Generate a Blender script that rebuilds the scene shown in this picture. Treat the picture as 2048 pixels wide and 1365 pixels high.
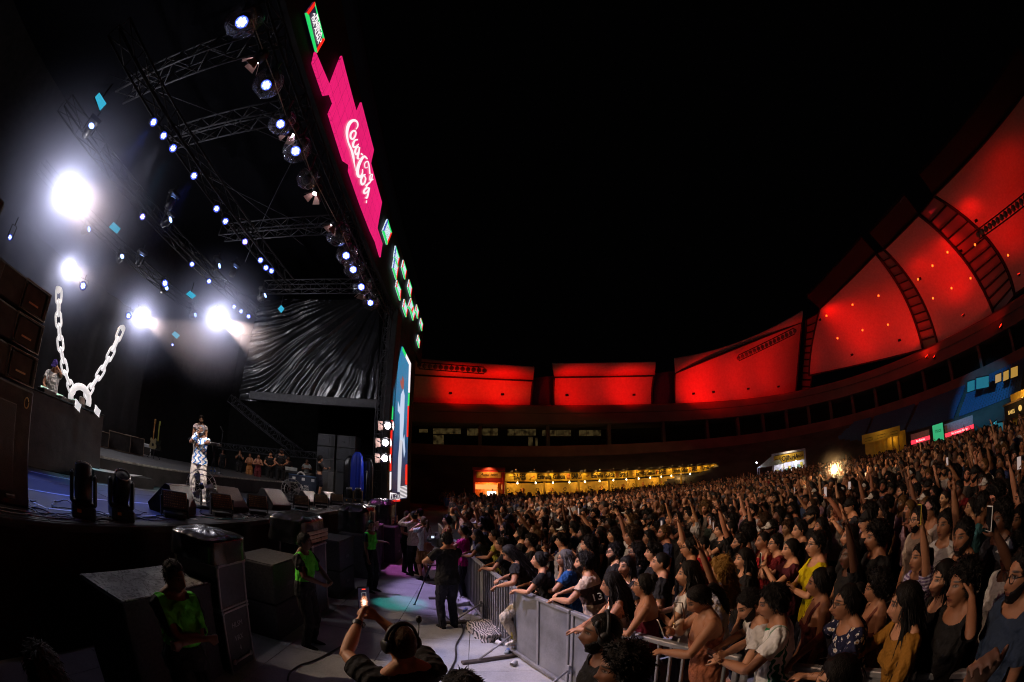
import bpy, bmesh, math, random
import numpy as np
from mathutils import Vector, Matrix, noise as mnoise

for _o in list(bpy.data.objects):
    bpy.data.objects.remove(_o)
scene = bpy.context.scene
COL = scene.collection
rnd = random.Random(11)
R = math.radians

# ---------------------------------------------------------------- camera: 15 mm fisheye, looking up 19 degrees
CAM_H, TILT, YAW = 2.6, R(19.2), R(4.3)
cam_data = bpy.data.cameras.new('camera')
cam = bpy.data.objects.new('camera', cam_data)
COL.objects.link(cam)
scene.camera = cam
cam.location = (0, 0, CAM_H)
cam.rotation_euler = (math.pi / 2 + TILT, 0, -YAW)
cam_data.type = 'PANO'
cam_data.sensor_width = 36.0
cam_data.sensor_fit = 'HORIZONTAL'
for holder in (cam_data, getattr(cam_data, 'cycles', None)):
    try:
        holder.panorama_type = 'FISHEYE_EQUISOLID'
        holder.fisheye_lens = 15.0
        holder.fisheye_fov = R(200)
    except Exception:
        pass
cam_data.clip_start = 0.02
cam_data.clip_end = 1000

# ---------------------------------------------------------------- night sky and exposure
world = bpy.data.worlds.new('World')
scene.world = world
world.use_nodes = True
_bg = world.node_tree.nodes['Background']
_bg.inputs['Color'].default_value = (0.55, 0.5, 0.6, 1)
_bg.inputs['Strength'].default_value = 0.0006
scene.view_settings.view_transform = 'Standard'
scene.view_settings.look = 'None'
scene.view_settings.exposure = 0.0
scene.view_settings.gamma = 1.0
scene.view_settings.use_curve_mapping = False
scene.cycles.filter_width = 1.1
scene.cycles.max_bounces = 6
scene.cycles.diffuse_bounces = 2
scene.cycles.glossy_bounces = 2
scene.cycles.transmission_bounces = 4
scene.cycles.volume_bounces = 0
scene.cycles.transparent_max_bounces = 16
scene.cycles.sample_clamp_indirect = 3.0
scene.cycles.caustics_reflective = False
scene.cycles.caustics_refractive = False

# ---------------------------------------------------------------- photo pixel -> point in the place
F_PX, CX, CY = 15.0 / 36.0 * 2048, 1024.0, 682.5
def wray(px, py):
    dx, dy = px - CX, -(py - CY)
    r = math.hypot(dx, dy) or 1e-9
    th = 2 * math.asin(min(1, r / (2 * F_PX)))
    x, y, z = math.sin(th) * dx / r, math.cos(th), math.sin(th) * dy / r
    c, s = math.cos(TILT), math.sin(TILT)
    y, z = y * c - z * s, y * s + z * c
    c, s = math.cos(YAW), math.sin(YAW)
    return Vector((x * c + y * s, -x * s + y * c, z))
def at(px, py, x=None, y=None, z=None, D=None):
    v = wray(px, py)
    if x is not None: k = x / v.x
    elif y is not None: k = y / v.y
    elif z is not None: k = (z - CAM_H) / v.z
    else: k = D / math.hypot(v.x, v.y)
    return v * k + Vector((0, 0, CAM_H))

# ---------------------------------------------------------------- object helpers
def link(o, parent=None):
    COL.objects.link(o)
    if parent is not None:
        o.parent = parent
    return o
def tag(o, label=None, cat=None, group=None, kind=None):
    if label: o['label'] = label
    if cat: o['category'] = cat
    if group: o['group'] = group
    if kind: o['kind'] = kind
    return o
def empty(name, loc=(0, 0, 0), rz=0.0, label=None, cat=None, group=None):
    o = bpy.data.objects.new(name, None)
    o.empty_display_size = 0.1
    o.location = loc
    o.rotation_euler = (0, 0, rz)
    COL.objects.link(o)
    return tag(o, label, cat, group)

class MB:
    """collects boxes, tubes, lathes and polygons into one mesh"""
    def __init__(s):
        s.v, s.f, s.m, s.sm, s.g = [], [], [], [], []
    def add(s, verts, faces, mi=0, smooth=False, M=None):
        b = len(s.v); s.g.append((b, len(s.f)))
        if M is not None:
            verts = [M @ Vector(v) for v in verts]
        s.v.extend([tuple(v) for v in verts])
        for f in faces:
            s.f.append([i + b for i in f]); s.m.append(mi); s.sm.append(smooth)
        return s
    def box(s, c, d, mi=0, M=None, bevel=0.0):
        x, y, z = d[0] / 2, d[1] / 2, d[2] / 2
        if bevel <= 0:
            vs = [(c[0] + a * x, c[1] + b * y, c[2] + e * z) for a in (-1, 1) for b in (-1, 1) for e in (-1, 1)]
            fs = [(0, 1, 3, 2), (4, 6, 7, 5), (0, 4, 5, 1), (2, 3, 7, 6), (0, 2, 6, 4), (1, 5, 7, 3)]
            return s.add(vs, fs, mi, False, M)
        k = min(bevel, x * .9, y * .9, z * .9)
        vs, idx = [], {}
        for a in (-1, 1):
            for b in (-1, 1):
                for e in (-1, 1):
                    for ax in range(3):
                        p = [a * (x - k), b * (y - k), e * (z - k)]
                        p[ax] = (a * x, b * y, e * z)[ax]
                        idx[(a, b, e, ax)] = len(vs)
                        vs.append((c[0] + p[0], c[1] + p[1], c[2] + p[2]))
        fs = []
        for ax in range(3):
            o1, o2 = (ax + 1) % 3, (ax + 2) % 3
            for sg in (-1, 1):
                q = []
                for (u, w) in ((-1, -1), (1, -1), (1, 1), (-1, 1)):
                    t = [0, 0, 0]; t[ax] = sg; t[o1] = u; t[o2] = w
                    q.append(idx[(t[0], t[1], t[2], ax)])
                fs.append(q if sg > 0 else q[::-1])
            for u in (-1, 1):
                for w in (-1, 1):
                    t1 = [0, 0, 0]; t2 = [0, 0, 0]
                    t1[ax] = -1; t2[ax] = 1
                    for t in (t1, t2):
                        t[o1] = u; t[o2] = w
                    q = [idx[(*t1, o1)], idx[(*t2, o1)], idx[(*t2, o2)], idx[(*t1, o2)]]
                    fs.append(q if u * w > 0 else q[::-1])
        for a in (-1, 1):
            for b in (-1, 1):
                for e in (-1, 1):
                    t = [idx[(a, b, e, 0)], idx[(a, b, e, 1)], idx[(a, b, e, 2)]]
                    fs.append(t if a * b * e > 0 else t[::-1])
        return s.add(vs, fs, mi, False, M)
    def tube(s, pts, rad, n=8, mi=0, caps=True, smooth=True, M=None, closed=False):
        pts = [Vector(p) for p in pts]
        L_ = len(pts)
        rad = rad if isinstance(rad, (list, tuple)) else [rad] * L_
        vs, fs = [], []
        up = None
        for i, p in enumerate(pts):
            if closed: d = (pts[(i + 1) % L_] - pts[i - 1])
            else: d = pts[min(i + 1, L_ - 1)] - pts[max(i - 1, 0)]
            d = d.normalized() if d.length > 1e-9 else Vector((0, 0, 1))
            if up is None:
                up = d.orthogonal().normalized()
            a = (up - d * up.dot(d))
            a = a.normalized() if a.length > 1e-6 else d.orthogonal().normalized()
            up = a
            b = d.cross(a)
            for k in range(n):
                t = 2 * math.pi * k / n
                vs.append(p + (a * math.cos(t) + b * math.sin(t)) * rad[i])
        for i in range(L_ if closed else L_ - 1):
            j = (i + 1) % L_
            for k in range(n):
                fs.append((i * n + k, i * n + (k + 1) % n, j * n + (k + 1) % n, j * n + k))
        if caps and not closed:
            fs.append(tuple(range(n))[::-1]); fs.append(tuple((L_ - 1) * n + k for k in range(n)))
        return s.add(vs, fs, mi, smooth, M)
    def cyl(s, a, b, r, n=12, mi=0, r2=None, smooth=True, M=None):
        return s.tube([a, b], [r, r if r2 is None else r2], n, mi, True, smooth, M)
    def lathe(s, prof, n=20, mi=0, smooth=True, M=None, capped=True):
        vs = [(r * math.cos(2 * math.pi * k / n), r * math.sin(2 * math.pi * k / n), z) for r, z in prof for k in range(n)]
        fs = [(i * n + k, i * n + (k + 1) % n, (i + 1) * n + (k + 1) % n, (i + 1) * n + k) for i in range(len(prof) - 1) for k in range(n)]
        if capped:
            fs.append(tuple(range(n))[::-1]); fs.append(tuple((len(prof) - 1) * n + k for k in range(n)))
        return s.add(vs, fs, mi, smooth, M)
    def poly(s, pts, mi=0):
        return s.add(pts, [tuple(range(len(pts)))], mi)
    def slab(s, pts, thick, mi=0, side=None):
        """a flat polygon given real thickness along -its normal"""
        pts = [Vector(p) for p in pts]
        n = Vector((0, 0, 0))
        for i in range(len(pts)):
            n += (pts[i] - pts[0]).cross(pts[(i + 1) % len(pts)] - pts[0])
        n.normalize()
        q = [p - n * thick for p in pts]
        k = len(pts)
        s.add(pts + q, [tuple(range(k))], mi)
        s.add(pts + q, [tuple(range(2 * k - 1, k - 1, -1))] + [(i, i + k, (i + 1) % k + k, (i + 1) % k) for i in range(k)], mi if side is None else side)
        return s
    def mesh(s, name, mats):
        me = bpy.data.meshes.new(name)
        me.from_pydata(s.v, [], s.f)
        for m in (mats if isinstance(mats, (list, tuple)) else [mats]):
            me.materials.append(m)
        me.polygons.foreach_set('material_index', s.m)
        me.polygons.foreach_set('use_smooth', s.sm)
        me.update()
        return me
    def build_each(s, name, mats, parent=None):
        """every piece collected becomes an object of its own"""
        ends = s.g[1:] + [(len(s.v), len(s.f))]
        for (v0, f0), (v1, f1) in zip(s.g, ends):
            q = MB(); q.add(s.v[v0:v1], [[i - v0 for i in f] for f in s.f[f0:f1]], 0); q.m = s.m[f0:f1]; q.sm = s.sm[f0:f1]
            q.build(name, mats, parent)
    def build(s, name, mats, parent=None, loc=None, rz=None, label=None, cat=None, group=None, kind=None):
        o = bpy.data.objects.new(name, s.mesh(name, mats))
        link(o, parent)
        if loc is not None: o.location = loc
        if rz is not None: o.rotation_euler = (0, 0, rz)
        return tag(o, label, cat, group, kind)

_lab = bpy.data.scenes.new('workbench')
def evaluated(o):
    """mesh of an object with its modifiers applied, worked out in a small side scene"""
    _lab.collection.objects.link(o)
    vl = _lab.view_layers[0]; vl.update()
    me = bpy.data.meshes.new_from_object(o.evaluated_get(vl.depsgraph))
    _lab.collection.objects.unlink(o)
    return me
def copy_tree(o, parent=None):
    c = o.copy()
    COL.objects.link(c)
    c.parent = parent
    for ch in o.children:
        copy_tree(ch, c)
    return c
def frame(o, xdir, zdir=(0, 0, 1)):
    """matrix with local z along zdir, x as near xdir as it can be"""
    z = Vector(zdir).normalized(); x = Vector(xdir)
    x = (x - z * x.dot(z)).normalized(); y = z.cross(x)
    M = Matrix((x, y, z)).transposed().to_4x4()
    M.translation = Vector(o)
    return M

# ---------------------------------------------------------------- materials
_mats = {}
class NT:
    def __init__(s, name):
        s.m = bpy.data.materials.new(name)
        s.m.use_nodes = True
        s.t = s.m.node_tree
        s.b = s.t.nodes['Principled BSDF']
        s.out = s.t.nodes['Material Output']
    def n(s, typ, **k):
        nd = s.t.nodes.new(typ)
        for a, v in k.items():
            if a.startswith('i_'):
                key = a[2:]
                nd.inputs[int(key) if key.isdigit() else key.replace('_', ' ')].default_value = v
            else: setattr(nd, a, v)
        return nd
    def l(s, a, b): s.t.links.new(a, b); return s
    def math(s, op, a, b=None, c=None, clamp=False):
        nd = s.n('ShaderNodeMath', operation=op, use_clamp=clamp)
        for i, v in enumerate((a, b, c)):
            if v is None: continue
            if isinstance(v, (int, float)): nd.inputs[i].default_value = v
            else: s.l(v, nd.inputs[i])
        return nd.outputs[0]
    def mix(s, f, a, b, blend='MIX'):
        nd = s.n('ShaderNodeMix', data_type='RGBA', blend_type=blend)
        for i, v in ((0, f), (6, a), (7, b)):
            if isinstance(v, (int, float)): nd.inputs[i].default_value = v
            elif isinstance(v, tuple): nd.inputs[i].default_value = (*v, 1) if len(v) == 3 else v
            else: s.l(v, nd.inputs[i])
        return nd.outputs[2]
    def coord(s, out='Object'): return s.n('ShaderNodeTexCoord').outputs[out]
    def noise(s, scale, detail=4, vec=None, rough=.55, out=0):
        nd = s.n('ShaderNodeTexNoise', i_Scale=scale, i_Detail=detail, i_Roughness=rough)
        s.l(vec if vec is not None else s.coord(), nd.inputs['Vector'])
        return nd.outputs[out]
    def ramp(s, f, stops):
        nd = s.n('ShaderNodeValToRGB')
        e = nd.color_ramp.elements
        while len(e) < len(stops): e.new(.5)
        for i, (p, c) in enumerate(stops):
            e[i].position = p; e[i].color = (*c, 1) if len(c) == 3 else c
        s.l(f, nd.inputs[0])
        return nd.outputs[0]
    def bump(s, h, strength=.3, dist=.01):
        nd = s.n('ShaderNodeBump', i_Strength=strength, i_Distance=dist)
        s.l(h, nd.inputs['Height']); s.l(nd.outputs[0], s.b.inputs['Normal'])
        return s
    def set(s, **k):
        for a, v in k.items():
            i = s.b.inputs[a.replace('_', ' ')]
            if hasattr(v, 'is_linked') or not isinstance(v, (int, float, tuple)): s.l(v, i)
            else: i.default_value = (*v, 1) if isinstance(v, tuple) and len(v) == 3 else v
        return s
def plain(name, col, rough=.6, metal=0.0, var=.25, scale=6.0, bump=0.0, emit=None, estr=0.0, spec=.5):
    """a real-world paint or plastic: base colour broken up by wear, uneven gloss"""
    if name in _mats: return _mats[name]
    k = NT(name)
    nz = k.noise(scale, 5)
    lo = tuple(max(0, c * (1 - var)) for c in col); hi = tuple(min(1, c * (1 + var)) for c in col)
    k.set(Base_Color=k.ramp(nz, [(.3, lo), (.7, hi)]), Metallic=metal)
    k.b.inputs['Specular IOR Level'].default_value = spec
    rr = k.math('MULTIPLY_ADD', k.noise(scale * 2.3, 3), .3, rough - .15, clamp=True)
    k.l(rr, k.b.inputs['Roughness'])
    if bump: k.bump(k.noise(scale * 8, 4), bump, .01)
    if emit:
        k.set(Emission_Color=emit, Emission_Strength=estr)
    _mats[name] = k.m
    return k.m
def glow(name, col, strength):
    if name in _mats: return _mats[name]
    k = NT(name)
    k.set(Base_Color=(.05, .05, .05), Emission_Color=col, Emission_Strength=strength)
    _mats[name] = k.m
    return k.m
# ================================================================ ground, stadium
def mat_ground():
    k = NT('pitch_cover')
    co = k.coord()
    nz = k.noise(.8, 6, co); nf = k.noise(30, 4, co)
    k.set(Base_Color=k.ramp(k.math('MULTIPLY_ADD', nf, .4, k.math('MULTIPLY', nz, .6)), [(.3, (.10, .10, .105)), (.7, (.20, .20, .21))]), Roughness=.7)
    k.bump(nf, .3, .01)
    return k.m
g = MB()
g.add([(-220, -160, 0), (260, -160, 0), (260, 240, 0), (-220, 240, 0)], [(0, 1, 2, 3)])
ground = g.build('ground', mat_ground(), kind='structure', label='dark covered pitch under the whole crowd', cat='ground')

def mat_panel():
    k = NT('floor_panel')
    co = k.coord()
    oi = k.n('ShaderNodeObjectInfo')
    nz = k.noise(2.2, 6, co); nf = k.noise(45, 4, co)
    dirt = k.math('MULTIPLY_ADD', nf, .35, k.math('MULTIPLY', nz, .65))
    base = k.ramp(dirt, [(.28, (.30, .30, .31)), (.55, (.50, .50, .51)), (.8, (.60, .60, .60))])
    sc = k.n('ShaderNodeTexNoise', i_Scale=3.0, i_Detail=6.0, i_Roughness=.7, i_Distortion=3.0); k.l(co, sc.inputs['Vector'])
    scuff = k.ramp(sc.outputs[0], [(.62, (0, 0, 0)), (.70, (1, 1, 1))])
    base = k.mix(k.math('MULTIPLY', scuff, .75), base, (.12, .11, .11))
    base = k.mix(k.math('MULTIPLY', oi.outputs['Random'], .12), base, (.3, .3, .32), 'MULTIPLY')
    k.set(Base_Color=base, Roughness=k.math('MULTIPLY_ADD', nz, .4, .3, clamp=True))
    st = k.n('ShaderNodeTexVoronoi', i_Scale=60.0); k.l(co, st.inputs['Vector'])
    k.bump(k.math('ADD', st.outputs[0], nf), .25, .006)
    return k.m
MPANEL = mat_panel()
PW, PL = 1.22, 1.22
pm = MB(); pm.box((0, 0, 0), (PW - .006, PL - .006, .03), bevel=.004)
pm_mesh = pm.mesh('floor_panel', MPANEL)
for i in range(-4, 3):
    for j in range(0, 14):
        o = bpy.data.objects.new('floor_panel', pm_mesh)
        o.location = (i * PW + .45, .9 + j * PL, .018 + rnd.uniform(-.0015, .0015)); o.rotation_euler = (rnd.uniform(-.001, .001), rnd.uniform(-.001, .001), 0)
        link(o, ground)

# ---- roof petals: smooth shells given by edge curves, lit red from lamps on their own feet
def mat_shell():
    k = NT('roof_membrane')
    co = k.coord('Generated')
    k.set(Base_Color=k.ramp(k.noise(3, 4), [(.3, (.60, .58, .56)), (.7, (.74, .72, .70))]), Roughness=.8)
    k.b.inputs['Specular IOR Level'].default_value = .15
    k.bump(k.noise(.5, 3), .2, .05)
    return k.m
MSHELL = mat_shell()
MSTEEL_D = plain('dark_steel', (.05, .045, .045), .5, .6)
MCONC = plain('stand_concrete', (.11, .10, .095), .85, 0, .3, .4)
MDARK = plain('dark_void', (.015, .014, .014), .9)
MREDLAMP = glow('red_lamp', (1.0, .012, .004), 40)
MBULB = glow('warm_bulb', (1.0, .55, .18), 40)

def quad3(a, b, c, t):
    """smooth curve through a, b (mid), c"""
    return a * ((1 - t) * (1 - 2 * t)) + b * (4 * t * (1 - t)) + c * (t * (2 * t - 1))
def shell(name, left, right, label, nu=14, nv=10, thick=.35, bow=0.0):
    o = empty(name, (left[0] + right[0]) / 2, 0, label, 'stadium roof', 'red lit roof shells of the stadium')
    base = o.location.copy(); base.z = 0; o.location = base
    P, Q = [], []
    for j in range(nv + 1):
        v = j / nv
        for i in range(nu + 1):
            u = i / nu
            p = quad3(*left, v) * (1 - u) + quad3(*right, v) * u
            n = (quad3(*right, v) - quad3(*left, v)).cross(Vector((0, 0, 1))).normalized()
            p = p - n * (-bow) * (4 * u * (1 - u))
            P.append(p - base)
    m = MB(); w = nu + 1
    fs = [(j * w + i, j * w + i + 1, (j + 1) * w + i + 1, (j + 1) * w + i) for j in range(nv) for i in range(nu)]
    m.add(P, fs, 0, True)
    inw = Vector((0, 0, 0)) - (base + P[len(P) // 2]); inw.z = 0; inw.normalize()
    back = [p - inw * thick + Vector((0, 0, .15)) for p in P]
    m.add(back, [f[::-1] for f in fs], 0, True)
    rim = [i for i in range(w)] + [j * w + nu for j in range(1, nv + 1)] + [nv * w + i for i in range(nu - 1, -1, -1)] + [j * w for j in range(nv - 1, 0, -1)]
    allv = P + back; n0 = len(P)
    m.add(allv, [(rim[k], rim[(k + 1) % len(rim)], rim[(k + 1) % len(rim)] + n0, rim[k] + n0) for k in range(len(rim))], 0)
    m.build('membrane', MSHELL, o)
    # edge beams all along the rim
    for k in range(0, 4):
        seg = [rim[:w], rim[w - 1:w + nv], rim[w + nv - 1:w + nv + nu], rim[w + nv + nu - 1:] + [rim[0]]][k]
        e = MB(); e.tube([P[i] + inw * .12 for i in seg], .16, 6); e.build('edge_beam', MSTEEL_D, o)
    return o, P, base
def red_spot(loc, aim, watt, ang=100, col=(1.0, .0012, .0008), blend=.9, size=.25):
    L_ = bpy.data.lights.new('flood_light_beam', 'SPOT'); L_.energy = watt; L_.color = col
    L_.spot_size = R(ang); L_.spot_blend = blend; L_.shadow_soft_size = size
    o = bpy.data.objects.new('flood_light_beam', L_); COL.objects.link(o)
    o.location = loc
    o.rotation_euler = (Vector(aim) - Vector(loc)).to_track_quat('-Z', 'Y').to_euler()
    return o
def flood(loc, aim, watt, label, ang=110, col=(1.0, .0012, .0008), s=.5, lens=None):
    """a flood lamp: housing, yoke, lit glass and its own beam"""
    o = empty('flood_lamp', loc, 0, label, 'flood lamp', 'red flood lamps at the roof feet')
    d = (Vector(aim) - Vector(loc)).normalized()
    M = frame((0, 0, 0), (0, 0, 1) if abs(d.z) < .9 else (1, 0, 0), d)
    b = MB(); b.add([M @ Vector(v) for v in [(-s / 2, -s * .7, 0), (s / 2, -s * .7, 0), (s / 2, s * .7, 0), (-s / 2, s * .7, 0), (-s * .3, -s * .4, -s * .5), (s * .3, -s * .4, -s * .5), (s * .3, s * .4, -s * .5), (-s * .3, s * .4, -s * .5)]],
                    [(4, 5, 1, 0), (5, 6, 2, 1), (6, 7, 3, 2), (7, 4, 0, 3), (7, 6, 5, 4)])
    b.build('housing', MSTEEL_D, o)
    gl = MB(); gl.add([M @ Vector(v) for v in [(-s * .46, -s * .66, .01), (s * .46, -s * .66, .01), (s * .46, s * .66, .01), (-s * .46, s * .66, .01)]], [(0, 1, 2, 3)])
    gl.build('lamp_glass', lens or MREDLAMP, o)
    y = MB(); y.tube([M @ Vector((0, -s * .75, -.1)), M @ Vector((0, -s * .75, -s * .8)), M @ Vector((0, s * .75, -s * .8)), M @ Vector((0, s * .75, -.1))], s * .05, 6); y.build('yoke', MSTEEL_D, o)
    if watt:
        q = red_spot((0, 0, 0), d, watt, ang, col); q.parent = o; q.location = d * .12
    return o
V3 = Vector
YF = 58.0
def far_petal(name, xl, xr, label, pxs):
    bl, br, ll, lr, tl, tr = pxs
    pb = [at(*bl, y=YF), at(*br, y=YF)]; pl = [at(*ll, y=YF - .4), at(*lr, y=YF - .4)]; pt = [at(*tl, y=YF - 3.2), at(*tr, y=YF - 3.2)]
    a = shell(name, (pb[0], (pb[0] + pl[0]) / 2 + V3((0, .5, 0)), pl[0]), (pb[1], (pb[1] + pl[1]) / 2 + V3((0, .5, 0)), pl[1]), label)
    # the lip leans in over the seats
    m = MB()
    n = 14
    base = a[2]
    P0 = [pl[0].lerp(pl[1], i / n) + V3((0, -.25, .05)) - base for i in range(n + 1)]; P1 = [pt[0].lerp(pt[1], i / n) - base for i in range(n + 1)]
    vs = P0 + P1 + [p + V3((0, .5, .3)) for p in P0 + P1]
    w = n + 1
    fs = [(i, i + 1, w + i + 1, w + i) for i in range(n)] + [(2 * w + i, 3 * w + i, 3 * w + i + 1, 2 * w + i + 1) for i in range(n)] + [(w + i, w + i + 1, 3 * w + i + 1, 3 * w + i) for i in range(n)] + [(i + 1, i, 2 * w + i, 2 * w + i + 1) for i in range(n)]
    m.add(vs, fs, 0, True); m.build('lip', MSHELL, a[0])
    return a, pb, pl, pt
FP = []
FP.append(far_petal('roof_shell', -9, 7, 'straight red roof shell directly beside the dark stage tower, floodlight row on its lip', ((790, 806), (1062, 817), (790, 748), (1066, 762), (790, 715), (1069, 735))))
FP.append(far_petal('roof_shell', 10, 25, 'red roof shell above the middle of the yellow bar, plain lip', ((1108, 817), (1305, 816), (1108, 755), (1308, 752), (1105, 728), (1312, 725))))
# third shell sweeps up into the stadium corner
cl = (at(1350, 815, y=58), at(1349, 780, y=58.3), at(1350, 747, y=57.5))
cr = (at(1590, 803, x=53), at(1597, 720, x=54), at(1604, 645, x=52))
C3 = shell('roof_shell', cl, cr, 'red roof shell sweeping up to the right over the stall', bow=1.0)
m = MB(); n = 14
tl = [at(1350, 747, y=57.3), at(1480, 716, D=71), at(1604, 645, x=51.8)]; tt = [at(1348, 718, y=54.5), at(1480, 684, D=66), at(1606, 622, x=49)]
A_ = [quad3(*tl, i / n) - C3[2] for i in range(n + 1)]; B_ = [quad3(*tt, i / n) - C3[2] for i in range(n + 1)]
m.add(A_ + B_ + [p + V3((.3, .5, .3)) for p in A_ + B_], [(i, i + 1, n + 2 + i, n + 1 + i) for i in range(n)] + [(2 * n + 2 + i, 3 * n + 3 + i, 3 * n + 4 + i, 2 * n + 3 + i) for i in range(n)] + [(n + 1 + i, n + 2 + i, 3 * n + 4 + i, 3 * n + 3 + i) for i in range(n)], 0, True)
m.build('lip', MSHELL, C3[0])
# side shells arch overhead
EDG = {  # edge curves as (bottom, middle, top)
 'd0': (at(1618, 752, x=52), at(1624, 690, x=53), at(1640, 618, x=49)),
 'd1': (at(1846, 700, x=60), at(1812, 600, x=56), at(1752, 508, x=47)),
 'e0': (at(1876, 692, x=60), at(1838, 590, x=56), at(1768, 500, x=47)),
 'e1': (at(1992, 640, x=61), at(1936, 530, x=57), at(1838, 430, x=46)),
 'f0': (at(2030, 590, x=61), at(1985, 490, x=57), at(1868, 392, x=46)),
}
f1 = (V3((61, -8, 14.2)), V3((57.5, -8, 21)), V3((45, -8, 25.2)))
S1 = shell('roof_shell', EDG['d0'], EDG['d1'], 'red arched roof shell with six small lamps, first of the three tall shells', nu=18, nv=16)
S2 = shell('roof_shell', EDG['e0'], EDG['e1'], 'red arched roof shell between the two curved ribs, middle of the three tall shells', nu=18, nv=16)
S3 = shell('roof_shell', EDG['f0'], f1, 'red arched roof shell cut by the right edge of the photo', nu=18, nv=16)
# outer lips above the side shells, their shade put into a dark membrane colour
for (a, b, par) in ((EDG['d0'][2], EDG['d1'][2], S1), (EDG['e0'][2], EDG['e1'][2], S2), (EDG['f0'][2], f1[2], S3)):
    m = MB(); pts = [a, b]
    up = V3((-3.2, -.5, 1.4))
    m.add([a - par[2], b - par[2], b + up - par[2], a + up - par[2], a + V3((0, 0, .4)) - par[2], b + V3((0, 0, .4)) - par[2], b + up + V3((0, 0, .35)) - par[2], a + up + V3((0, 0, .35)) - par[2]],
          [(0, 1, 2, 3), (7, 6, 5, 4), (2, 6, 7, 3), (0, 3, 7, 4), (1, 5, 6, 2)])
    m.build('lip', plain('shaded_lip', (.05, .03, .03), .8), par[0])
# curved ladder ribs in the gaps
def mat_pane():
    k = NT('rib_pane')
    k.set(Base_Color=(.45, .42, .42), Roughness=.25, Transmission_Weight=.35)
    return k.m
MPANE = mat_pane()
def rib(ea, eb, label, n=12):
    o = empty('roof_rib', (ea[0].x, ea[0].y, 0), 0, label, 'roof rib', 'curved ladder ribs between roof shells')
    b = o.location
    A = [quad3(*ea, t / n) - b for t in range(n + 1)]; B = [quad3(*eb, t / n) - b for t in range(n + 1)]
    for c in (A, B):
        m = MB(); m.tube(c, .22, 6); m.build('chord', MSTEEL_D, o)
    for i in range(n + 1):
        m = MB(); m.tube([A[i], B[i]], .10, 6); m.build('rung', MSTEEL_D, o)
        if i < n:
            q = [A[i].lerp(B[i], .06), A[i].lerp(B[i], .94), A[i + 1].lerp(B[i + 1], .94), A[i + 1].lerp(B[i + 1], .06)]
            q = [q[0].lerp(q[3], .08), q[1].lerp(q[2], .08), q[2].lerp(q[1], .08), q[3].lerp(q[0], .08)]
            m = MB(); m.slab([p + V3((.25, .1, .1)) for p in q], .05); m.build('pane', MPANE, o)
    return o
rib(EDG['d1'], EDG['e0'], 'dark curved ladder rib ending above the two small red lamps')
rib(EDG['e1'], EDG['f0'], 'wide dark curved ladder rib with red lit panes near the right edge')
c0 = (at(1592, 803, x=56), at(1606, 720, x=57), at(1612, 640, x=53)); d0 = (at(1618, 803, x=56), at(1628, 720, x=57), at(1640, 625, x=52))
rib(c0, d0, 'dark straight rib in the stadium corner beside the sweeping shell')
def pit(px, name, label):
    """recess between two far shells"""
    m = MB(); q = [at(*p, y=YF + 1.2) for p in px]
    m.slab(q, .3)
    return m.build(name, plain('recess_glass', (.10, .07, .22), .3), label=label, cat='wall panel', group='dark recesses between roof shells')
pit([(1064, 817), (1110, 817), (1107, 752), (1068, 756)], 'recess_panel', 'dark bluish recess left of the plain-lip red shell')
pit([(1306, 817), (1352, 816), (1350, 742), (1310, 747)], 'recess_panel', 'dark purple recess right of the plain-lip red shell')

# small lamps dotted on the arched shells
def dot_lamp(px, x, i):
    p = at(*px, x=x)
    o = empty('ceiling_lamp', p, 0, 'small glowing lamp, %s on the %s tall red roof shell' % (['lowest left', 'lowest middle', 'lowest right', 'upper left', 'upper right', 'topmost left'][i % 6] if i < 12 else 'lone', ['first', 'middle', 'last', 'middle'][min(i // 6, 2) + (i == 13)]), 'ceiling lamp', 'small lamps dotted over the arched red roof')
    d = (V3((0, 0, 2.6)) - p).normalized(); M = frame((0, 0, 0), (0, 0, 1), d)
    a = MB(); a.lathe([(.10, -.16), (.16, -.08), (.18, 0)], 10, M=M); a.build('housing', MSTEEL_D, o)
    a = MB(); a.lathe([(.15, .005), (.11, .06), (.04, .09)], 10, M=M); a.build('bulb', glow('orange_bulb', (1, .10, .010), 4), o)
    return o
for i, (p, x) in enumerate([((1675, 677), 51), ((1725, 661), 52.5), ((1776, 650), 54), ((1705, 610), 50), ((1757, 592), 51), ((1653, 632), 49),
                            ((1895, 505), 48), ((1865, 532), 48.5), ((1836, 559), 49.5), ((1941, 557), 53), ((1903, 577), 53), ((1866, 597), 53.5), ((2016, 511), 55), ((1950, 490), 50.5)]):
    dot_lamp(p, x - 1.2, i)

# ---- bowl below the roof: balcony ring, windows, lower stand
PATH = [V3(p) for p in [(-40, 58, 0), (-20, 58, 0), (0, 58, 0), (18, 58, 0), (34, 57.6, 0), (44, 55.5, 0), (51, 51, 0), (56, 44.5, 0), (59, 36, 0), (60.5, 26, 0), (61, 14, 0), (61, 0, 0), (61, -14, 0)]]
def path_pts(off=0.0, per=6):
    out = []
    for i in range(len(PATH) - 1):
        p0, p1, p2, p3 = PATH[max(i - 1, 0)], PATH[i], PATH[i + 1], PATH[min(i + 2, len(PATH) - 1)]
        for k in range(per):
            t = k / per
            out.append(.5 * ((2 * p1) + (p2 - p0) * t + (2 * p0 - 5 * p1 + 4 * p2 - p3) * t * t + (3 * p1 - p0 - 3 * p2 + p3) * t ** 3))
    out.append(PATH[-1].copy())
    res = []
    for i, p in enumerate(out):
        d = (out[min(i + 1, len(out) - 1)] - out[max(i - 1, 0)]).normalized()
        res.append(p + V3((d.y, -d.x, 0)) * off)           # +off moves in over the pitch
    return res
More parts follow.
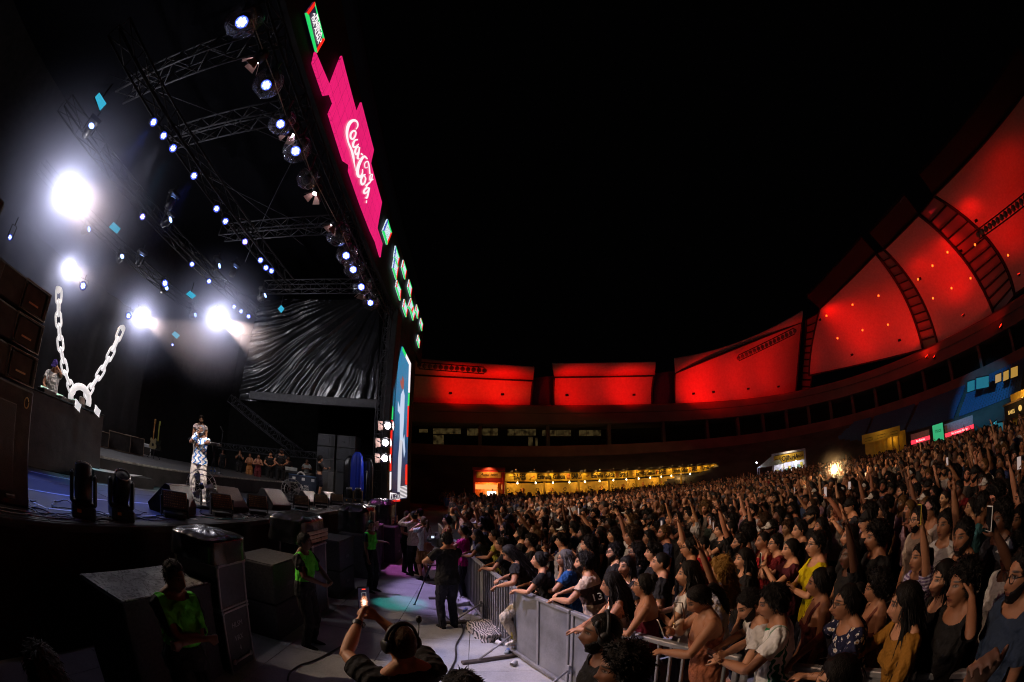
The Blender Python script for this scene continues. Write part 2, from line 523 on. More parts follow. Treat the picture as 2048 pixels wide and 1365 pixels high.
def ribbon(m, prof, mi=0, per=6):
    """sweep an (inward offset, height) profile round the bowl"""
    rows = [[V3((p.x, p.y, z)) for p in path_pts(o_, per)] for o_, z in prof]
    n = len(rows[0]); vs = [p for r in rows for p in r]
    m.add(vs, [(j * n + i, j * n + i + 1, (j + 1) * n + i + 1, (j + 1) * n + i) for j in range(len(rows) - 1) for i in range(n - 1)], mi)
stand = empty('stadium_stand', (30, 58, 0), 0, 'dark curved stadium stand with balcony ring and window band behind the crowd', 'stadium stand')
def sbuild(m, name, mat): 
    o = m.build(name, mat, stand); o.location = -stand.location; return o
m = MB(); ribbon(m, [(.0, 13.3), (1.2, 13.3), (1.35, 13.1), (1.2, 12.2), (1.0, 12.15), (1.0, 10.7), (.2, 10.5), (-2.6, 10.3)]); sbuild(m, 'balcony_fascia', plain('fascia_paint', (.20, .15, .14), .7, 0, .2, .3))
m = MB(); ribbon(m, [(-3.2, 13.0), (-3.2, 6.0)]); sbuild(m, 'back_wall', MDARK)
m = MB(); ribbon(m, [(-1.2, 6.0), (.8, 6.0), (.8, 7.7), (.55, 7.7), (.55, 6.2)]); sbuild(m, 'parapet', plain('parapet_paint', (.22, .12, .11), .7, 0, .25, .35))
prof = []
for k in range(15):
    prof += [(1.0 + k * .62, 6.2 - k * .28), (1.0 + k * .62, 5.92 - k * .28)]
prof += [(9.9, 2.0), (9.9, 0)]
m = MB(); ribbon(m, prof); sbuild(m, 'terrace_steps', MCONC)
cp = path_pts(.3, 2)
m0 = MB(); m0.box((0, 0, 9.1), (.5, .7, 3.0), bevel=.03); pil = m0.mesh('pillar', MCONC)
for i, p in enumerate(cp):
    o = bpy.data.objects.new('pillar', pil); link(o, stand); d = (cp[min(i + 1, len(cp) - 1)] - cp[max(i - 1, 0)])
    o.location = p - stand.location; o.rotation_euler = (0, 0, math.atan2(d.y, d.x))
# lit windows in the band, dull yellow behind glass
def mat_window():
    k = NT('dim_window')
    co = k.coord()
    nz = k.noise(1.6, 3, co)
    k.set(Base_Color=(.08, .08, .07), Roughness=.15, Emission_Color=k.ramp(nz, [(.35, (.08, .06, .03)), (.6, (.9, .62, .22)), (.75, (.25, .2, .1))]), Emission_Strength=.045)
    return k.m
MWIN = mat_window()
for (x0, x1, top, bot) in [(838, 856, 858, 866), (866, 922, 857, 869), (866, 888, 870, 892), (934, 996, 857, 872), (1015, 1072, 858, 872), (1056, 1066, 874, 895), (1070, 1076, 876, 894), (1084, 1142, 860, 873), (1158, 1202, 860, 873)]:
    q = [at(x0, bot, y=YF + .1), at(x1, bot, y=YF + .1), at(x1, top, y=YF + .1), at(x0, top, y=YF + .1)]
    m = MB(); m.slab([p - stand.location for p in q], .08); wn = m.build('window', MWIN, stand)
    mm = MB(); mm.tube([p - stand.location + V3((0, -.05, 0)) for p in q], .05, 4, closed=True)
    k_ = max(1, int((x1 - x0) / 14))
    for t in range(1, k_): mm.tube([q[0].lerp(q[1], t / k_) - stand.location + V3((0, -.05, 0)), q[3].lerp(q[2], t / k_) - stand.location + V3((0, -.05, 0))], .03, 4)
    mm.build('window_frame', MSTEEL_D, wn)
# blue plastic seats on the right-hand terrace, each row a line of shells
ms = MB()
seat = [(-.2, -.2, .42), (.2, -.2, .42), (.2, .2, .40), (-.2, .2, .40), (-.2, .24, .82), (.2, .24, .82)]
for k in range(1, 14):
    pp = path_pts(1.0 + k * .62 - .30, 26)
    for i, p in enumerate(pp[:-1]):
        if p.x < 50 or p.y > 44 or p.y < -2 or (i % 24) in (0, 1): continue
        d = (pp[i + 1] - p)
        M = Matrix.Translation(p + V3((0, 0, 5.92 - k * .28 + .0))) @ Matrix.Rotation(math.atan2(d.y, d.x), 4, 'Z')
        ms.add(seat, [(0, 1, 2, 3), (3, 2, 5, 4)], 0, False, M)
so = ms.build('seats', plain('seat_plastic', (.05, .13, .32), .4), stand); so.location = -stand.location; so['kind'] = 'stuff'
ms = MB()
# ================================================================ bars, booths and signs at the back of the pitch
def text(s, M, size, mat, parent=None, name='lettering', align='CENTER', ext=.01, sx=1.0, shear=0.0, bold=0.0):
    c = bpy.data.curves.new(name, 'FONT'); c.body = s; c.size = size; c.align_x = align; c.align_y = 'CENTER'; c.extrude = ext; c.shear = shear; c.offset = bold
    c.resolution_u = 3
    c.materials.append(mat)
    t_ = bpy.data.objects.new(name, c)
    me = evaluated(t_)
    bpy.data.objects.remove(t_); bpy.data.curves.remove(c)
    me.materials.clear(); me.materials.append(mat)
    o = bpy.data.objects.new(name, me); link(o, parent)
    o.matrix_basis = M @ Matrix.Diagonal((sx, 1, 1, 1))
    return o
def facing(p, right, up=(0, 0, 1)):
    """matrix for lettering: local x along right, local y up"""
    x = V3(right).normalized(); y = V3(up); y = (y - x * y.dot(x)).normalized(); z = x.cross(y)
    M = Matrix((x, y, z)).transposed().to_4x4(); M.translation = V3(p); return M
MBLACK = plain('black_print', (.012, .010, .010), .6)
MYEL = plain('yellow_board', (.78, .50, .05), .6, 0, .12, 1.5)
MYELW = plain('yellow_wall', (.70, .45, .06), .7, 0, .2, 1.0)
MRED = plain('red_board', (.55, .03, .02), .5, 0, .15, 1.5)
MWHITE = plain('white_paint', (.78, .78, .78), .5, 0, .08, 2)
def point(loc, watt, col, size=.08, parent=None):
    L_ = bpy.data.lights.new('lamp_light', 'POINT'); L_.energy = watt; L_.color = col; L_.shadow_soft_size = size
    o = bpy.data.objects.new('lamp_light', L_); link(o, parent); o.location = loc; return o
def spot(loc, aim, watt, col, ang=40, blend=.4, size=.08, parent=None):
    o = red_spot((0, 0, 0), V3(aim) - V3(loc), watt, ang, col, blend, size); o.name = 'lamp_beam'
    o.location = loc
    if parent is not None: o.parent = parent
    return o
A, B = V3((2.2, 37.5, 0)), V3((31.5, 51.0, 0))
bd = (B - A).normalized(); bn = V3((bd.y, -bd.x, 0)); BL = (B - A).length      # bn faces the crowd
bar = empty('drinks_bar', A, math.atan2(bd.y, bd.x), 'long yellow drinks bar with black lettered sign and bulbs behind the crowd', 'bar')
# local frame: x along the bar, -y towards the crowd
m = MB(); m.box((BL / 2, .0, 3.17), (BL, .12, .84), bevel=.01); m.build('sign_board', MYEL, bar)
m = MB(); m.box((BL / 2, 1.4, 1.3), (BL, .15, 2.6)); m.build('back_wall', MYELW, bar)
m = MB(); m.box((BL / 2, .75, 3.66), (BL + .3, 2.0, .12)); m.build('roof', MSTEEL_D, bar)
m = MB(); m.box((BL / 2, -.15, .95), (BL, .5, .08), bevel=.01); m.box((BL / 2, -.05, .46), (BL, .06, .9)); m.build('counter', MYELW, bar)
for i in range(9):
    x = .1 + i * (BL - .2) / 8
    m = MB(); m.box((x, .05, 1.36), (.16, .16, 2.7)); m.build('post', MYELW, bar)
for i in range(17):
    x = .8 + i * (BL - 1.6) / 16
    m = MB(); m.tube([(x, .02, 3.72), (x, -.35, 3.86), (x, -.55, 3.82)], .015, 6); m.tube([(x, -.55, 3.83), (x, -.50, 3.76)], [.03, .05], 8)
    m.build('sign_lamp', MSTEEL_D, bar)
    spot(V3((x, -.62, 3.80)), V3((x, .0, 3.05)), 60, (1, .62, .18), 120, .9, .05, bar)
    m = MB(); m.lathe([(.02, .08), (.05, .05), (.07, 0), (.05, -.05), (.02, -.07)], 10, M=Matrix.Translation((x + .6, .25, 2.60))); m.tube([(x + .6, .25, 2.7), (x + .6, .25, 2.78)], .012, 5)
    m.build('bulb', glow('white_bulb', (1, .80, .50), 14), bar)
    if i % 2 == 0: point(V3((x + .6, .3, 2.4)), 44, (1, .58, .16), .1, bar)
xx = .9
for i in range(5):
    text('BARES', facing((xx + .55, -.075, 3.17), (1, 0, 0)), .74, MBLACK, bar, align='CENTER', sx=.62, bold=.012); xx += 2.2
    mm = MB(); mm.add([(xx - .42, -.07, 3.10), (xx - .1, -.07, 3.22), (xx - .12, -.07, 3.28), (xx - .44, -.07, 3.15)], [(0, 1, 2, 3)]); mm.build('emblem', plain('sign_red', (.5, .06, .03), .6), bar)
    text('Estrella Galicia', facing((xx + 1.75, -.075, 3.17), (1, 0, 0)), .66, MBLACK, bar, align='CENTER', sx=.80, bold=.008); xx += 3.75
    mm = MB(); mm.tube([(xx - .05 + .2 * math.cos(t), -.07, 3.17 + .2 * math.sin(t)) for t in [k * math.pi / 8 for k in range(16)]], .035, 4, closed=True)
    for k in range(5):
        a0 = k * math.pi * .4 + .3; mm.add([(xx - .05, -.07, 3.17), (xx - .05 + .13 * math.cos(a0 - .25), -.07, 3.17 + .13 * math.sin(a0 - .25)), (xx - .05 + .15 * math.cos(a0 + .25), -.07, 3.17 + .15 * math.sin(a0 + .25))], [(0, 1, 2)])
    mm.build('emblem', plain('sign_red', (.5, .06, .03), .6), bar); xx += .4
for i in range(20):
    x = 1.0 + i * (BL - 2) / 19
    m = MB(); m.tube([(x + .16 * math.cos(t), 1.31, 1.95 + .16 * math.sin(t)) for t in [k * math.pi / 6 for k in range(12)]], .03, 4, closed=True); m.build('emblem', plain('sign_red', (.5, .06, .03), .6) if i % 2 else MBLACK, bar)
    text('Estrella' if i % 2 else 'Galicia', facing((x, 1.31, 1.62), (1, 0, 0)), .22, MBLACK, bar)

# ---- red drinks booth
p = at(946, 1000, D=38.5); q = at(1009, 1000, D=38.5)
rb = empty('drinks_booth', (p.x, p.y, 0), math.atan2(q.y - p.y, q.x - p.x), 'tall red drinks booth with lit menu board beside the yellow bar', 'booth')
w = (q - p).to_2d().length
m = MB(); m.box((.08, .6, 1.9), (.16, 1.4, 3.8)); m.build('side_panel', MRED, rb)
m = MB(); m.box((w - .08, .6, 1.9), (.16, 1.4, 3.8)); m.build('side_panel', MRED, rb)
m = MB(); m.box((w / 2, .6, 3.9), (w + .1, 1.6, .25)); m.build('roof', MRED, rb)
m = MB(); m.box((w / 2, .0, 3.20), (w - .34, .12, 1.1), bevel=.02); m.build('sign_board', MRED, rb)
m = MB(); m.box((w / 2, 1.2, 1.6), (w - .3, .1, 2.6)); m.build('back_wall', plain('orange_board', (.75, .25, .03), .6), rb)
m = MB(); m.box((w / 2, .0, 1.0), (w - .34, .5, .1)); m.build('counter', MRED, rb)
m = MB(); m.box((w / 2, .45, 2.25), (w - .4, .06, .45)); m.build('menu_board', glow('menu_glow', (1.0, .42, .10), 1.1), rb)
m = MB(); m.box((w / 2 + .25, .55, 1.65), (.8, .05, .35)); m.build('screen', glow('booth_screen', (1, .93, .8), 7), rb)
m = MB(); m.box((w / 2, -.075, 3.35), (w - .6, .03, .55)); m.build('sign_picture', plain('sign_orange', (.85, .42, .08), .5, 0, .5, 3), rb)
text('Aqui tem', facing((w / 2, -.12, 3.38), (1, 0, 0)), .40, MBLACK, rb, shear=.3)
spot(V3((w / 2, -.9, 4.0)), V3((w / 2, 0, 3.1)), 70, (1, .45, .15), 110, .8, .05, rb)
point(V3((w / 2, .5, 2.7)), 60, (1, .4, .12), .1, rb)
m = MB(); m.tube([(w / 2, 0, 4.02), (w / 2, -.8, 4.15)], .03, 6); m.lathe([(.05, .08), (.12, -.05)], 8, M=Matrix.Translation((w / 2, -.85, 4.1))); m.build('sign_lamp', MSTEEL_D, rb)

# ---- shop stall under an arch sign, tent beside it
p = at(1545, 945, D=47); q = at(1613, 940, D=47)
sb = empty('shop_stall', (p.x, p.y, 0), math.atan2(q.y - p.y, q.x - p.x), 'small shop stall with lit yellow LOJINHA sign in a pale frame', 'stall')
w = (q - p).to_2d().length
MPALE = plain('pale_frame', (.55, .56, .70), .5)
for x in (0.1, w - .1):
    m = MB(); m.box((x, 0, 1.75), (.22, .25, 3.5)); m.build('post', MPALE, sb)
m = MB(); m.box((w / 2, 0, 3.45), (w, .25, .22)); m.build('top_beam', MPALE, sb)
m = MB(); m.box((w / 2, .0, 2.85), (w - .3, .08, .85)); m.build('sign_board', MYEL, sb)
text('LOJINHA', facing((w / 2, -.06, 2.85), (1, 0, 0)), .74, MBLACK, sb, sx=.72, bold=.012)
for x in (.75, w - .75): text('MADA', facing((x, -.06, 2.85), (1, 0, 0)), .30, MBLACK, sb, shear=.25)
m = MB(); m.add([(.2, -.06, 2.45), (.9, -.06, 2.45), (.6, -.06, 2.75), (.2, -.06, 2.85)], [(0, 1, 2, 3)]); m.build('sign_corner', MRED, sb)
m = MB(); m.box((w / 2, 1.6, 1.2), (w, .1, 2.4)); m.build('back_wall', MWHITE, sb)
for k in range(9):
    m = MB(); m.box((.5 + k * (w - 1) / 8, 1.5, 1.5 + .2 * (k % 3)), (.30, .08, .55), bevel=.02)
    m.build('shirt_on_display', plain('display_%d' % (k % 4), ((.7, .6, .1), (.5, .55, .6), (.75, .7, .5), (.15, .3, .2))[k % 4], .8), sb)
m = MB(); m.box((w / 2, .2, .9), (w - .4, .6, .1)); m.build('counter', MPALE, sb)
for x in (w * .3, w * .7):
    m = MB(); m.lathe([(.02, .06), (.09, 0), (.02, -.06)], 8, M=Matrix.Translation((x, .4, 2.35))); m.build('bulb', glow('cool_bulb', (.85, .8, 1), 45), sb)
    point(V3((x, .5, 2.2)), 45, (.9, .85, 1), .1, sb)
spot(V3((w / 2, -1.0, 3.7)), V3((w / 2, 0, 2.8)), 60, (1, .8, .5), 120, .8, .05, sb)
tp = at(1516, 950, D=47.5)
tn = empty('canopy_tent', (tp.x, tp.y, 0), math.atan2(q.y - p.y, q.x - p.x), 'pale pitched tent roof left of the shop stall', 'tent')
m = MB(); m.add([(0, -1, 2.3), (3.0, -1, 2.3), (3.0, 1.5, 2.3), (0, 1.5, 2.3), (1.9, .25, 3.5)], [(0, 1, 4), (1, 2, 4), (2, 3, 4), (3, 0, 4), (3, 2, 1, 0)]); m.build('roof', plain('tent_cloth', (.45, .52, .48), .7), tn)
for x, y in ((.05, -.95), (2.95, -.95), (.05, 1.45), (2.95, 1.45)):
    m = MB(); m.tube([(x, y, 0), (x, y, 2.3)], .04, 6); m.build('post', MPALE, tn)
m = MB(); m.lathe([(.02, .06), (.1, 0), (.02, -.06)], 8, M=Matrix.Translation((.0, -1.1, 2.9))); m.build('bulb', glow('cool_bulb', (.85, .8, 1), 45), tn)

# ---- entrance portal with yellow light in the stand, green banner, red light strip, right-hand bar
p = at(1726, 905, D=50); q = at(1803, 893, D=50)
pt = empty('entrance_portal', (p.x, p.y, 0), math.atan2(q.y - p.y, q.x - p.x), 'dim yellow lit entrance kiosk in the stand behind the glaring lamp', 'kiosk')
w = (q - p).to_2d().length
z1 = at(1726, 878, D=50).z + .4; 
m = MB(); m.box((w / 2, .2, z1 - .5), (w, .2, 1.0)); m.build('sign_board', MYELW, pt)
for k in range(3):
    mm = MB(); mm.tube([(w * (k + .2) / 3, .08, z1 - .75), (w * (k + .8) / 3, .08, z1 - .75), (w * (k + .8) / 3, .08, z1 - .45), (w * (k + .2) / 3, .08, z1 - .45)], .02, 4, closed=True); mm.build('sign_panel', MBLACK, pt)
for k in range(6):
    m = MB(); m.box((w * (.3 + k * .16), .6, z1 / 2 - .5), (.22, .25, z1 - 1)); m.build('post', MYELW, pt)
m = MB(); m.box((w * .6, 1.6, z1 / 2 - .3), (w * 1.1, .1, z1 - .6)); m.build('back_wall', MYELW, pt)
point(V3((w * .5, -1.0, z1 - .2)), 14, (1, .62, .15), .1, pt); point(V3((w * .8, .9, z1 - 1.2)), 16, (1, .62, .15), .1, pt)
p = at(1868, 895, D=41); q = at(1889, 892, D=41)
gb = empty('banner_totem', (p.x, p.y, 0), math.atan2(q.y - p.y, q.x - p.x), 'green lit advertising totem standing among red light strips', 'banner')
w = (q - p).to_2d().length; zt = at(1877, 848, D=41).z; 
m = MB(); m.box((w / 2, 0, zt / 2), (w, .35, zt), bevel=.02); m.build('panel', glow('green_panel', (.05, .62, .26), .62), gb)
text('maca', facing((w / 2, -.19, zt - .55), (1, 0, 0)), .5, MBLACK, gb, sx=.7)
text('Estrella', facing((w / 2, -.19, zt - 2.0), (1, 0, 0)), .36, MBLACK, gb, sx=.75); text('Galicia', facing((w / 2, -.19, zt - 2.35), (1, 0, 0)), .36, MBLACK, gb, sx=.75)
m = MB(); m.lathe([(.20, 0), (.20, .02)], 16, M=facing((w / 2, -.19, zt - 1.4), (1, 0, 0))); m.build('emblem', plain('emblem_blue', (.03, .06, .3), .5), gb)
m = MB(); m.lathe([(.09, 0), (.09, .02)], 12, M=facing((w / 2, -.215, zt - 1.4), (1, 0, 0))); m.build('emblem_ring', glow('emblem_white', (.8, .9, 1), .8), gb)
for (x0, y0, x1, y1, D, lab) in ((1822, 886, 1860, 877, 42, 'short red neon light strip left of the green totem'), (1890, 872, 1948, 854, 42, 'long red neon light strip right of the green totem')):
    p, q = at(x0, y0, D=D), at(x1, y1, D=D)
    o = empty('neon_sign', (p.x, p.y, 0), math.atan2(q.y - p.y, q.x - p.x), lab, 'neon sign', 'red neon strips beside the totem')
    w = (q - p).to_2d().length
    m = MB(); m.box((w / 2, 0, p.z), (w, .2, .34)); m.build('light_box', glow('red_neon', (1, .03, .06), 1.6), o)
    text('Bar Sertanejo Bebidas' if w > 3 else 'Bar Bebidas', facing((w / 2, -.12, p.z), (1, 0, 0)), .26, glow('neon_text', (1, .75, .7), 1.6), o, sx=.8)
    m = MB(); m.box((.1, 0, p.z / 2 - .1), (.12, .12, p.z - .3)); m.box((w - .1, 0, p.z / 2 - .1), (.12, .12, p.z - .3)); m.build_each('post', MRED, o)
    m = MB(); m.box((w / 2, 1.2, 1.2), (w, .1, 2.4)); m.build('back_wall', plain('grey_wall', (.3, .28, .28), .7), o)
    point(V3((w / 2, -.5, p.z - .3)), 14, (1, .1, .1), .1, o)
p = at(2012, 850, D=38); q = at(2075, 820, D=36)
rbx = empty('side_bar', (p.x, p.y, 0), math.atan2(q.y - p.y, q.x - p.x), 'black fronted bar with gold sign and yellow inside at the right edge', 'bar')
w = (q - p).to_2d().length; zt = at(2012, 812, D=38).z
m = MB(); m.box((w / 2, 0, zt - .55), (w, .15, 1.1)); m.build('sign_board', plain('black_board', (.03, .025, .02), .5), rbx)
m = MB(); m.box((w / 2, 1.5, 1.4), (w, .1, 2.8)); m.build('back_wall', MYELW, rbx)
m = MB(); m.box((w / 2, .6, zt + .06), (w + .2, 1.6, .12)); m.build('roof', plain('brown_roof', (.35, .2, .08), .6), rbx)
m = MB(); m.box((.1, 0, zt / 2 - .5), (.2, .2, zt - 1.0)); m.build('post', MSTEEL_D, rbx)
text('BARES', facing((w * .22, -.09, zt - .6), (1, 0, 0)), .42, glow('gold_letter', (1, .6, .15), .9), rbx, sx=.7)
m = MB(); m.lathe([(.22, 0), (.22, .02)], 12, M=facing((w * .5, -.085, zt - .55), (1, 0, 0))); m.build('emblem', glow('gold_letter', (1, .6, .15), .9), rbx)
point(V3((w * .5, .6, 2.3)), 90, (1, .6, .18), .1, rbx); spot(V3((w * .4, -1.2, zt + .4)), V3((w * .4, 0, zt - .3)), 25, (1, .6, .2), 120, .8, .05, rbx)
# lit boxes high in the right-hand stand
for (x0, x1, y0, y1, D, mt, lab) in ((1934, 1950, 764, 786, 52, 'cyan_box', 'small cyan lit box window high in the stand'), (1952, 1978, 756, 780, 52, 'cyan_box', 'wide cyan lit box window high in the stand'),
                                (1990, 2003, 750, 768, 50, 'amber_box', 'amber lit box window beside the cyan ones'), (2006, 2018, 744, 764, 50, 'amber_box', 'narrow amber lit doorway high in the stand'), (2021, 2036, 736, 758, 50, 'amber_box', 'amber lit box window nearest the right edge'),
                                (1980, 2008, 848, 868, 40, 'cyan_box', 'cyan lit wall low beside the blue seats'), (1986, 1994, 845, 856, 39.7, 'cyan_lit', 'bright cyan board low beside the blue seats')):
    q = [at(x0, y1, D=D), at(x1, y1 - 5, D=D), at(x1, y0 - 5, D=D), at(x0, y0, D=D)]
    m = MB(); m.slab(q, .12)
    o = m.build('lit_window', glow(mt, (.05, .55, .75) if 'cyan' in mt else (1, .55, .1), .18 if mt == 'cyan_box' else (.4 if 'amber' in mt else .5)), label=lab, cat='window', group='lit boxes in the stand')
    mm = MB(); mm.tube([a + (V3((0, 0, 2)) - a).normalized() * .06 for a in q], .07, 4, closed=True); mm.build('window_frame', MSTEEL_D, o)
for (x, y, lab) in ((1868, 714, 'red lamp on a short post at the foot of the ladder rib'), (1853, 713, 'second red lamp left of the lamp at the ladder rib foot'), (2001, 652, 'red lamp under the wide ladder rib')):
    p = at(x, y, x=58)
    flood(p, p + V3((-.3, .5, 1)), 200, lab, 120, s=.6)
# ---- red floods that light the shells
for (px, py, y, aimpx) in ((900, 822, 55.0, (930, 780)), (1005, 822, 55.0, (1010, 785)), (1135, 822, 55, (1160, 785)), (1270, 822, 55, (1255, 785)), (1390, 820, 55, (1400, 780))):
    p = at(px, py, y=y - 1.6); p.z = 14.0; a = at(*aimpx, y=58.3); a.z = 16.6
    flood(p, a, 900, 'low red flood lamp on the balcony edge, number %s from the stage' % {900: 'one', 1005: 'two', 1135: 'three', 1270: 'four', 1390: 'five'}[px], 112, s=.3)
for (px, py, x, aimpx, ax, w) in ((1430, 812, 61, (1430, 765), 52, 2600), (1500, 806, 63, (1510, 740), 52, 2600), (1560, 796, 66, (1565, 715), 53, 2400)):
    p = at(px, py, D=x); p.z = 13.8; a = at(*aimpx, D=x + 8)
    flood(p, a, w * .34, '%s red flood lamp under the sweeping corner shell' % {1430: 'left', 1500: 'middle', 1560: 'right'}[px], 112, s=.3)
for (px, py, x, aimpx, ax, w, lab) in ((1632, 640, 47.0, (1700, 640), 52, 1500, 'bright red lamp at the upper corner of the first tall shell'), (1700, 720, 50, (1730, 640), 54, 1700, 'red lamp below the first tall shell'), (1800, 690, 52, (1790, 620), 56, 800, 'red lamp low on the first tall shell'),
                                (1838, 560, 50, (1850, 545), 52.5, 350, 'red lamp on the first ladder rib'), (1925, 500, 50.5, (1900, 520), 53, 1500, 'red lamp beside the wide ladder rib'), (1930, 640, 55, (1900, 560), 54, 1600, 'red lamp below the middle tall shell'),
                                (1955, 445, 49, (1935, 420), 51, 500, 'red lamp above the wide ladder rib'), (2040, 560, 54, (2020, 470), 53, 1800, 'red lamp below the last tall shell'), (2060, 400, 46, (2030, 370), 50, 900, 'red lamp high on the last tall shell')):
    p = at(px, py, x=x); a = at(*aimpx, x=ax + 2)
    flood(p + (a - p) * .12, a, w * .42, lab, 130, s=.35)
# floodlight rows hung on the lips: a truss with a row of lamp heads
def lamp_row(p0, p1, n, label):
    o = empty('floodlight_row', p0, 0, label, 'floodlight row', 'floodlight rows on the roof lips')
    d = p1 - p0
    for k in (0, 1):
        m = MB(); m.tube([V3((0, 0, k * .9)), d + V3((0, 0, k * .9))], .07, 5); m.build('chord', MSTEEL_D, o)
    for i in range(n + 1):
        c = d * (i / n)
        m = MB(); m.tube([c, c + V3((0, 0, .9))], .05, 5); m.build('brace', MSTEEL_D, o)
        f = (V3((0, 0, 0)) - p0); f.z = 0; f.normalize()
        M = frame(c + f * .35 + V3((0, 0, .35)), (0, 0, 1), (f + V3((0, 0, -.5))).normalized())
        m = MB(); m.lathe([(.1, -.35), (.28, -.05), (.32, .05), (.30, .08)], 8, M=M); m.build('lamp_head', plain('lamp_grey', (.25, .23, .23), .4, .5), o)
lamp_row(at(838, 738, y=54.3), at(968, 748, y=54.3), 12, 'row of dark floodlights on the lip of the shell beside the stage')
lamp_row(at(1478, 722, D=66), at(1590, 668, D=63), 14, 'row of floodlights climbing along the sweeping corner shell')
lamp_row(at(1960, 478, x=44), at(2070, 395, x=42), 14, 'dark floodlight row hanging across the last tall shell')
# ================================================================ the stage
ZS, XF = 1.5, -4.3
MSKIRT = plain('black_cloth', (.018, .016, .015), .9, 0, .4, 3, .3)
MDECK = None
def mat_deck():
    k = NT('stage_deck')
    co = k.coord()
    nz = k.noise(1.3, 6, co); nf = k.noise(60, 3, co)
    k.set(Base_Color=k.ramp(k.math('MULTIPLY_ADD', nf, .35, k.math('MULTIPLY', nz, .65)), [(.3, (.022, .020, .020)), (.7, (.055, .050, .050))]), Roughness=k.math('MULTIPLY_ADD', nz, .3, .42, clamp=True))
    k.bump(nf, .2, .004)
    return k.m
MDECK = mat_deck()
stage = empty('stage', (XF, 10, 0), 0, 'large black concert stage deck with cloth skirt along its front', 'stage')
def sp(m, name, mat, par=stage):
    o = m.build(name, mat, par); o.location = -par.location if par is stage else (0, 0, 0); return o
dm = MB(); dm.box((0, 0, 0), (2.43, 2.43, .05), bevel=.006); dmesh = dm.mesh('deck_panel', MDECK)
for i in range(6):
    for j in range(10):
        o = bpy.data.objects.new('deck_panel', dmesh); link(o, stage)
        o.location = V3((XF - 1.22 - i * 2.44, -1.2 + j * 2.44, ZS - .026 + rnd.uniform(-.001, .001))) - stage.location
m = MB(); n = 60
P = [V3((XF + .02 + .035 * math.sin(i * 1.7) + .02 * math.sin(i * 4.1), -2.4 + 24.4 * i / n, 0)) for i in range(n + 1)]
m.add([p + V3((0, 0, z)) for z in (0.02, .8, ZS - .05) for p in P], [(k * (n + 1) + i, k * (n + 1) + i + 1, (k + 1) * (n + 1) + i + 1, (k + 1) * (n + 1) + i) for k in range(2) for i in range(n)], 0, True)
sp(m, 'skirt', MSKIRT)
m = MB(); m.box((XF - .02, 9.8, ZS - .06), (.10, 24.4, .10), bevel=.01); sp(m, 'front_edge', plain('edge_black', (.02, .02, .02), .5))
MTAPE = plain('white_tape', (.72, .70, .70), .5, 0, .15, 5)
def tape(pts, w=.05):
    for a, b in zip(pts[:-1], pts[1:]):
        a, b = V3((*a, ZS + .004)), V3((*b, ZS + .004)); d = (b - a).normalized(); s = V3((-d.y, d.x, 0)) * w / 2
        mm = MB(); mm.add([a - s, b - s, b + s, a + s], [(0, 1, 2, 3)]); sp(mm, 'tape_line', MTAPE)
tape([(-5.83, 1.5), (-5.83, 14)]); tape([(-7.47, 3), (-7.47, 9.5)], .035); tape([(-5.75, 1.6), (-5.15, 2.58), (-4.86, 2.72), (-4.86, 16)])
# riser with cloth skirt, white step in front
riser = empty('stage_riser', (-8.2, 12, ZS), 0, 'long black riser with pale front edge behind the singer', 'riser')
m = MB(); m.box((-3.2, .5, .505), (6.4, 17, .05)); m.build('top', MDECK, riser)
m = MB(); n = 40; P = [V3((.015 + .03 * math.sin(i * 2.2), -8 + 17 * i / n, 0)) for i in range(n + 1)]
m.add([p + V3((0, 0, z)) for z in (.01, .47) for p in P], [(i, i + 1, n + 2 + i, n + 1 + i) for i in range(n)], 0, True); m.build('skirt', MSKIRT, riser)
m = MB(); m.box((.0, .5, .50), (.07, 17, .05), bevel=.01); m.build('front_edge', plain('worn_edge', (.28, .27, .22), .6, 0, .5, 8), riser)
step = empty('stage_step', (-7.95, 6.8, ZS), 0, 'low black step with white top in front of the riser', 'step')
m = MB(); m.box((0, 0, .12), (.5, 2.1, .24)); m.build('body', MSKIRT, step)
m = MB(); m.add([(-.25, -1.05, .245), (.25, -1.05, .245), (.22, .3, .245), (-.2, 1.05, .245)], [(0, 1, 2, 3)]); m.build('top', MTAPE, step)
# back and side: black backdrop, wrinkled plastic sheet, beam
m = MB(); n = 36; P = [V3((-16.2 + .08 * math.sin(i * 1.9), 2 + 12.9 * i / n, 0)) for i in range(n + 1)]
m.add([p + V3((0, 0, z)) for z in (ZS, 5, 8.2) for p in P], [(k * (n + 1) + i, k * (n + 1) + i + 1, (k + 1) * (n + 1) + i + 1, (k + 1) * (n + 1) + i) for k in range(2) for i in range(n)], 0, True)
m.build('backdrop', plain('brown_black_cloth', (.011, .009, .009), .95, 0, .3, 2), label='dark brownish cloth backdrop at the rear of the stage', cat='backdrop')
m = MB(); m.add([(-18.5, -4, 0), (-18.5, 34, 0), (-18.5, 34, 15), (-18.5, -4, 15)], [(0, 1, 2, 3)]); m.add([(-18.5, 27, 0), (-6.0, 27, 0), (-6.0, 27, 12), (-18.5, 27, 12)], [(0, 1, 2, 3)])
m.build('stage_back_cloth', MSKIRT, label='black cloth closing the stage at the far side and back', cat='backdrop')
m = MB(); m.box((-11.5, 10, 14.4), (15, 30, .1)); m.build('stage_roof', plain('roof_black', (.004, .004, .006), .95, spec=.1), label='black roof sheet over the stage', cat='stage roof')

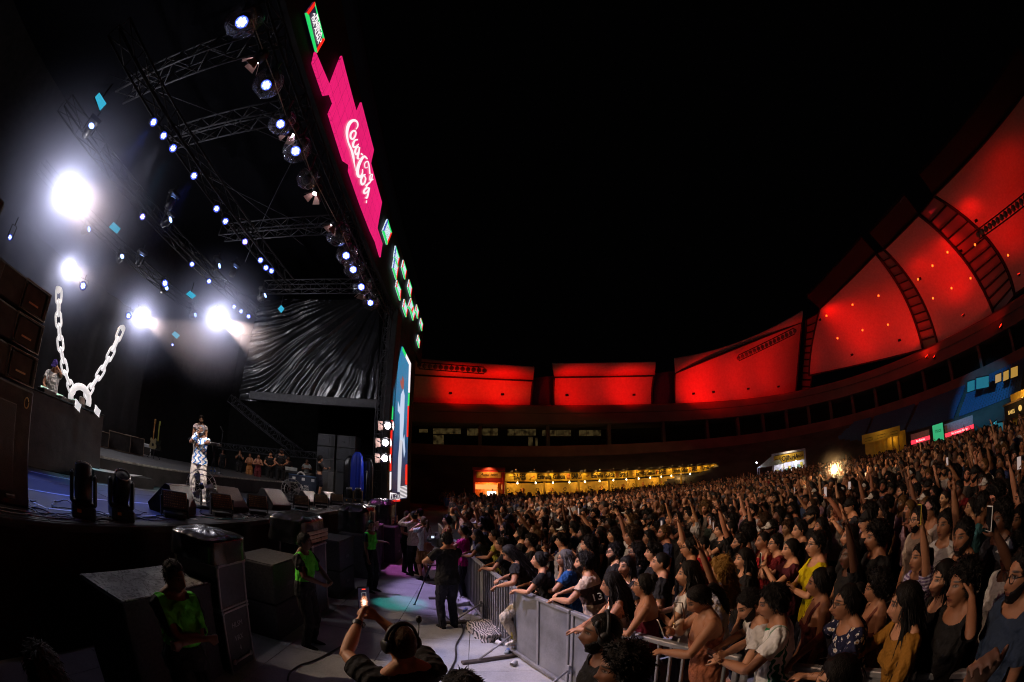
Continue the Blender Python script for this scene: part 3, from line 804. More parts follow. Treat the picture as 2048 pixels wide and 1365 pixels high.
# wrinkled black plastic sheet: folds fan out from its upper right corner
nu, nv = 120, 80
vs = []
tc = [at(478, 800, y=20.2), at(757, 797, y=20.2), at(760, 600, y=20.2), at(520, 600, y=20.2)]
for j in range(nv + 1):
    v = j / nv
    for i in range(nu + 1):
        u = i / nu
        p = tc[0].lerp(tc[1], u).lerp(tc[3].lerp(tc[2], u), v)
        a = math.atan2(1.18 - v, 1.08 - u) + .07 * mnoise.noise(V3((u * 2.2, v * 2.2, 9))) + .012 * mnoise.noise(V3((u * 9, v * 9, 3))); r = math.hypot(1.18 - v, 1.08 - u)
        f = .26 * mnoise.noise(V3((a * 14, r * .8, 0))) + .24 * mnoise.noise(V3((a * 38, r * 1.2, 5))) + .08 * mnoise.noise(V3((a * 80, r * 2, 5))) + .05 * mnoise.noise(V3((u * 8, v * 8, 2)))
        sag = .25 * math.sin(math.pi * u) * (1 - v)
        vs.append((p.x, p.y + f * min(1, r * 1.3) * .55 + .3 * math.sin(math.pi * v) * 0, p.z - sag))
w_ = nu + 1
m = MB(); m.add(vs, [(j * w_ + i, j * w_ + i + 1, (j + 1) * w_ + i + 1, (j + 1) * w_ + i) for j in range(nv) for i in range(nu)], 0, True)
k = NT('black_plastic'); k.set(Base_Color=(.02, .02, .022), Roughness=.22); k.b.inputs['Specular IOR Level'].default_value = .8
k.bump(k.noise(2.5, 5), .12, .06)
MPLASTIC = k.m
m.build('plastic_sheet', MPLASTIC, label='wrinkled shiny black plastic sheet hung at the far end of the stage', cat='tarpaulin')
MGREYB = plain('grey_beam', (.10, .10, .11), .6, .2)
a, b = at(500, 803, y=19.7), at(760, 806, y=19.7)
m = MB(); m.box(((a.x + b.x) / 2, 19.7, 6.12), (b.x - a.x, .35, .42), bevel=.02); m.build('cross_beam', MGREYB, label='dark grey steel beam under the black plastic sheet', cat='beam')
m = MB(); m.add([V3((-4.75, 20.4, 5.6)), V3((-4.5, 21.6, 5.6)), V3((-4.5, 21.6, 9.2)), V3((-4.75, 20.4, 9.0))], [(0, 1, 2, 3)])

# ---- trusses
MALU = plain('truss_aluminium', (.10, .10, .11), .55, .6)
def truss(p0, p1, size, n, label, mat=MALU, r=.028, up=(0, 0, 1), group='aluminium trusses of the stage'):
    p0, p1 = V3(p0), V3(p1)
    o = empty('roof_truss', p0, 0, label, 'truss', group)
    d = (p1 - p0); dn = d.normalized(); s = dn.cross(V3(up)).normalized() * size / 2; u = s.cross(dn).normalized() * size / 2
    cs = [s + u, s - u, -s - u, -s + u]
    for c in cs:
        m = MB(); m.tube([c, d + c], r, 6); m.build('chord', mat, o)
    for k in range(4):
        a, b = cs[k], cs[(k + 1) % 4]
        for i in range(n):
            x, y = (a, b) if i % 2 == 0 else (b, a)
            m = MB(); m.tube([x + d * (i / n), y + d * ((i + 1) / n)], r * .55, 5); m.build('brace', mat, o)
            if k % 2 == 0:
                m = MB(); m.tube([a + d * (i / n), b + d * (i / n)], r * .55, 5); m.build('brace', mat, o)
    return o
truss((-10.4, 4.0, 11), (-4.7, 4.0, 11), .55, 9, 'bright square truss crossing the stage roof near the top', r=.035)
truss((-9.6, 6.5, 11), (-4.7, 6.5, 11), .5, 8, 'dim truss crossing the roof behind the first one')
truss((-10.5, 12.0, 11), (-4.7, 12.0, 11), .5, 9, 'truss crossing the roof above the pink lamp')
truss((-10.8, 17.0, 11), (-4.7, 17.0, 11), .5, 9, 'farthest truss crossing the roof above the plastic sheet')
MTB = plain('truss_black', (.009, .009, .010), .8, 0)
truss((-7.5, 1.5, 9.35), (-7.5, 13.5, 9.35), .4, 12, 'dark lighting truss carrying the front row of lamps', MTB)
truss((-10.75, 2.5, 9.35), (-10.75, 16.5, 9.35), .4, 13, 'dark lighting truss carrying the middle row of lamps', MTB)
truss((-14.3, 4, 9.35), (-14.3, 16.5, 9.35), .4, 11, 'dark lighting truss carrying the rear row of lamps', MTB)
truss((-4.5, 1.5, 10.15), (-4.5, 18.5, 10.15), .45, 17, 'dark front truss from which the covered lamps hang', MTB)
truss((-4.65, 19.3, .1), (-4.65, 19.3, 11.5), .4, 20, 'upright truss tower holding three lit lamps', MALU, up=(1, 0, 0))
truss((-15.6, 22, 3.3), (-5.2, 22, 3.6), .35, 22, 'low lattice truss behind the side stage onlookers')
truss((-14.6, 21.3, 6.1), (-9.6, 21.3, 3.5), .45, 11, 'slanted lattice staircase truss in the dark side stage')
# guy wires under the roof
for i, (a, b) in enumerate((((-5.2, 8.5, 11.2), (-10, 3, 10.5)), ((-5, 7.5, 11.2), (-9.6, 13, 10.2)), ((-5, 14, 11), (-9, 8, 10.6)), ((-10, 5.5, 11), (-7, 13, 10.8)))):
    m = MB(); m.tube([a, b], .012, 5); m.build('guy_wire', MALU, label=['longest', 'upper right', 'lower right', 'middle'][i] + ' thin steel brace wire under the stage roof', cat='wire', group='brace wires under the stage roof')

# ---- header with led panels
m = MB(); m.box((-4.42, 14.5, 12.4), (.16, 30, 3.2)); m.build('stage_header', plain('header_black', (.008, .008, .009), .9), label='black header board across the top of the stage front', cat='header')
pil_ = empty('stage_pillar', (-4.45, 19.9, 0), 0, 'tall dark pillar between the stage and the side screen', 'pillar')
m = MB(); m.box((0, 0, 5.5), (.5, 1.15, 11), bevel=.03); m.build('cladding', plain('pillar_grey', (.055, .055, .06), .7), pil_)
wing = empty('screen_frame', (-4.5, 23.6, 0), 0, 'black frame wall around the side screen', 'screen frame')
m = MB(); m.box((0, .3, 6.8), (.3, 6.0, 13.6)); m.build('frame', plain('header_black', (.008, .008, .009), .9), wing)
def mat_led(name, col, strength, pitch=.045):
    k = NT(name)
    co = k.coord()
    sep = k.n('ShaderNodeSeparateXYZ'); k.l(co, sep.inputs[0])
    a = k.math('SINE', k.math('MULTIPLY', sep.outputs[1], 2 * math.pi / pitch)); b = k.math('SINE', k.math('MULTIPLY', sep.outputs[2], 2 * math.pi / pitch))
    dots = k.math('MULTIPLY', k.math('MULTIPLY_ADD', k.math('MULTIPLY', a, b), .30, .85), k.math('MULTIPLY', k.math('LESS_THAN', k.math('SINE', k.math('MULTIPLY', sep.outputs[1], 12.566)), .9988), k.math('LESS_THAN', k.math('SINE', k.math('MULTIPLY', sep.outputs[2], 12.566)), .9988)))
    sh = k.math('MULTIPLY_ADD', k.noise(.25, 2, co), .5, .75)
    k.set(Base_Color=(.02, .02, .02), Emission_Color=col, Emission_Strength=k.math('MULTIPLY', k.math('MULTIPLY', dots, sh), strength), Roughness=.4)
    return k.m
LEDX = -4.2
def yz(px, py): p = at(px, py, x=LEDX); return p
pink = empty('led_banner', (LEDX, 10, 11), 0, 'long bright pink led banner with white script lettering on the stage header', 'led banner')
MPINK = mat_led('pink_led', (.95, .016, .19), 1.0)
def led_poly(px, par, mat, name, dx=0.0, thick=.06):
    q = [yz(*p) + V3((dx, 0, 0)) - par.location for p in px]
    n = V3((0, 0, 0))
    for i in range(len(q)): n += (q[i] - q[0]).cross(q[(i + 1) % len(q)] - q[0])
    if n.x < 0: q = q[::-1]
    m = MB(); m.slab(q, thick); return m.build(name, mat, par)
led_poly([(632, 104), (661, 172), (660, 190), (649, 192), (627, 127)], pink, MPINK, 'led_panel', .0)
led_poly([(684, 112), (714, 226), (700, 330), (688, 322), (659, 228), (668, 207), (658, 180)], pink, MPINK, 'led_panel', .002)
led_poly([(723, 205), (748, 300), (742, 327), (764, 405), (755, 457), (743, 465), (722, 410), (699, 343), (700, 330), (714, 226)], pink, MPINK, 'led_panel', .004)
led_poly([(755, 457), (765, 488), (761, 515), (752, 484), (743, 465)], pink, MPINK, 'led_panel', .006)
MLW = glow('led_white', (1, .93, .95), 1.0)
def stroke(par, pts, wid, mat, off=(640, 220), sc=4.55, name='lettering', dx=.03):
    """a brush stroke of changing width, drawn on the banner's plane"""
    q = [(off[0] + a / sc, off[1] + b / sc) for a, b in pts]
    fine, wf = [], []
    n = len(q)
    for i in range(n - 1):
        p0, p1, p2, p3 = q[max(i - 1, 0)], q[i], q[i + 1], q[min(i + 2, n - 1)]
        for k in range(6):
            t = k / 6
            fine.append(tuple(.5 * (2 * p1[c] + (p2[c] - p0[c]) * t + (2 * p0[c] - 5 * p1[c] + 4 * p2[c] - p3[c]) * t * t + (3 * p1[c] - p0[c] - 3 * p2[c] + p3[c]) * t ** 3) for c in (0, 1)))
            wf.append((wid[i] * (1 - t) + wid[i + 1] * t) / sc)
    fine.append(q[-1]); wf.append(wid[-1] / sc)
    L_, Rr = [], []
    for i, p in enumerate(fine):
        a, b = fine[max(i - 1, 0)], fine[min(i + 1, len(fine) - 1)]
        d = (b[0] - a[0], b[1] - a[1]); l = math.hypot(*d) or 1; nx, ny = -d[1] / l, d[0] / l
        L_.append(yz(p[0] + nx * wf[i] / 2, p[1] + ny * wf[i] / 2)); Rr.append(yz(p[0] - nx * wf[i] / 2, p[1] - ny * wf[i] / 2))
    k = len(L_); m = MB(); sh = V3((dx, 0, 0)) - par.location
    m.add([p + sh for p in L_ + Rr], [(i, i + 1, k + i + 1, k + i) for i in range(k - 1)])
    return m.build(name, mat, par)
S = lambda *a: stroke(pink, *a, MLW)
S([(318, 180), (336, 150), (330, 112), (298, 97), (262, 122), (242, 170), (237, 230), (250, 300), (278, 365), (293, 420), (303, 480), (316, 558)], [8, 12, 16, 24, 32, 30, 22, 16, 20, 24, 14, 2])
S([(318, 195), (296, 192), (273, 218), (270, 252), (290, 268), (312, 240), (318, 205), (300, 196)], [12, 16, 20, 18, 16, 16, 14, 8])
S([(338, 272), (312, 278), (294, 308), (298, 340), (325, 332), (345, 310)], [12, 16, 22, 18, 12, 8])
S([(345, 335), (322, 348), (312, 385), (325, 408), (345, 380), (352, 345)], [12, 18, 20, 16, 14, 12])
S([(352, 340), (345, 390), (335, 440), (352, 445)], [14, 16, 20, 8])
S([(366, 398), (382, 412)], [14, 14])
S([(430, 520), (405, 530), (400, 490), (425, 470), (438, 500), (447, 585)], [6, 8, 10, 12, 12, 14])
S([(425, 450), (395, 425), (362, 465), (338, 525), (335, 585), (355, 612), (378, 580), (380, 540)], [10, 20, 28, 30, 28, 22, 14, 8])
S([(408, 590), (385, 600), (366, 640), (375, 680), (398, 665), (408, 625), (395, 602)], [12, 16, 20, 18, 16, 14, 8])
S([(478, 632), (450, 640), (450, 600), (470, 590), (455, 650), (425, 680), (405, 690)], [14, 14, 10, 10, 12, 14, 8])
S([(445, 660), (420, 690), (412, 725)], [12, 14, 12])
S([(440, 710), (412, 715), (393, 742), (400, 762), (425, 745), (440, 715)], [12, 16, 20, 16, 14, 12])
S([(443, 708), (432, 760), (420, 800), (405, 800)], [14, 16, 18, 8])
S([(418, 825), (414, 850)], [10, 10])
# square led tile with the festival words
mus = empty('led_tile', (LEDX, 4.4, 11.6), 0, 'upright led tile with green border and white words above the pink banner', 'led tile')
c4 = [(629, 4), (649, 80), (634, 106), (613, 26)]
led_poly(c4, mus, glow('led_dark', (.02, .01, .05), .6), 'led_panel', 0)
for (a, b) in ((0, 1), (2, 3)):
    pa, pb = c4[a], c4[b]; cx_, cy_ = 631, 54
    ia, ib = (pa[0] + (cx_ - pa[0]) * .22 * (1 if a == 0 else 1), pa[1] + (cy_ - pa[1]) * .10), (pb[0] + (cx_ - pb[0]) * .22, pb[1] + (cy_ - pb[1]) * .10)
    led_poly([pa, pb, ib, ia], mus, glow('led_green', (.02, .75, .15), 1.0), 'border', .012)
for (a, b) in ((1, 2), (3, 0)):
    pa, pb = c4[a], c4[b]
    ia, ib = (pa[0] + (631 - pa[0]) * .15, pa[1] + (54 - pa[1]) * .16), (pb[0] + (631 - pb[0]) * .15, pb[1] + (54 - pb[1]) * .16)
    led_poly([pa, pb, ib, ia], mus, glow('led_red', (.95, .02, .01), 1.0), 'border', .016)
for t, z in (('MUSICA', 11.80), ('ALIMENTO', 11.67), ('DA ALMA', 11.54)):
    text(t, facing(V3((LEDX + .03, 4.40, z)) - mus.location, (0, 1, 0)), .165, MLW, mus, sx=1.15, ext=.003, bold=.004)
# diamond led tiles
def mat_tile():
    k = NT('diamond_led')
    v = k.n('ShaderNodeTexVoronoi', i_Scale=16.0); k.l(k.coord(), v.inputs['Vector'])
    k.set(Base_Color=(.02, .02, .02), Emission_Color=k.ramp(v.outputs[0], [(.25, (.05, .08, .10)), (.40, (.75, .92, 1.0))]), Emission_Strength=.95)
    return k.m
MTILE = mat_tile()
def diamond(px, lab, flip):
    c = (sum(p[0] for p in px) / 4, sum(p[1] for p in px) / 4)
    o = empty('led_diamond', yz(*c), 0, lab, 'led tile', 'small diamond led tiles on the stage header')
    led_poly(px, o, MTILE, 'led_panel', 0)
    ins = lambda p, t: (p[0] + (c[0] - p[0]) * t, p[1] + (c[1] - p[1]) * t)
    for (a, b), mt in (((0, 1), 'g'), ((1, 2), 'r'), ((2, 3), 'g'), ((3, 0), 'r' if flip else 'b')):
        mat = {'g': glow('led_green', (.02, .75, .15), 1.0), 'r': glow('led_red', (.95, .02, .01), 1.0), 'b': glow('led_blue', (.06, .10, .6), .9)}[mt]
        led_poly([px[a], px[b], ins(px[b], .26), ins(px[a], .26)], o, mat, 'border', .012 + .002 * (a % 2))
def zc(pts): return [(740 + a / 4.707, 430 + b / 4.707) for a, b in pts]
for i, (pts, lab) in enumerate([
    ([(166, 40), (206, 170), (163, 282), (122, 150)], 'largest diamond led tile right beside the pink banner tip'),
    ([(243, 292), (278, 405), (262, 490), (228, 395)], 'upper of two touching diamond tiles below the largest one'),
    ([(232, 400), (268, 492), (250, 612), (215, 500)], 'lower of two touching diamond tiles below the largest one'),
    ([(316, 425), (346, 525), (331, 608), (300, 495)], 'diamond tile right of the touching pair'),
    ([(256, 615), (293, 705), (286, 808), (245, 680)], 'lone diamond tile under the touching pair'),
    ([(370, 610), (396, 690), (384, 776), (357, 680)], 'diamond tile above the merged middle pair'),
    ([(325, 793), (356, 885), (342, 964), (310, 870)], 'diamond tile left of the merged middle pair'),
    ([(388, 782), (412, 868), (398, 930), (360, 862)], 'upper tile of the merged middle pair'),
    ([(408, 860), (428, 925), (407, 996), (383, 905)], 'lower tile of the merged middle pair'),
    ([(441, 845), (460, 905), (451, 980), (430, 905)], 'narrow diamond tile right of the merged middle pair'),
    ([(480, 972), (499, 1030), (490, 1095), (471, 1025)], 'diamond tile farthest to the right'),
    ([(455, 1130), (473, 1185), (464, 1255), (444, 1185)], 'lowest diamond tile above the side screen')]):
    diamond(zc(pts), lab, i > 2)
# side screen showing the singer
scr = empty('side_screen', (LEDX, 23, 1.4), 0, 'tall led side screen showing the singer in blue, with green and red border', 'led screen')
def zs_(pts): return [(740 + a / 4.0147, 680 + b / 4.0147) for a, b in pts]
def mat_screen():
    k = NT('screen_picture')
    co = k.coord()
    nz = k.noise(1.2, 4, co); sep = k.n('ShaderNodeSeparateXYZ'); k.l(co, sep.inputs[0])
    h = k.math('DIVIDE', sep.outputs[2], 8.3)
    col = k.ramp(k.math('ADD', h, k.math('MULTIPLY', k.math('SUBTRACT', nz, .5), .25)), [(.12, (.01, .015, .05)), (.35, (.02, .06, .16)), (.6, (.03, .20, .38)), (1.0, (.03, .24, .45))])
    k.set(Base_Color=(.02, .02, .02), Emission_Color=col, Emission_Strength=.9)
    return k.m
led_poly(zs_([(262, 55), (328, 190), (318, 430), (305, 780), (297, 1275), (158, 1290), (165, 1000), (180, 600), (186, 400), (235, 190)]), scr, mat_screen(), 'led_panel')
MSW, MSG, MSR = glow('led_white', (1, .93, .95), 1.0), glow('led_green', (.02, .75, .15), 1.0), glow('led_red', (.95, .02, .01), 1.0)
for pts, mt in (([(262, 55), (288, 110), (283, 140), (258, 85)], MSG), ([(288, 110), (328, 190), (318, 425), (306, 425), (312, 200), (283, 140)], MSW), ([(317, 430), (313, 530), (301, 530), (306, 430)], MSG), ([(313, 530), (305, 780), (293, 780), (301, 530)], MSR),
                ([(298, 1000), (297, 1165), (280, 1160), (283, 1005)], MSR), ([(180, 530), (186, 545), (182, 640), (172, 640)], MSG), ([(182, 645), (170, 1050), (157, 1055), (168, 645)], MSR), ([(170, 1060), (168, 1200), (156, 1210), (158, 1060)], MSW),
                ([(160, 1225), (235, 1240), (235, 1285), (158, 1290)], MSW), ([(158, 1285), (240, 1280), (240, 1298), (155, 1302)], MSR)):
    led_poly(zs_(pts), scr, mt, 'border', .015, .01)
for i in range(9):
    led_poly(zs_([(240, 1180 + i * 11), (295, 1170 + i * 11), (295, 1175 + i * 11), (240, 1185 + i * 11)]), scr, MSW, 'border', .018, .006)
text('ALIMENTO', facing(yz(*zs_([(196, 1262)])[0]) + V3((.04, 0, 0)) - scr.location, (0, 1, 0)), .42, glow('led_dark', (.02, .01, .05), .6), scr, sx=1.1)
MFIG = glow('screen_shirt', (.62, .74, .95), .9); MFS = glow('screen_skin', (.42, .12, .10), .8); MFT = glow('screen_trousers', (.72, .72, .80), .85)
for pts, mt in (([(262, 288), (274, 330), (268, 400), (255, 395), (248, 340)], MFS), ([(238, 300), (250, 345), (262, 380), (255, 395), (244, 360)], MFS), ([(268, 395), (278, 450), (272, 640), (262, 810), (238, 800), (240, 560), (248, 440)], MFIG), ([(224, 490), (244, 560), (240, 600), (222, 570)], MFIG),
                ([(262, 800), (252, 1000), (240, 1225), (220, 1220), (225, 960), (238, 800)], MFT), ([(275, 760), (282, 900), (272, 950), (262, 810)], MFIG)):
    led_poly(zs_(pts), scr, mt, 'picture_figure', .008, .004)
m = MB()

# ---- lamps under the roof
MBODY = plain('lamp_black', (.02, .02, .022), .45)
def lens_mesh(r, n=7):
    m = MB()
    m.lathe([(r * .22, .0), (r * .22, .012)], 8)
    for k in range(n - 1):
        a = k * 2 * math.pi / (n - 1); m.lathe([(r * .27, .0), (r * .27, .012)], 8, M=Matrix.Translation((r * .62 * math.cos(a), r * .62 * math.sin(a), 0)))
    return m
MLEDW = glow('led_cool', (.36, .46, 1.0), 10); MLEDB = glow('led_deep_blue', (.03, .05, 1.0), 7); MLEDP = glow('led_pinkish', (1, .55, .8), 9)
_par = {}
def par_lamp(pos, aim, label, r=.11, lens='w', watt=0, col=(.5, .6, 1), ang=35, hang=.25):
    o = empty('par_lamp', pos, 0, label, 'stage lamp', 'led lamps hung under the stage roof')
    d = (V3(aim) - V3(pos)).normalized(); M = frame((0, 0, 0), (0, 0, 1) if abs(d.z) < .95 else (1, 0, 0), d)
    m = MB(); m.lathe([(r * .5, -r * 2.6), (r * .95, -r * 2.2), (r * 1.05, -.02), (r * 1.08, .02), (r * .98, .02), (r * .95, -.02)], 16, M=M); m.build('can', MBODY, o)
    m = lens_mesh(r * .72); q = MB(); q.add(m.v, m.f, 0, False, M @ Matrix.Translation((0, 0, -.015))); q.build('led_cluster', {'w': MLEDW, 'b': MLEDB, 'p': MLEDP}[lens], o)
    q = MB(); q.lathe([(r * .96, -.022), (r * .96, -.020)], 16, M=M); q.build('lens_plate', glow('lens_plate_blue', (.06, .10, 1.0), 3.5), o)
    s = M @ V3((0, r * 1.25, -r)); s2 = M @ V3((0, -r * 1.25, -r)); t = V3((0, 0, hang))
    m = MB(); m.tube([s, s + t, s2 + t, s2], .012, 5); m.tube([(s + s2) / 2 + t, (s + s2) / 2 + t * 1.7], .014, 5); m.build('yoke', MBODY, o)
    if watt: spot(d * .05, d, watt, col, ang, .5, .05, o)
    return o
CROWD = V3((4, 7, 1.5)); CAMP = V3((0, 0, 2.6))
row1 = [(307, 245), (327, 272), (346, 297), (388, 352), (433, 418), (451, 443), (490, 484), (521, 521), (532, 536), (543, 542)]
for i, px in enumerate(row1):
    p = at(*px, x=-7.5); par_lamp(p, CAMP + V3((rnd.uniform(-1, 1), rnd.uniform(0, 3), 0)), ('lit lamp %s of the front row under the roof, counted from the top' % ['first', 'second', 'third', 'fourth', 'fifth', 'sixth', 'pink glowing seventh', 'eighth', 'ninth', 'tenth'][i]), .105, 'p' if i == 6 else 'w')
row2 = [(285, 434), (384, 529), (418, 563), (468, 614), (482, 623), (497, 633)]
for i, px in enumerate(row2):
    p = at(*px, x=-10.75); par_lamp(p, CAMP + V3((rnd.uniform(-2, 2), rnd.uniform(0, 3), 0)), 'lit lamp %s of the middle row under the roof, counted from the top' % ['first', 'second', 'third', 'fourth', 'fifth', 'sixth'][i], .11, 'p' if i == 0 else 'w')
for i, (px, x, r) in enumerate([((166, 572), -14.3, .16), ((330, 567), -12.5, .15), ((257, 632), -15.5, .15), ((345, 690), -16, .07), ((20, 475), -9, .06)]):
    p = at(*px, x=x); par_lamp(p, CAMP, ['round white lamp between the two left glares', 'round pale blue lamp above the middle glare', 'round lamp touching the third glare', 'small blue lamp low above the dark stage', 'small cyan lamp at the left edge'][i], r, 'w')
# moving heads seen from the side: tilted drum in a yoke
def mover_hang(px, x, label, s=1.0, lit='b', tilt=.9):
    p = at(*px, x=x)
    o = empty('hanging_moving_head', p, rnd.uniform(-.4, .4), label, 'moving head lamp', 'moving head lamps hanging in the rig')
    M = Matrix.Rotation(tilt, 4, 'Y')
    m = MB(); m.lathe([(.05, -.20), (.13, -.17), (.14, .05), (.12, .16), (.11, .20)], 16, M=M @ Matrix.Diagonal((s, s, s, 1))); m.build('head', MBODY, o)
    m = MB(); m.lathe([(.105, .205), (.05, .225)], 16, M=M @ Matrix.Diagonal((s, s, s, 1))); m.build('lens', glow('mover_lens', (.25, .40, 1.0), 5), o)
    m = MB()
    for sy in (1, -1): m.box((0, sy * .19 * s, .12 * s), (.09 * s, .04 * s, .36 * s), bevel=.01)
    m.build_each('yoke_arm', MBODY, o)
    m = MB(); m.box((0, 0, .36 * s), (.26 * s, .44 * s, .14 * s), bevel=.02); m.tube([(0, 0, .42 * s), (0, 0, .42 * s + .25)], .02, 6); m.build('base', MBODY, o)
    return o
for i, (px, x, t) in enumerate([((176, 262), -10.2, 1.3), ((171, 462), -14.3, 1.3), ((240, 518), -14.3, 1.3), ((332, 445), -10.3, 1.2), ((279, 522), -13, .2), ((328, 580), -13.3, 1.3), ((431, 535), -10.7, 1.3), ((466, 545), -10.2, .3), ((523, 595), -9.5, 1.2), ((385, 632), -14, 1.4), ((340, 408), -9.8, .1)]):
    mover_hang(px, x, ['moving head lamp high at the left below the cyan square', 'moving head lamp under the largest glare', 'moving head lamp left of the rig centre', 'moving head lamp hanging under the dark pair', 'dark moving head right of the one left of centre', 'moving head lamp just under the round pale blue lamp', 'moving head near the cyan patch', 'dark moving head right of the cyan patch', 'moving head at the sheet corner', 'small moving head left of the right glare', 'dark upper moving head of the hanging pair'][i], 1.0, 'b', t)
# cyan frosted frames
for i, (px, x) in enumerate([([(189, 195), (197, 187), (211, 209), (199, 222)], -7.6), ([(217, 455), (226, 445), (240, 458), (233, 468)], -10.7), ([(371, 589), (379, 582), (391, 592), (383, 598)], -10.7), ([(343, 669), (349, 663), (359, 671), (353, 678)], -15.2), ([(555, 618), (561, 611), (567, 618), (561, 626)], -7.2)]):
    q = [at(*p, x=x) for p in px]; c = sum(q, V3()) / 4
    o = empty('soft_light', c, 0, ['cyan square light panel highest at the left', 'cyan square light panel right of the largest glare', 'cyan square light panel above the right glare', 'cyan square light panel low above the stage', 'teal diamond light panel nearest the plastic sheet'][i], 'light panel', 'cyan light panels in the rig')
    for (u0, u1) in ((0, .47), (.53, 1)):
        m = MB(); m.slab([q[0].lerp(q[1], u0) - c, q[0].lerp(q[1], u1) - c, q[3].lerp(q[2], u1) - c, q[3].lerp(q[2], u0) - c], .04); m.build('pane', glow('cyan_panel', (.04, .48, .72), .85), o)
    m = MB(); m.tube([p - c for p in q], .02, 5, closed=True); m.tube([V3(), V3((0, 0, .5))], .015, 5); m.build('frame', MBODY, o)
# four glaring wash lamps
GL = [((135, 385), -11.2, 'largest glaring white lamp at the upper left', .20, (4.0, 5.0, 1.4), 40), ((138, 537), -16.0, 'glaring white lamp above the giant chain', .22, (4, 7.0, 1.4), 28), ((280, 633), -15.8, 'glaring white lamp above the backdrop edge', .24, (5, 12, 1.4), 30), ((433, 635), -10.9, 'glaring white lamp left of the plastic sheet', .20, (6, 17, 1.4), 40)]
GLP = []
for px, x, lab, r, aim_, cone in GL:
    p = at(*px, x=x); GLP.append(p)
    o = empty('wash_lamp', p, 0, lab, 'stage lamp', 'glaring wash lamps')
    d = (V3(aim_) - p).normalized(); M = frame((0, 0, 0), (0, 0, 1), d)
    m = MB(); m.lathe([(r * .5, -.4), (r * 1.05, -.3), (r * 1.1, .0), (r, .02)], 18, M=M); m.build('can', MBODY, o)
    m = MB(); m.lathe([(r * .97, .0), (r * .6, .05), (r * .1, .07)], 18, M=M); m.build('lens', glow('wash_lens', (1, .95, 1.0), 90), o)
    m = MB(); m.tube([M @ V3((0, r * 1.2, 0)), M @ V3((0, r * 1.2, 0)) + V3((0, 0, .45)), M @ V3((0, -r * 1.2, 0)) + V3((0, 0, .45)), M @ V3((0, -r * 1.2, 0))], .02, 5); m.build('yoke', MBODY, o)
    spot(d * .12, d, 7600, (1.0, .70, .46), cone, .5, .04, o)

# ---- clear rain domes along the front truss
def mat_dome():
    k = NT('clear_dome')
    k.set(Base_Color=(.85, .88, .95), Roughness=.06)
    tr = k.n('ShaderNodeBsdfTransparent'); mx = k.n('ShaderNodeMixShader')
    fr = k.n('ShaderNodeLayerWeight', i_Blend=.35)
    gl_ = k.n('ShaderNodeBsdfGlossy', i_Roughness=.12); gl_.inputs['Color'].default_value = (.8, .82, .9, 1)
    k.l(k.math('MULTIPLY_ADD', k.math('POWER', fr.outputs['Facing'], 2.0), .85, .16, clamp=True), mx.inputs[0]); k.l(tr.outputs[0], mx.inputs[1]); k.l(gl_.outputs[0], mx.inputs[2]); k.l(mx.outputs[0], k.out.inputs[0])
    bp = k.n('ShaderNodeBump', i_Strength=.9, i_Distance=.06); k.l(k.noise(9, 4), bp.inputs['Height']); k.l(bp.outputs[0], gl_.inputs['Normal'])
    return k.m
MDOME = mat_dome()
MGLINT = plain('dome_glint', (.75, .75, .80), .15)  # for pale tubes added as glints along the folds of the plastic
BUB = [((488, 40), 34), ((536, 166), 28), ((564, 244), 24), ((594, 298), 26), ((615, 357), 20), ((676, 468), 22), ((694, 508), 20), ((708, 536), 19), ((724, 571), 18), ((742, 603), 16)]
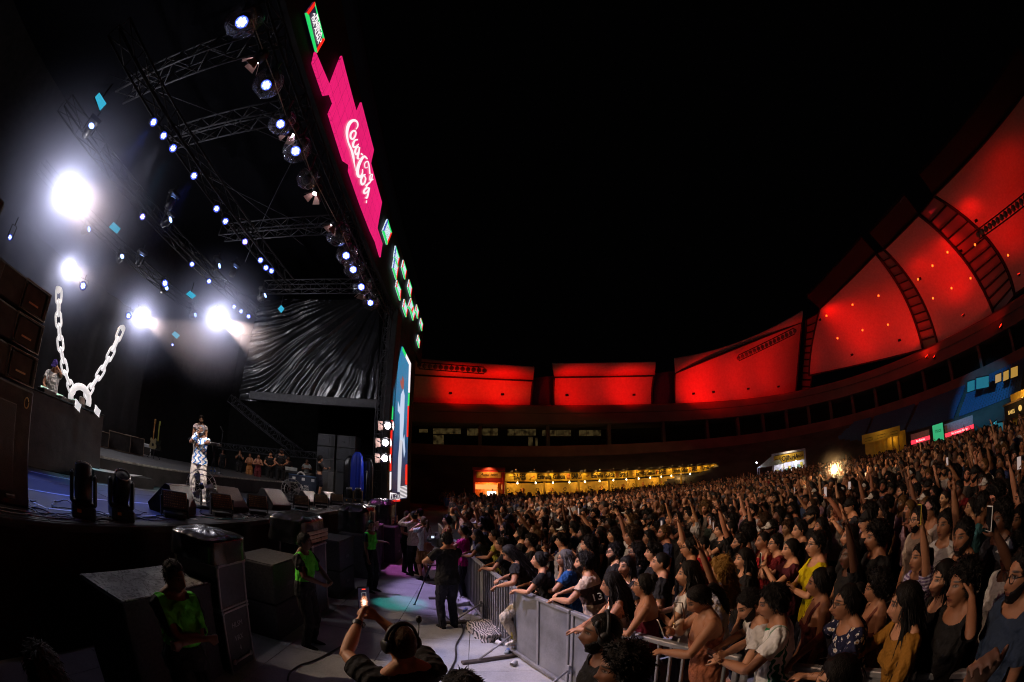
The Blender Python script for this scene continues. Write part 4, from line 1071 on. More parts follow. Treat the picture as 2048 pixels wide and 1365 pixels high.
for i, (px, rp) in enumerate(BUB):
    p = at(*px, x=-4.5); D = (p - CAMP).length; r = rp / 853 * D * 1.12
    o = empty('covered_lamp', p, 0, 'clear rain dome lamp, number %s along the front truss from the top' % ['one', 'two', 'three', 'four', 'five', 'six', 'seven', 'eight', 'nine', 'ten'][i], 'stage lamp', 'dome covered lamps on the front truss')
    nu, nv = 28, 18; vs = []
    for j in range(nv + 1):
        e = -math.pi / 2 + math.pi * (.02 + .90 * j / nv)
        for q in range(nu):
            a = 2 * math.pi * q / nu
            n_ = V3((math.cos(e) * math.cos(a), math.cos(e) * math.sin(a), math.sin(e)))
            rr = r * (1 + .10 * mnoise.noise(n_ * 2.2 + V3((i * 3, 0, 0))) + .05 * mnoise.noise(n_ * 7 + V3((0, i, 0))))
            vs.append(n_ * rr)
    m = MB(); m.add(vs, [(j * nu + q, j * nu + (q + 1) % nu, (j + 1) * nu + (q + 1) % nu, (j + 1) * nu + q) for j in range(nv) for q in range(nu)], 0, True); m.build('dome', MDOME, o)
    for q in range(3):
        ax_ = V3((rnd.uniform(-1, 1), rnd.uniform(-1, 1), rnd.uniform(-.3, 1))).normalized(); u_ = ax_.orthogonal().normalized(); w_ = ax_.cross(u_); a0 = rnd.uniform(0, 6); hh = rnd.uniform(-.5, .5) * r; rr = math.sqrt(r * r - hh * hh) * 1.01
        m = MB(); m.tube([ax_ * hh + (u_ * math.cos(a0 + t * .16) + w_ * math.sin(a0 + t * .16)) * rr * (1 + .03 * mnoise.noise(V3((t * .5, q, i)))) for t in range(rnd.randint(6, 16))], .0035, 4); m.build('crease_glint', MGLINT, o)
    d = (CAMP - p).normalized(); M = frame(V3((0, 0, -.05)), (0, 0, 1), (d + V3((-.25, .1, -.2))).normalized())
    m = MB(); m.lathe([(r * .25, -r * .5), (r * .42, -r * .3), (r * .42, r * .15), (r * .36, r * .2)], 14, M=M); m.tube([V3((0, 0, r * .3)), V3((0, 0, .75))], .03, 6); m.box((0, 0, r * .75), (r * .8, r * .8, r * .4), bevel=.03); m.build('lamp_body', MBODY, o)
    if i not in (4, 5):
        lm = lens_mesh(r * .30); q = MB(); q.add(lm.v, lm.f, 0, False, M @ Matrix.Translation((0, 0, r * .21))); q.build('led_cluster', glow('led_cool2', (.35, .45, 1.0), 13), o)
        q = MB(); q.lathe([(r * .34, r * .205), (r * .34, r * .207)], 14, M=M); q.build('lens_plate', glow('lens_plate_blue', (.05, .06, 1.0), 2.2), o)
    m = MB(); m.tube([V3((0, 0, .6)), V3((.02, .05, 1.0))], .015, 5); m.build('clamp', MBODY, o)
DB = {1: ((3.0, 3.2, 1.5), 600, (1, .62, .38), 46), 3: ((3.2, 6.0, 1.5), 600, (1, .62, .38), 44), 6: ((5, 12, 1.5), 1200, (1, .62, .36), 44), 9: ((9, 23, 1.5), 4500, (1, .62, .36), 42), 0: ((-6.3, 8.0, 2.5), 3600, (1, .85, .78), 13), 2: ((.9, 5.0, 0), 3200, (.70, .64, 1), 25), 7: ((-.2, 9.4, 0), 2600, (.62, .45, 1), 23), 8: ((-1.7, 12.2, 0), 1300, (1, .2, .9), 20)}  # the singer's beam is added here for front light from out of view
for i, (aim_, w, col, cone) in DB.items():
    p = at(*BUB[i][0], x=-4.5); d = (V3(aim_) - p).normalized()
    spot(p + d * .75, aim_, w, col, cone, .5, .08)
spot(at(*BUB[5][0], x=-4.5) + V3((.4, 0, -.6)), (-1.55, 8.3, 0), 1500, (.02, .8, .7), 7, .4, .05)
spot(at(*BUB[4][0], x=-4.5) + V3((.9, .2, .1)), at(1965, 800, x=54), 42000, (.05, .55, 1), 11, .6, .1)
pts = [at(*px, x=-4.45) + V3((.0, 0, .25)) for px, _ in BUB]
m = MB(); m.tube([p + V3((0, 0, .0)) for p in pts], .012, 5); m.build('safety_cable', plain('cable_pale', (.45, .40, .32), .6), label='thin pale cable strung along the dome covered lamps', cat='cable')
# barn door lamps between the domes
MBARN = plain('barn_door', (.30, .20, .16), .5, .3)
BARN = [((512, 122), 1.1), ((582, 268), .8), ((630, 388), .7), ((665, 453), .7), ((700, 522), .6), ((724, 588), .5)]
for i, (px, s) in enumerate(BARN):
    p = at(*px, x=-4.6)
    o = empty('barn_door_lamp', p, 0, 'small lamp with open barn doors, number %s from the top of the front truss' % ['one', 'two', 'three', 'four', 'five', 'six'][i], 'stage lamp', 'barn door lamps on the front truss')
    d = (V3([(-9.3, 5.3, 3.0), (-6.2, 8.1, 2.6), (-6.2, 8.1, 2.6), (-9.0, 11.1, 3.2), (-10, 17.5, 2.5), (-7.2, 18, 2.5)][i]) - p).normalized(); M = frame((0, 0, 0), (0, 0, 1), d); r = .13
    m = MB(); m.lathe([(r * .5, -.3), (r, -.22), (r, .0)], 14, M=M); m.tube([(0, 0, 0), (0, 0, .55)], .02, 5); m.build('can', MBODY, o)
    m = MB(); m.lathe([(r * .9, -.01), (r * .4, .01)], 14, M=M); m.build('lens', glow('barn_lens', (1, .75, .9), 25), o)
    for k in range(4):
        a = k * math.pi / 2 + .4
        q = [V3((r * math.cos(a - .6), r * math.sin(a - .6), 0)), V3((r * math.cos(a + .6), r * math.sin(a + .6), 0)), V3((2.1 * r * math.cos(a + .5), 2.1 * r * math.sin(a + .5), r * 1.4)), V3((2.1 * r * math.cos(a - .5), 2.1 * r * math.sin(a - .5), r * 1.4))]
        m = MB(); m.slab([M @ v for v in q], .006); m.build('barn_door', MBARN, o)
    spot(d * .05, d, (700, 2600, 2600, 1600, 900, 900)[i], (1, .80, .66), (18, 11, 11, 12, 22, 18)[i], .7, .06, o)
# three bright lamps on the tower
for i, (px, w) in enumerate((((776, 852), 1300), ((771, 886), 1300), ((770, 917), 1000))):
    p = at(*px, y=18.85)
    o = empty('tower_lamp', p, 0, ['top', 'middle', 'bottom'][i] + ' of three bright lamps on the truss tower', 'stage lamp', 'bright lamps on the truss tower')
    d = V3((-.22, -1, -.16)).normalized(); M = frame((0, 0, 0), (0, 0, 1), d)
    m = MB(); m.lathe([(.06, -.50), (.20, -.38), (.25, .02), (.23, .03)], 16, M=M); m.build('can', plain('lamp_chrome', (.3, .3, .3), .3, .8), o)
    m = MB(); m.lathe([(.22, .0), (.10, .05)], 16, M=M); m.build('lens', glow('tower_lens', (1, .88, .95), 70), o)
    for s in (1, -1):
        m = MB(); m.slab([M @ V3(v) for v in ((-.2, s * .24, .02), (.2, s * .24, .02), (.22, s * .40, .22), (-.22, s * .40, .22))], .008); m.build('barn_door', MBARN, o)
    m = MB(); m.tube([M @ V3((0, 0, -.2)), M @ V3((-.2, 0, -.25)), V3((-.2, -.8, 0))], .025, 6); m.build('bracket', MALU, o)
    spot(d * .15, d, w, (1, .86, .80), 27, .7, .08, o)

# coloured pools on the deck from the lit lamps of the front and middle rows, and white light on the plastic sheet
for (px, x, aim, w, col, ang) in (((388, 352), -7.5, (-6.2, 4.6, 1.5), 1900, (.05, .12, 1), 26), ((433, 418), -7.5, (-6.3, 6.4, 1.5), 1700, (.06, .14, 1), 22), ((346, 297), -7.5, (-7.3, 5.4, 1.5), 900, (.02, .5, .7), 20), ((451, 443), -7.5, (-7.1, 8.6, 1.5), 900, (.02, .55, .6), 20), ((521, 521), -7.5, (-6.4, 10.6, 1.5), 1200, (.03, .3, 1), 22), ((307, 245), -7.5, (-6.0, 2.8, 1.5), 1500, (.03, .15, 1), 24)):
    spot(at(*px, x=x) + V3((.0, 0, -.12)), aim, w, col, ang, .6, .08)
spot(at(327, 272, x=-7.5) + V3((0, 0, -.15)), (-8.3, 5.6, 3.9), 420, (1, .95, .97), 34, .6, .06)
spot(at(*BUB[1][0], x=-4.5) + V3((.55, -.1, -.5)), (-4.9, 1.9, 3.1), 130, (1, .72, .5), 17, .7, .06)  # warm beam added to brighten the left speaker tower
spot(at(431, 535, x=-10.7) + V3((.1, 0, -.1)), (-7.2, 20.2, 7.2), 1500, (1, .95, 1), 55, .8, .06)
# ================================================================ things on the stage
MCAB = plain('cabinet_black', (.045, .038, .034), .55, 0, .4, 7, .25)
MGRILL = None
def mat_grille(name, col, sc=220):
    k = NT(name); v = k.n('ShaderNodeTexVoronoi', i_Scale=sc); k.l(k.coord(), v.inputs['Vector'])
    k.set(Base_Color=k.ramp(v.outputs[0], [(.25, tuple(c * .25 for c in col)), (.5, col)]), Roughness=.45, Metallic=.3); k.bump(v.outputs[0], .5, .004); return k.m
MGRILL = mat_grille('grille', (.10, .09, .085)); MGRILLB = mat_grille('wedge_grille', (.36, .27, .22), 260)
MGOLD = plain('gold_ring', (.7, .5, .2), .3, .9)
def rails(m, c, d, r=.012):
    """edge mouldings of a flight case, c centre, d size"""
    x, y, z = d[0] / 2, d[1] / 2, d[2] / 2
    for a in (-1, 1):
        for b in (-1, 1):
            m.box((c[0] + a * x, c[1] + b * y, c[2]), (.03, .03, d[2]), bevel=.006); m.box((c[0] + a * x, c[1], c[2] + b * z), (.03, d[1] + .03, .03), bevel=.006); m.box((c[0], c[1] + a * y, c[2] + b * z), (d[0] + .03, .03, .03), bevel=.006)
# PA on the left: base cabinet and three stacked tops, each a thing
def pa_top(z, label, off):
    o = empty('line_array_speaker', (-4.75 - off, 1.62, z), 0, label, 'speaker', 'stacked tops of the left speaker tower')
    m = MB(); m.box((-.35, 0, .17), (.66, 1.5, .33), bevel=.02); m.build('cabinet', MCAB, o)
    for y in (-.42, ):
        m = MB(); m.box((.0, y, .17), (.03, .56, .28), bevel=.008); m.build('woofer_grille', MGRILL, o)
    m = MB(); m.add([(.005, .30, .03), (.005, .68, .03), (.005, .68, .31), (.005, .30, .31), (-.12, .40, .09), (-.12, .56, .09), (-.12, .56, .25), (-.12, .40, .25)], [(0, 1, 5, 4), (1, 2, 6, 5), (2, 3, 7, 6), (3, 0, 4, 7), (4, 5, 6, 7)])
    m.build('horn', plain('horn_plastic', (.05, .045, .04), .35), o)
    m = MB(); m.box((.005, .48, .12), (.02, .16, .018)); m.build('horn_bar', plain('horn_bar', (.5, .35, .22), .35, .5), o)
    m = MB(); m.tube([(.012, .26, .015), (.012, .72, .015), (.012, .72, .325), (.012, .26, .325)], .010, 5, closed=True); m.build('baffle_frame', plain('frame_bronze', (.22, .16, .12), .4, .4), o)
    for k in range(8):
        m = MB(); m.lathe([(.010, 0), (.006, .008)], 6, M=facing((.02, .27 + .44 * (k % 2), .04 + .08 * (k // 2)), (0, 1, 0))); m.build('bolt', MALU, o)
    return o
pa_top(2.76, 'lowest top cabinet of the left speaker tower', 0); pa_top(3.12, 'middle top cabinet of the left speaker tower', .03); pa_top(3.48, 'highest top cabinet of the left speaker tower', .07)
o = empty('subwoofer_cabinet', (-4.72, 1.55, ZS), 0, 'tall plain black cabinet with gold ring under the left speaker tower', 'speaker')
m = MB(); m.box((-.45, 0, .62), (.9, 1.62, 1.24), bevel=.02); m.build('cabinet', MCAB, o)
m = MB(); m.tube([(.012, .70 + .035 * math.cos(t), 1.10 + .055 * math.sin(t)) for t in [k * math.pi / 8 for k in range(16)]], .008, 5, closed=True); m.build('badge', MGOLD, o)
m = MB(); m.box((.01, -.1, .6), (.02, 1.3, .9), bevel=.005); m.build('grille', MGRILL, o)
for k in (-1, 1):
    m = MB(); m.box((.01, k * .5, .1), (.03, .16, .05), bevel=.01); m.build('handle', MALU, o)
# flown cabinets hanging farther left
o = empty('side_speaker', (-5.6, 1.0, 3.0), 0, 'dark speaker cabinet half hidden behind the left tower', 'speaker')
m = MB(); m.box((0, 0, .7), (.6, .5, 1.5), bevel=.03); m.build('cabinet', MCAB, o); m = MB(); m.box((.31, .0, .7), (.02, .4, 1.3)); m.build('grille', MGRILL, o)
# dj booth
o = empty('dj_booth', (-8.0, 4.35, ZS), 0, 'tall black cloth covered dj booth under the giant chain', 'booth')
m = MB(); m.box((-.6, 0, .69), (1.2, 3.6, 1.38), bevel=.015); m.build('body', plain('booth_cloth', (.045, .032, .028), .9, 0, .3, 3, .3), o)
m = MB(); m.box((-.6, 0, 1.395), (1.24, 3.64, .03), bevel=.01); m.build('top', MSKIRT, o)
for i, (y, w, h, nm) in enumerate(((.35, .36, .09, 'turntable'), (.85, .30, .07, 'mixer'), (1.3, .36, .09, 'turntable'))):
    q = empty(nm, (-8.5, 4.35 + y - .1, ZS + 1.412), 0, ['media player at the dj end of the booth', 'small mixer in the middle of the dj booth top', 'media player nearest the giant chain'][i], 'dj equipment')
    m = MB(); m.box((0, 0, h / 2), (.4, w, h), bevel=.01); m.build('body', MCAB, q)
    m = MB(); m.lathe([(w * .35, h), (w * .35, h + .015), (w * .30, h + .02)], 18); m.build('jog_wheel', plain('silver', (.6, .6, .6), .3, .8), q)
    m = MB(); m.box((-.14, 0, h + .02), (.05, w * .6, .04)); m.build('display', glow('dj_display', (.5, .8, .6), 1.2), q)
# giant white chain with padlock
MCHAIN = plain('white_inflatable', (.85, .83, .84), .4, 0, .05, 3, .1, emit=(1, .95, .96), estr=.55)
ch = empty('giant_chain', (-8.4, 5.4, ZS + 1.41), 0, 'giant glowing white chain hanging over the dj booth', 'stage prop')
def link_mesh(c, ax, face, L_, W_, r):
    ax = V3(ax).normalized(); face = V3(face); s = ax.cross(face).normalized()
    pts = []
    for k in range(24):
        t = 2 * math.pi * k / 24; x = math.cos(t); y = math.sin(t)
        pts.append(V3(c) + s * (W_ * x) + ax * ((L_ - W_) * (1 if y > 0 else -1) * min(1, abs(y) * 3) + W_ * y))
    m = MB(); m.tube(pts, r, 10, closed=True); return m
def strand(px, x, ws):
    P = [at(*p, x=x) for p in px]
    tot = [0]
    for a, b in zip(P[:-1], P[1:]): tot.append(tot[-1] + (b - a).length)
    n = ws; 
    for i in range(n):
        s = (i + .5) / n * tot[-1]; k = max(j for j in range(len(tot)) if tot[j] <= s); k = min(k, len(P) - 2)
        t = (s - tot[k]) / (tot[k + 1] - tot[k]); c = P[k].lerp(P[k + 1], t); ax = P[k + 1] - P[k]
        sd = V3((1, 0, 0)) if i % 2 == 0 else V3((.25, 1, .2))
        Ln = tot[-1] / n * .5 * 1.32
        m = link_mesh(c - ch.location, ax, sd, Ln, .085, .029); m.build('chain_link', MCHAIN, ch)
strand([(118, 580), (117, 640), (122, 700), (132, 750), (146, 785)], -8.4, 9)
strand([(244, 658), (226, 700), (205, 740), (186, 770), (172, 792)], -8.4, 7)
for (px, py, rz) in ((116, 580, .3), (246, 657, -.5)):
    c = at(px, py, x=-8.4) - ch.location
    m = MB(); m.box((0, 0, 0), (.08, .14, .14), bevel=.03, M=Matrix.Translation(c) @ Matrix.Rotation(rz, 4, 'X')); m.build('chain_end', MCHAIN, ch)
c = at(160, 797, x=-8.38) - ch.location
m = MB(); m.tube([c + V3((0, .30 * math.cos(t), .26 * math.sin(t) - .02)) for t in [math.pi * (1.08 - k * 1.16 / 14) for k in range(15)]], .075, 10); m.build('padlock_shackle', MCHAIN, ch)
m = MB(); m.box(at(164, 802, x=-8.25) - ch.location, (.05, .17, .16), bevel=.015, M=None); m.build('padlock_plate', plain('lock_plate', (.35, .30, .26), .4, .5), ch)
for (px, py) in ((156, 812), (195, 823)):
    c = at(px, py, x=-7.96) - ch.location
    m = MB(); vs = [c + V3((.02 * math.sin(i * 2 + j), (i - 2) * .045, -(j - 2) * .04 - .02 * (i - 2))) for j in range(5) for i in range(5)]
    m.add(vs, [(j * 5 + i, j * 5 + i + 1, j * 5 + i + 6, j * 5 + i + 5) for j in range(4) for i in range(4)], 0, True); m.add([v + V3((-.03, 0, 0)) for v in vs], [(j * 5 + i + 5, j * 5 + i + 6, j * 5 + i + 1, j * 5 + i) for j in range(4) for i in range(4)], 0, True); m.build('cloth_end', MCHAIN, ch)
# moving heads standing on the front edge
def mover_stand(loc, rz, label, s=1.0, tilt=-.35):
    o = empty('moving_head', loc, rz, label, 'moving head lamp', 'moving heads standing on the stage edge'); o.scale = (s, s, s)
    m = MB(); m.box((0, 0, .085), (.36, .34, .15), bevel=.02); m.box((.185, .05, .09), (.02, .12, .05)); m.build('base', MBODY, o)
    for sy in (1, -1):
        m = MB(); m.box((0, sy * .165, .33), (.16, .055, .36), bevel=.025); m.build('yoke_arm', MBODY, o)
    m = MB(); m.box((0, 0, .175), (.2, .34, .04), bevel=.01); m.build('yoke_bridge', MBODY, o)
    M = Matrix.Translation((0, 0, .38)) @ Matrix.Rotation(tilt, 4, 'Y')
    m = MB(); m.lathe([(.09, -.22), (.125, -.18), (.13, .0), (.12, .16), (.125, .20), (.105, .22)], 20, M=M); m.build('head', MBODY, o)
    m = MB(); m.lathe([(.104, .20), (.06, .215), (.02, .22)], 20, M=M); m.build('lens', plain('dark_lens', (.12, .10, .16), .08, .3), o)
    m = MB(); m.tube([M @ V3((.115 * math.cos(t), .115 * math.sin(t), .222)) for t in [k * math.pi / 10 for k in range(20)]], .008, 5, closed=True); m.build('lens_ring', plain('silver', (.6, .6, .6), .3, .8), o)
    m = MB(); m.box((.188, -.06, .10), (.006, .06, .04)); m.build('warning_label', plain('label_orange', (.8, .35, .05), .5), o)
    return o
mover_stand((-4.58, 3.22, ZS), R(-35), 'moving head at the very left of the stage edge', 1.05, -.5); mover_stand((-4.58, 3.95, ZS), R(-30), 'second moving head from the left on the stage edge', 1.05, .5)
mover_stand((-5.2, 16.7, ZS), R(-90), 'left of the pair of moving heads before the blue tarpaulin', 1.0, .3); mover_stand((-5.0, 17.3, ZS), R(-90), 'right of the pair of moving heads before the blue tarpaulin', 1.0, .2)
# floor lights: panels with rows of amber leds
MAMB = plain('dead_led', (.75, .5, .22), .25, .3)
def led_floor(loc, rz, label, s=1.0):
    o = empty('floor_light', loc, rz, label, 'stage light', 'floor light panels along the stage edge'); o.scale = (s, s, s)
    M = Matrix.Translation((0, 0, .27)) @ Matrix.Rotation(R(-22), 4, 'Y')
    m = MB(); m.box((-.04, 0, 0), (.09, .44, .30), bevel=.015, M=M); m.build('housing', MBODY, o)
    m = MB(); m.box((.008, 0, 0), (.01, .40, .26), M=M); m.build('front_plate', plain('plate_brown', (.16, .11, .09), .4, .2), o)
    for r_ in range(6):
        m = MB()
        for c_ in range(12):
            m.lathe([(.010, 0), (.006, .008)], 6, M=M @ facing((.014, -.175 + c_ * .032, -.10 + r_ * .04), (0, 1, 0)))
        q = m.build('led_row', MAMB, o); q['kind'] = 'stuff'
    m = MB(); m.box((0, .23, .17), (.08, .02, .30), bevel=.005); m.box((0, -.23, .17), (.08, .02, .30), bevel=.005); m.build_each('bracket', MBODY, o)
    m = MB(); m.box((0, 0, .04), (.22, .36, .07), bevel=.01); m.build('base', MBODY, o)
    m = MB(); m.tube([M @ V3(v) for v in ((.01, .21, -.14), (.01, .21, .14))], .008, 5); m.build('edge_trim', plain('trim_copper', (.7, .42, .30), .35, .6), o)
    return o
FL = [(-4.72, 5.35, R(-38)), (-4.75, 6.85, R(-32)), (-4.72, 8.25, R(-45)), (-4.85, 11.0, R(-55)), (-4.9, 12.7, R(-60)), (-4.95, 14.4, R(-60))]
for i, (x, y, a) in enumerate(FL):
    led_floor((x, y, ZS), a, 'floor light panel %s along the stage edge' % ['before the first wedge, first', 'beside the fan, second', 'between two wedges, third', 'with pale face, fourth', 'with pale face, fifth', 'with pale face, last'][i], 1.05 if i < 3 else 1.0)
# wedge monitors
def wedge(loc, rz, label, s=1.0):
    o = empty('monitor_wedge', loc, rz, label, 'monitor speaker', 'wedge monitors on the stage'); o.scale = (s, s, s)
    # profile in x-z, extruded along y; the grille looks up towards -x (the singers)
    pr = [(-.22, 0), (.26, 0), (.30, .14), (.16, .42), (.08, .44), (-.26, .10)]
    vs = [(x, y, z) for y in (-.33, .33) for x, z in pr]; n = len(pr)
    m = MB(); m.add(vs, [tuple(range(n)), tuple(range(2 * n - 1, n - 1, -1))] + [(i, i + n, (i + 1) % n + n, (i + 1) % n) for i in range(n)]); m.build('cabinet', MCAB, o)
    a, b = V3((.08, 0, .44)), V3((-.26, 0, .10)); d = (b - a); nn = V3((d.z, 0, -d.x)).normalized()
    if nn.z < 0: nn = -nn
    m = MB(); m.slab([a + d * .04 + V3((0, .30, 0)) + nn * .014, a + d * .04 + V3((0, -.30, 0)) + nn * .014, a + d * .96 + V3((0, -.30, 0)) + nn * .014, a + d * .96 + V3((0, .30, 0)) + nn * .014][::-1], .012); m.build('grille', MGRILLB, o)
    m = MB(); m.slab([V3((.302, y, z)) for y, z in ((-.30, .02), (.30, .02), (.30, .13), (-.30, .13))], .004); m.build('back_plate', MCAB, o)
    for sy in (1, -1):
        m = MB(); m.box((.02, sy * .335, .22), (.14, .012, .06), bevel=.004); m.build('handle', MBODY, o)
    m = MB(); m.box((.12, 0, .432), (.09, .60, .012), bevel=.004); m.build('top_strip', MGRILLB, o)
    return o
for i, (x, y, a, s) in enumerate([(-5.15, 5.75, R(10), 1.15), (-5.2, 7.75, R(165), 1.15), (-5.25, 10.1, R(165), 1.15), (-5.5, 13.2, R(165), 1.0), (-5.3, 14.6, R(165), 1.0)]):
    wedge((x, y, ZS), a, ['wedge monitor seen from its back behind the amber floor light', 'wedge monitor right of the steel fan', 'large wedge monitor with pale grille mid stage edge', 'wedge monitor in front of the woman in shorts', 'wedge monitor farthest along the stage edge'][i], s)
# steel fans
def fan(loc, rz, r, label, h):
    o = empty('fan', loc, rz, label, 'fan', 'steel fans on the stage')
    ms_ = plain('fan_steel', (.6, .58, .56), .3, .8)
    m = MB()
    for rr, dx in ((1, 0), (.98, .05), (.98, -.05), (.7, .08), (.4, .10), (.7, -.08)):
        m.tube([V3((dx, r * rr * math.cos(t), h + r * rr * math.sin(t))) for t in [k * math.pi / 14 for k in range(28)]], .006, 5, closed=True)
    for k in range(16):
        a = k * math.pi / 8; m.tube([V3((.11, r * .15 * math.cos(a), h + r * .15 * math.sin(a))), V3((.08, r * .7 * math.cos(a), h + r * .7 * math.sin(a))), V3((0, r * math.cos(a), h + r * math.sin(a)))], .004, 4)
    m.build('guard', ms_, o)
    for k in range(3):
        a = k * 2 * math.pi / 3; m = MB()
        m.add([V3((.02, .05 * math.cos(a), h + .05 * math.sin(a))), V3((.05, r * .8 * math.cos(a - .35), h + r * .8 * math.sin(a - .35))), V3((.03, r * .85 * math.cos(a), h + r * .85 * math.sin(a))), V3((-.03, r * .8 * math.cos(a + .35), h + r * .8 * math.sin(a + .35)))], [(0, 1, 2, 3)]); m.build('blade', plain('fan_blade', (.45, .43, .40), .4, .5), o)
    m = MB(); m.lathe([(.05, -.14), (.065, -.10), (.065, .03), (.03, .06)], 12, M=Matrix.Translation((0, 0, h)) @ Matrix.Rotation(math.pi / 2, 4, 'Y')); m.build('motor', MBODY, o)
    m = MB(); m.tube([(-.03, 0, h - .06), (-.05, 0, .05)], .02, 8); m.lathe([(.2, 0), (.2, .03), (.05, .06)], 16, M=Matrix.Translation((-.05, 0, 0))); m.build('stand', MBODY, o)
    return o
fan((-5.55, 7.2, ZS), R(-50), .34, 'round steel fan in front of the singer', .45); fan((-6.1, 13.0, ZS), R(-60), .36, 'white rimmed fan farther along the stage', .42)
# guitars on a stand, amp frames, white amp
def guitar(loc, rz, col, neck, label, flip=1):
    o = empty('electric_guitar', loc, rz, label, 'guitar', 'guitars on the riser stand')
    out = [(-.02, .0), (.10, .01), (.155, .08), (.15, .17), (.11, .22), (.125, .30), (.15, .38), (.10, .44), (.06, .38), (.03, .36), (-.03, .36), (-.06, .40), (-.11, .41), (-.13, .33), (-.10, .24), (-.14, .17), (-.16, .09), (-.12, .02)]
    m = MB(); m.slab([V3((0.02, y * flip, z)) for y, z in (out if flip > 0 else out[::-1])], .045); m.build('body', plain('guitar_' + col[0], col[1], .3), o)
    m = MB(); m.box((.032, 0, .66), (.025, .05, .62), bevel=.006); m.build('neck', neck, o)
    m = MB(); m.box((.03, .012, 1.03), (.02, .08, .16), bevel=.01); m.build('headstock', neck, o)
    m = MB(); m.box((.03, 0, .16), (.012, .08, .10), bevel=.003); m.build('pickup', MBODY, o)
    return o
MNECK = plain('maple_neck', (.62, .30, .08), .4)
zr = ZS + .53
guitar((-12.0, 12.05, zr + .35), R(-45), ('cream', (.62, .56, .30)), MNECK, 'cream electric guitar with orange neck standing on the riser'); guitar((-12.1, 12.45, zr + .33), R(-45), ('dark', (.04, .05, .03)), plain('yellow_neck', (.5, .5, .1), .4), 'dark guitar with yellowish neck behind the cream guitar')
gs_ = empty('guitar_stand', (-12.05, 12.2, zr), R(-45), 'black folding stand holding two guitars', 'guitar stand')
for a in (0, 2.1, 4.2):
    m = MB(); m.tube([(0, 0, .45), (.32 * math.cos(a), .32 * math.sin(a), .0)], .014, 6); m.build('leg', MBODY, gs_)
m = MB(); m.tube([(0, 0, .1), (0, 0, .75)], .016, 6); m.tube([(0, -.25, .34), (0, .35, .34)], .012, 6); m.build('post', MBODY, gs_)
for i, (x, y, lab) in enumerate(((-13.0, 12.6, 'white amplifier box standing behind the guitars'),)):
    o = empty('amplifier', (x, y, zr), R(-45), lab, 'amplifier'); m = MB(); m.box((0, 0, .24), (.3, .5, .48), bevel=.02); m.build('cabinet', MWHITE, o); m = MB(); m.box((.152, 0, .2), (.01, .42, .30)); m.build('grille', MGRILL, o)
MWOOD = plain('worn_wood_frame', (.24, .16, .10), .6)
for i, (px, py, w, h) in enumerate([((205, 882), None, .5, .5), ((238, 895), None, .9, .6), ((268, 900), None, .8, .62)]):
    p = at(px[0], px[1], x=-12.2)
    o = empty('equipment_rack', (p.x, p.y, zr), R(-40), ['narrow rack at the left end of the riser', 'open rack frame left of the guitars', 'second open rack frame nearest the guitars'][i], 'rack')
    m = MB(); m.box((-.2, 0, h / 2), (.4, w, h - .02)); m.build('case', MCAB, o)
    m = MB(); m.tube([(.02, -w / 2, .02), (.02, w / 2, .02), (.02, w / 2, h), (.02, -w / 2, h)], .022, 4, closed=True); m.build('frame', MWOOD, o)
# keyboard on stand, mic stand, bottles
kb = empty('keyboard', (-8.9, 11.6, zr), R(-80), 'keyboard on a black stand in front of the bearded musician', 'keyboard')
m = MB(); m.box((0, 0, .95), (.35, 1.25, .10), bevel=.015); m.build('body', MCAB, kb)
m = MB()
for k in range(30): m.box((.08, -.56 + k * .039, 1.006), (.14, .034, .012))
q = m.build('keys', plain('ivory', (.75, .72, .68), .3), kb); q['kind'] = 'stuff'
for s in (1, -1):
    m = MB(); m.tube([(-.15, s * .4, .9), (.2, s * .4, .02)], .02, 6); m.tube([(.15, s * .4, .9), (-.2, s * .4, .02)], .02, 6); m.build('stand_leg', MBODY, kb)
mc = empty('microphone_stand', (-9.0, 12.8, zr), 0, 'microphone on a straight stand right of the singer', 'microphone stand')
m = MB(); m.tube([(0, 0, 0), (0, 0, 1.45)], .012, 6); m.tube([(0, 0, 1.45), (.0, -.12, 1.55)], .010, 6); m.build('pole', MBODY, mc)
m = MB(); m.tube([(0, .04, 1.48), (.0, -.14, 1.60)], [.012, .02], 8); m.lathe([(.018, -.02), (.030, .0), (.030, .02), (.015, .045)], 10, M=frame((0, -.15, 1.61), (1, 0, 0), (0, -.8, .5))); m.build('microphone', plain('mic_grey', (.2, .2, .2), .4, .5), mc)
m = MB(); m.lathe([(.15, 0), (.15, .015), (.03, .03)], 16); m.build('base', MBODY, mc)
def bottle(loc, label, col=(.7, .78, .85), lying=False, rz=0, group='water bottles'):
    o = empty('water_bottle', loc, rz, label, 'bottle', group)
    k = _mats.get('pet')
    if not k:
        t = NT('pet'); t.set(Base_Color=(.75, .85, .95), Roughness=.08, Transmission_Weight=.55, IOR=1.2); _mats['pet'] = t.m
    M = (Matrix.Translation((0, 0, .033)) @ Matrix.Rotation(math.pi / 2, 4, 'Y')) if lying else Matrix.Identity(4)
    m = MB(); m.lathe([(.028, 0), (.032, .01), (.031, .06), (.033, .10), (.032, .15), (.012, .19), (.012, .20)], 12, M=M); m.build('bottle_body', _mats['pet'], o)
    m = MB(); m.lathe([(.034, .08), (.034, .13)], 12, M=M, capped=False); m.build('paper_label', plain('label_blue', (.03, .12, .5), .5), o)
    m = MB(); m.lathe([(.014, .198), (.014, .222), (.012, .224)], 10, M=M); m.build('cap', plain('cap_blue', (.05, .15, .6), .4), o)
    return o
bottle((-8.35, 11.35, zr), 'left of two water bottles on the riser edge'); bottle((-8.35, 11.55, zr), 'right of two water bottles on the riser edge')
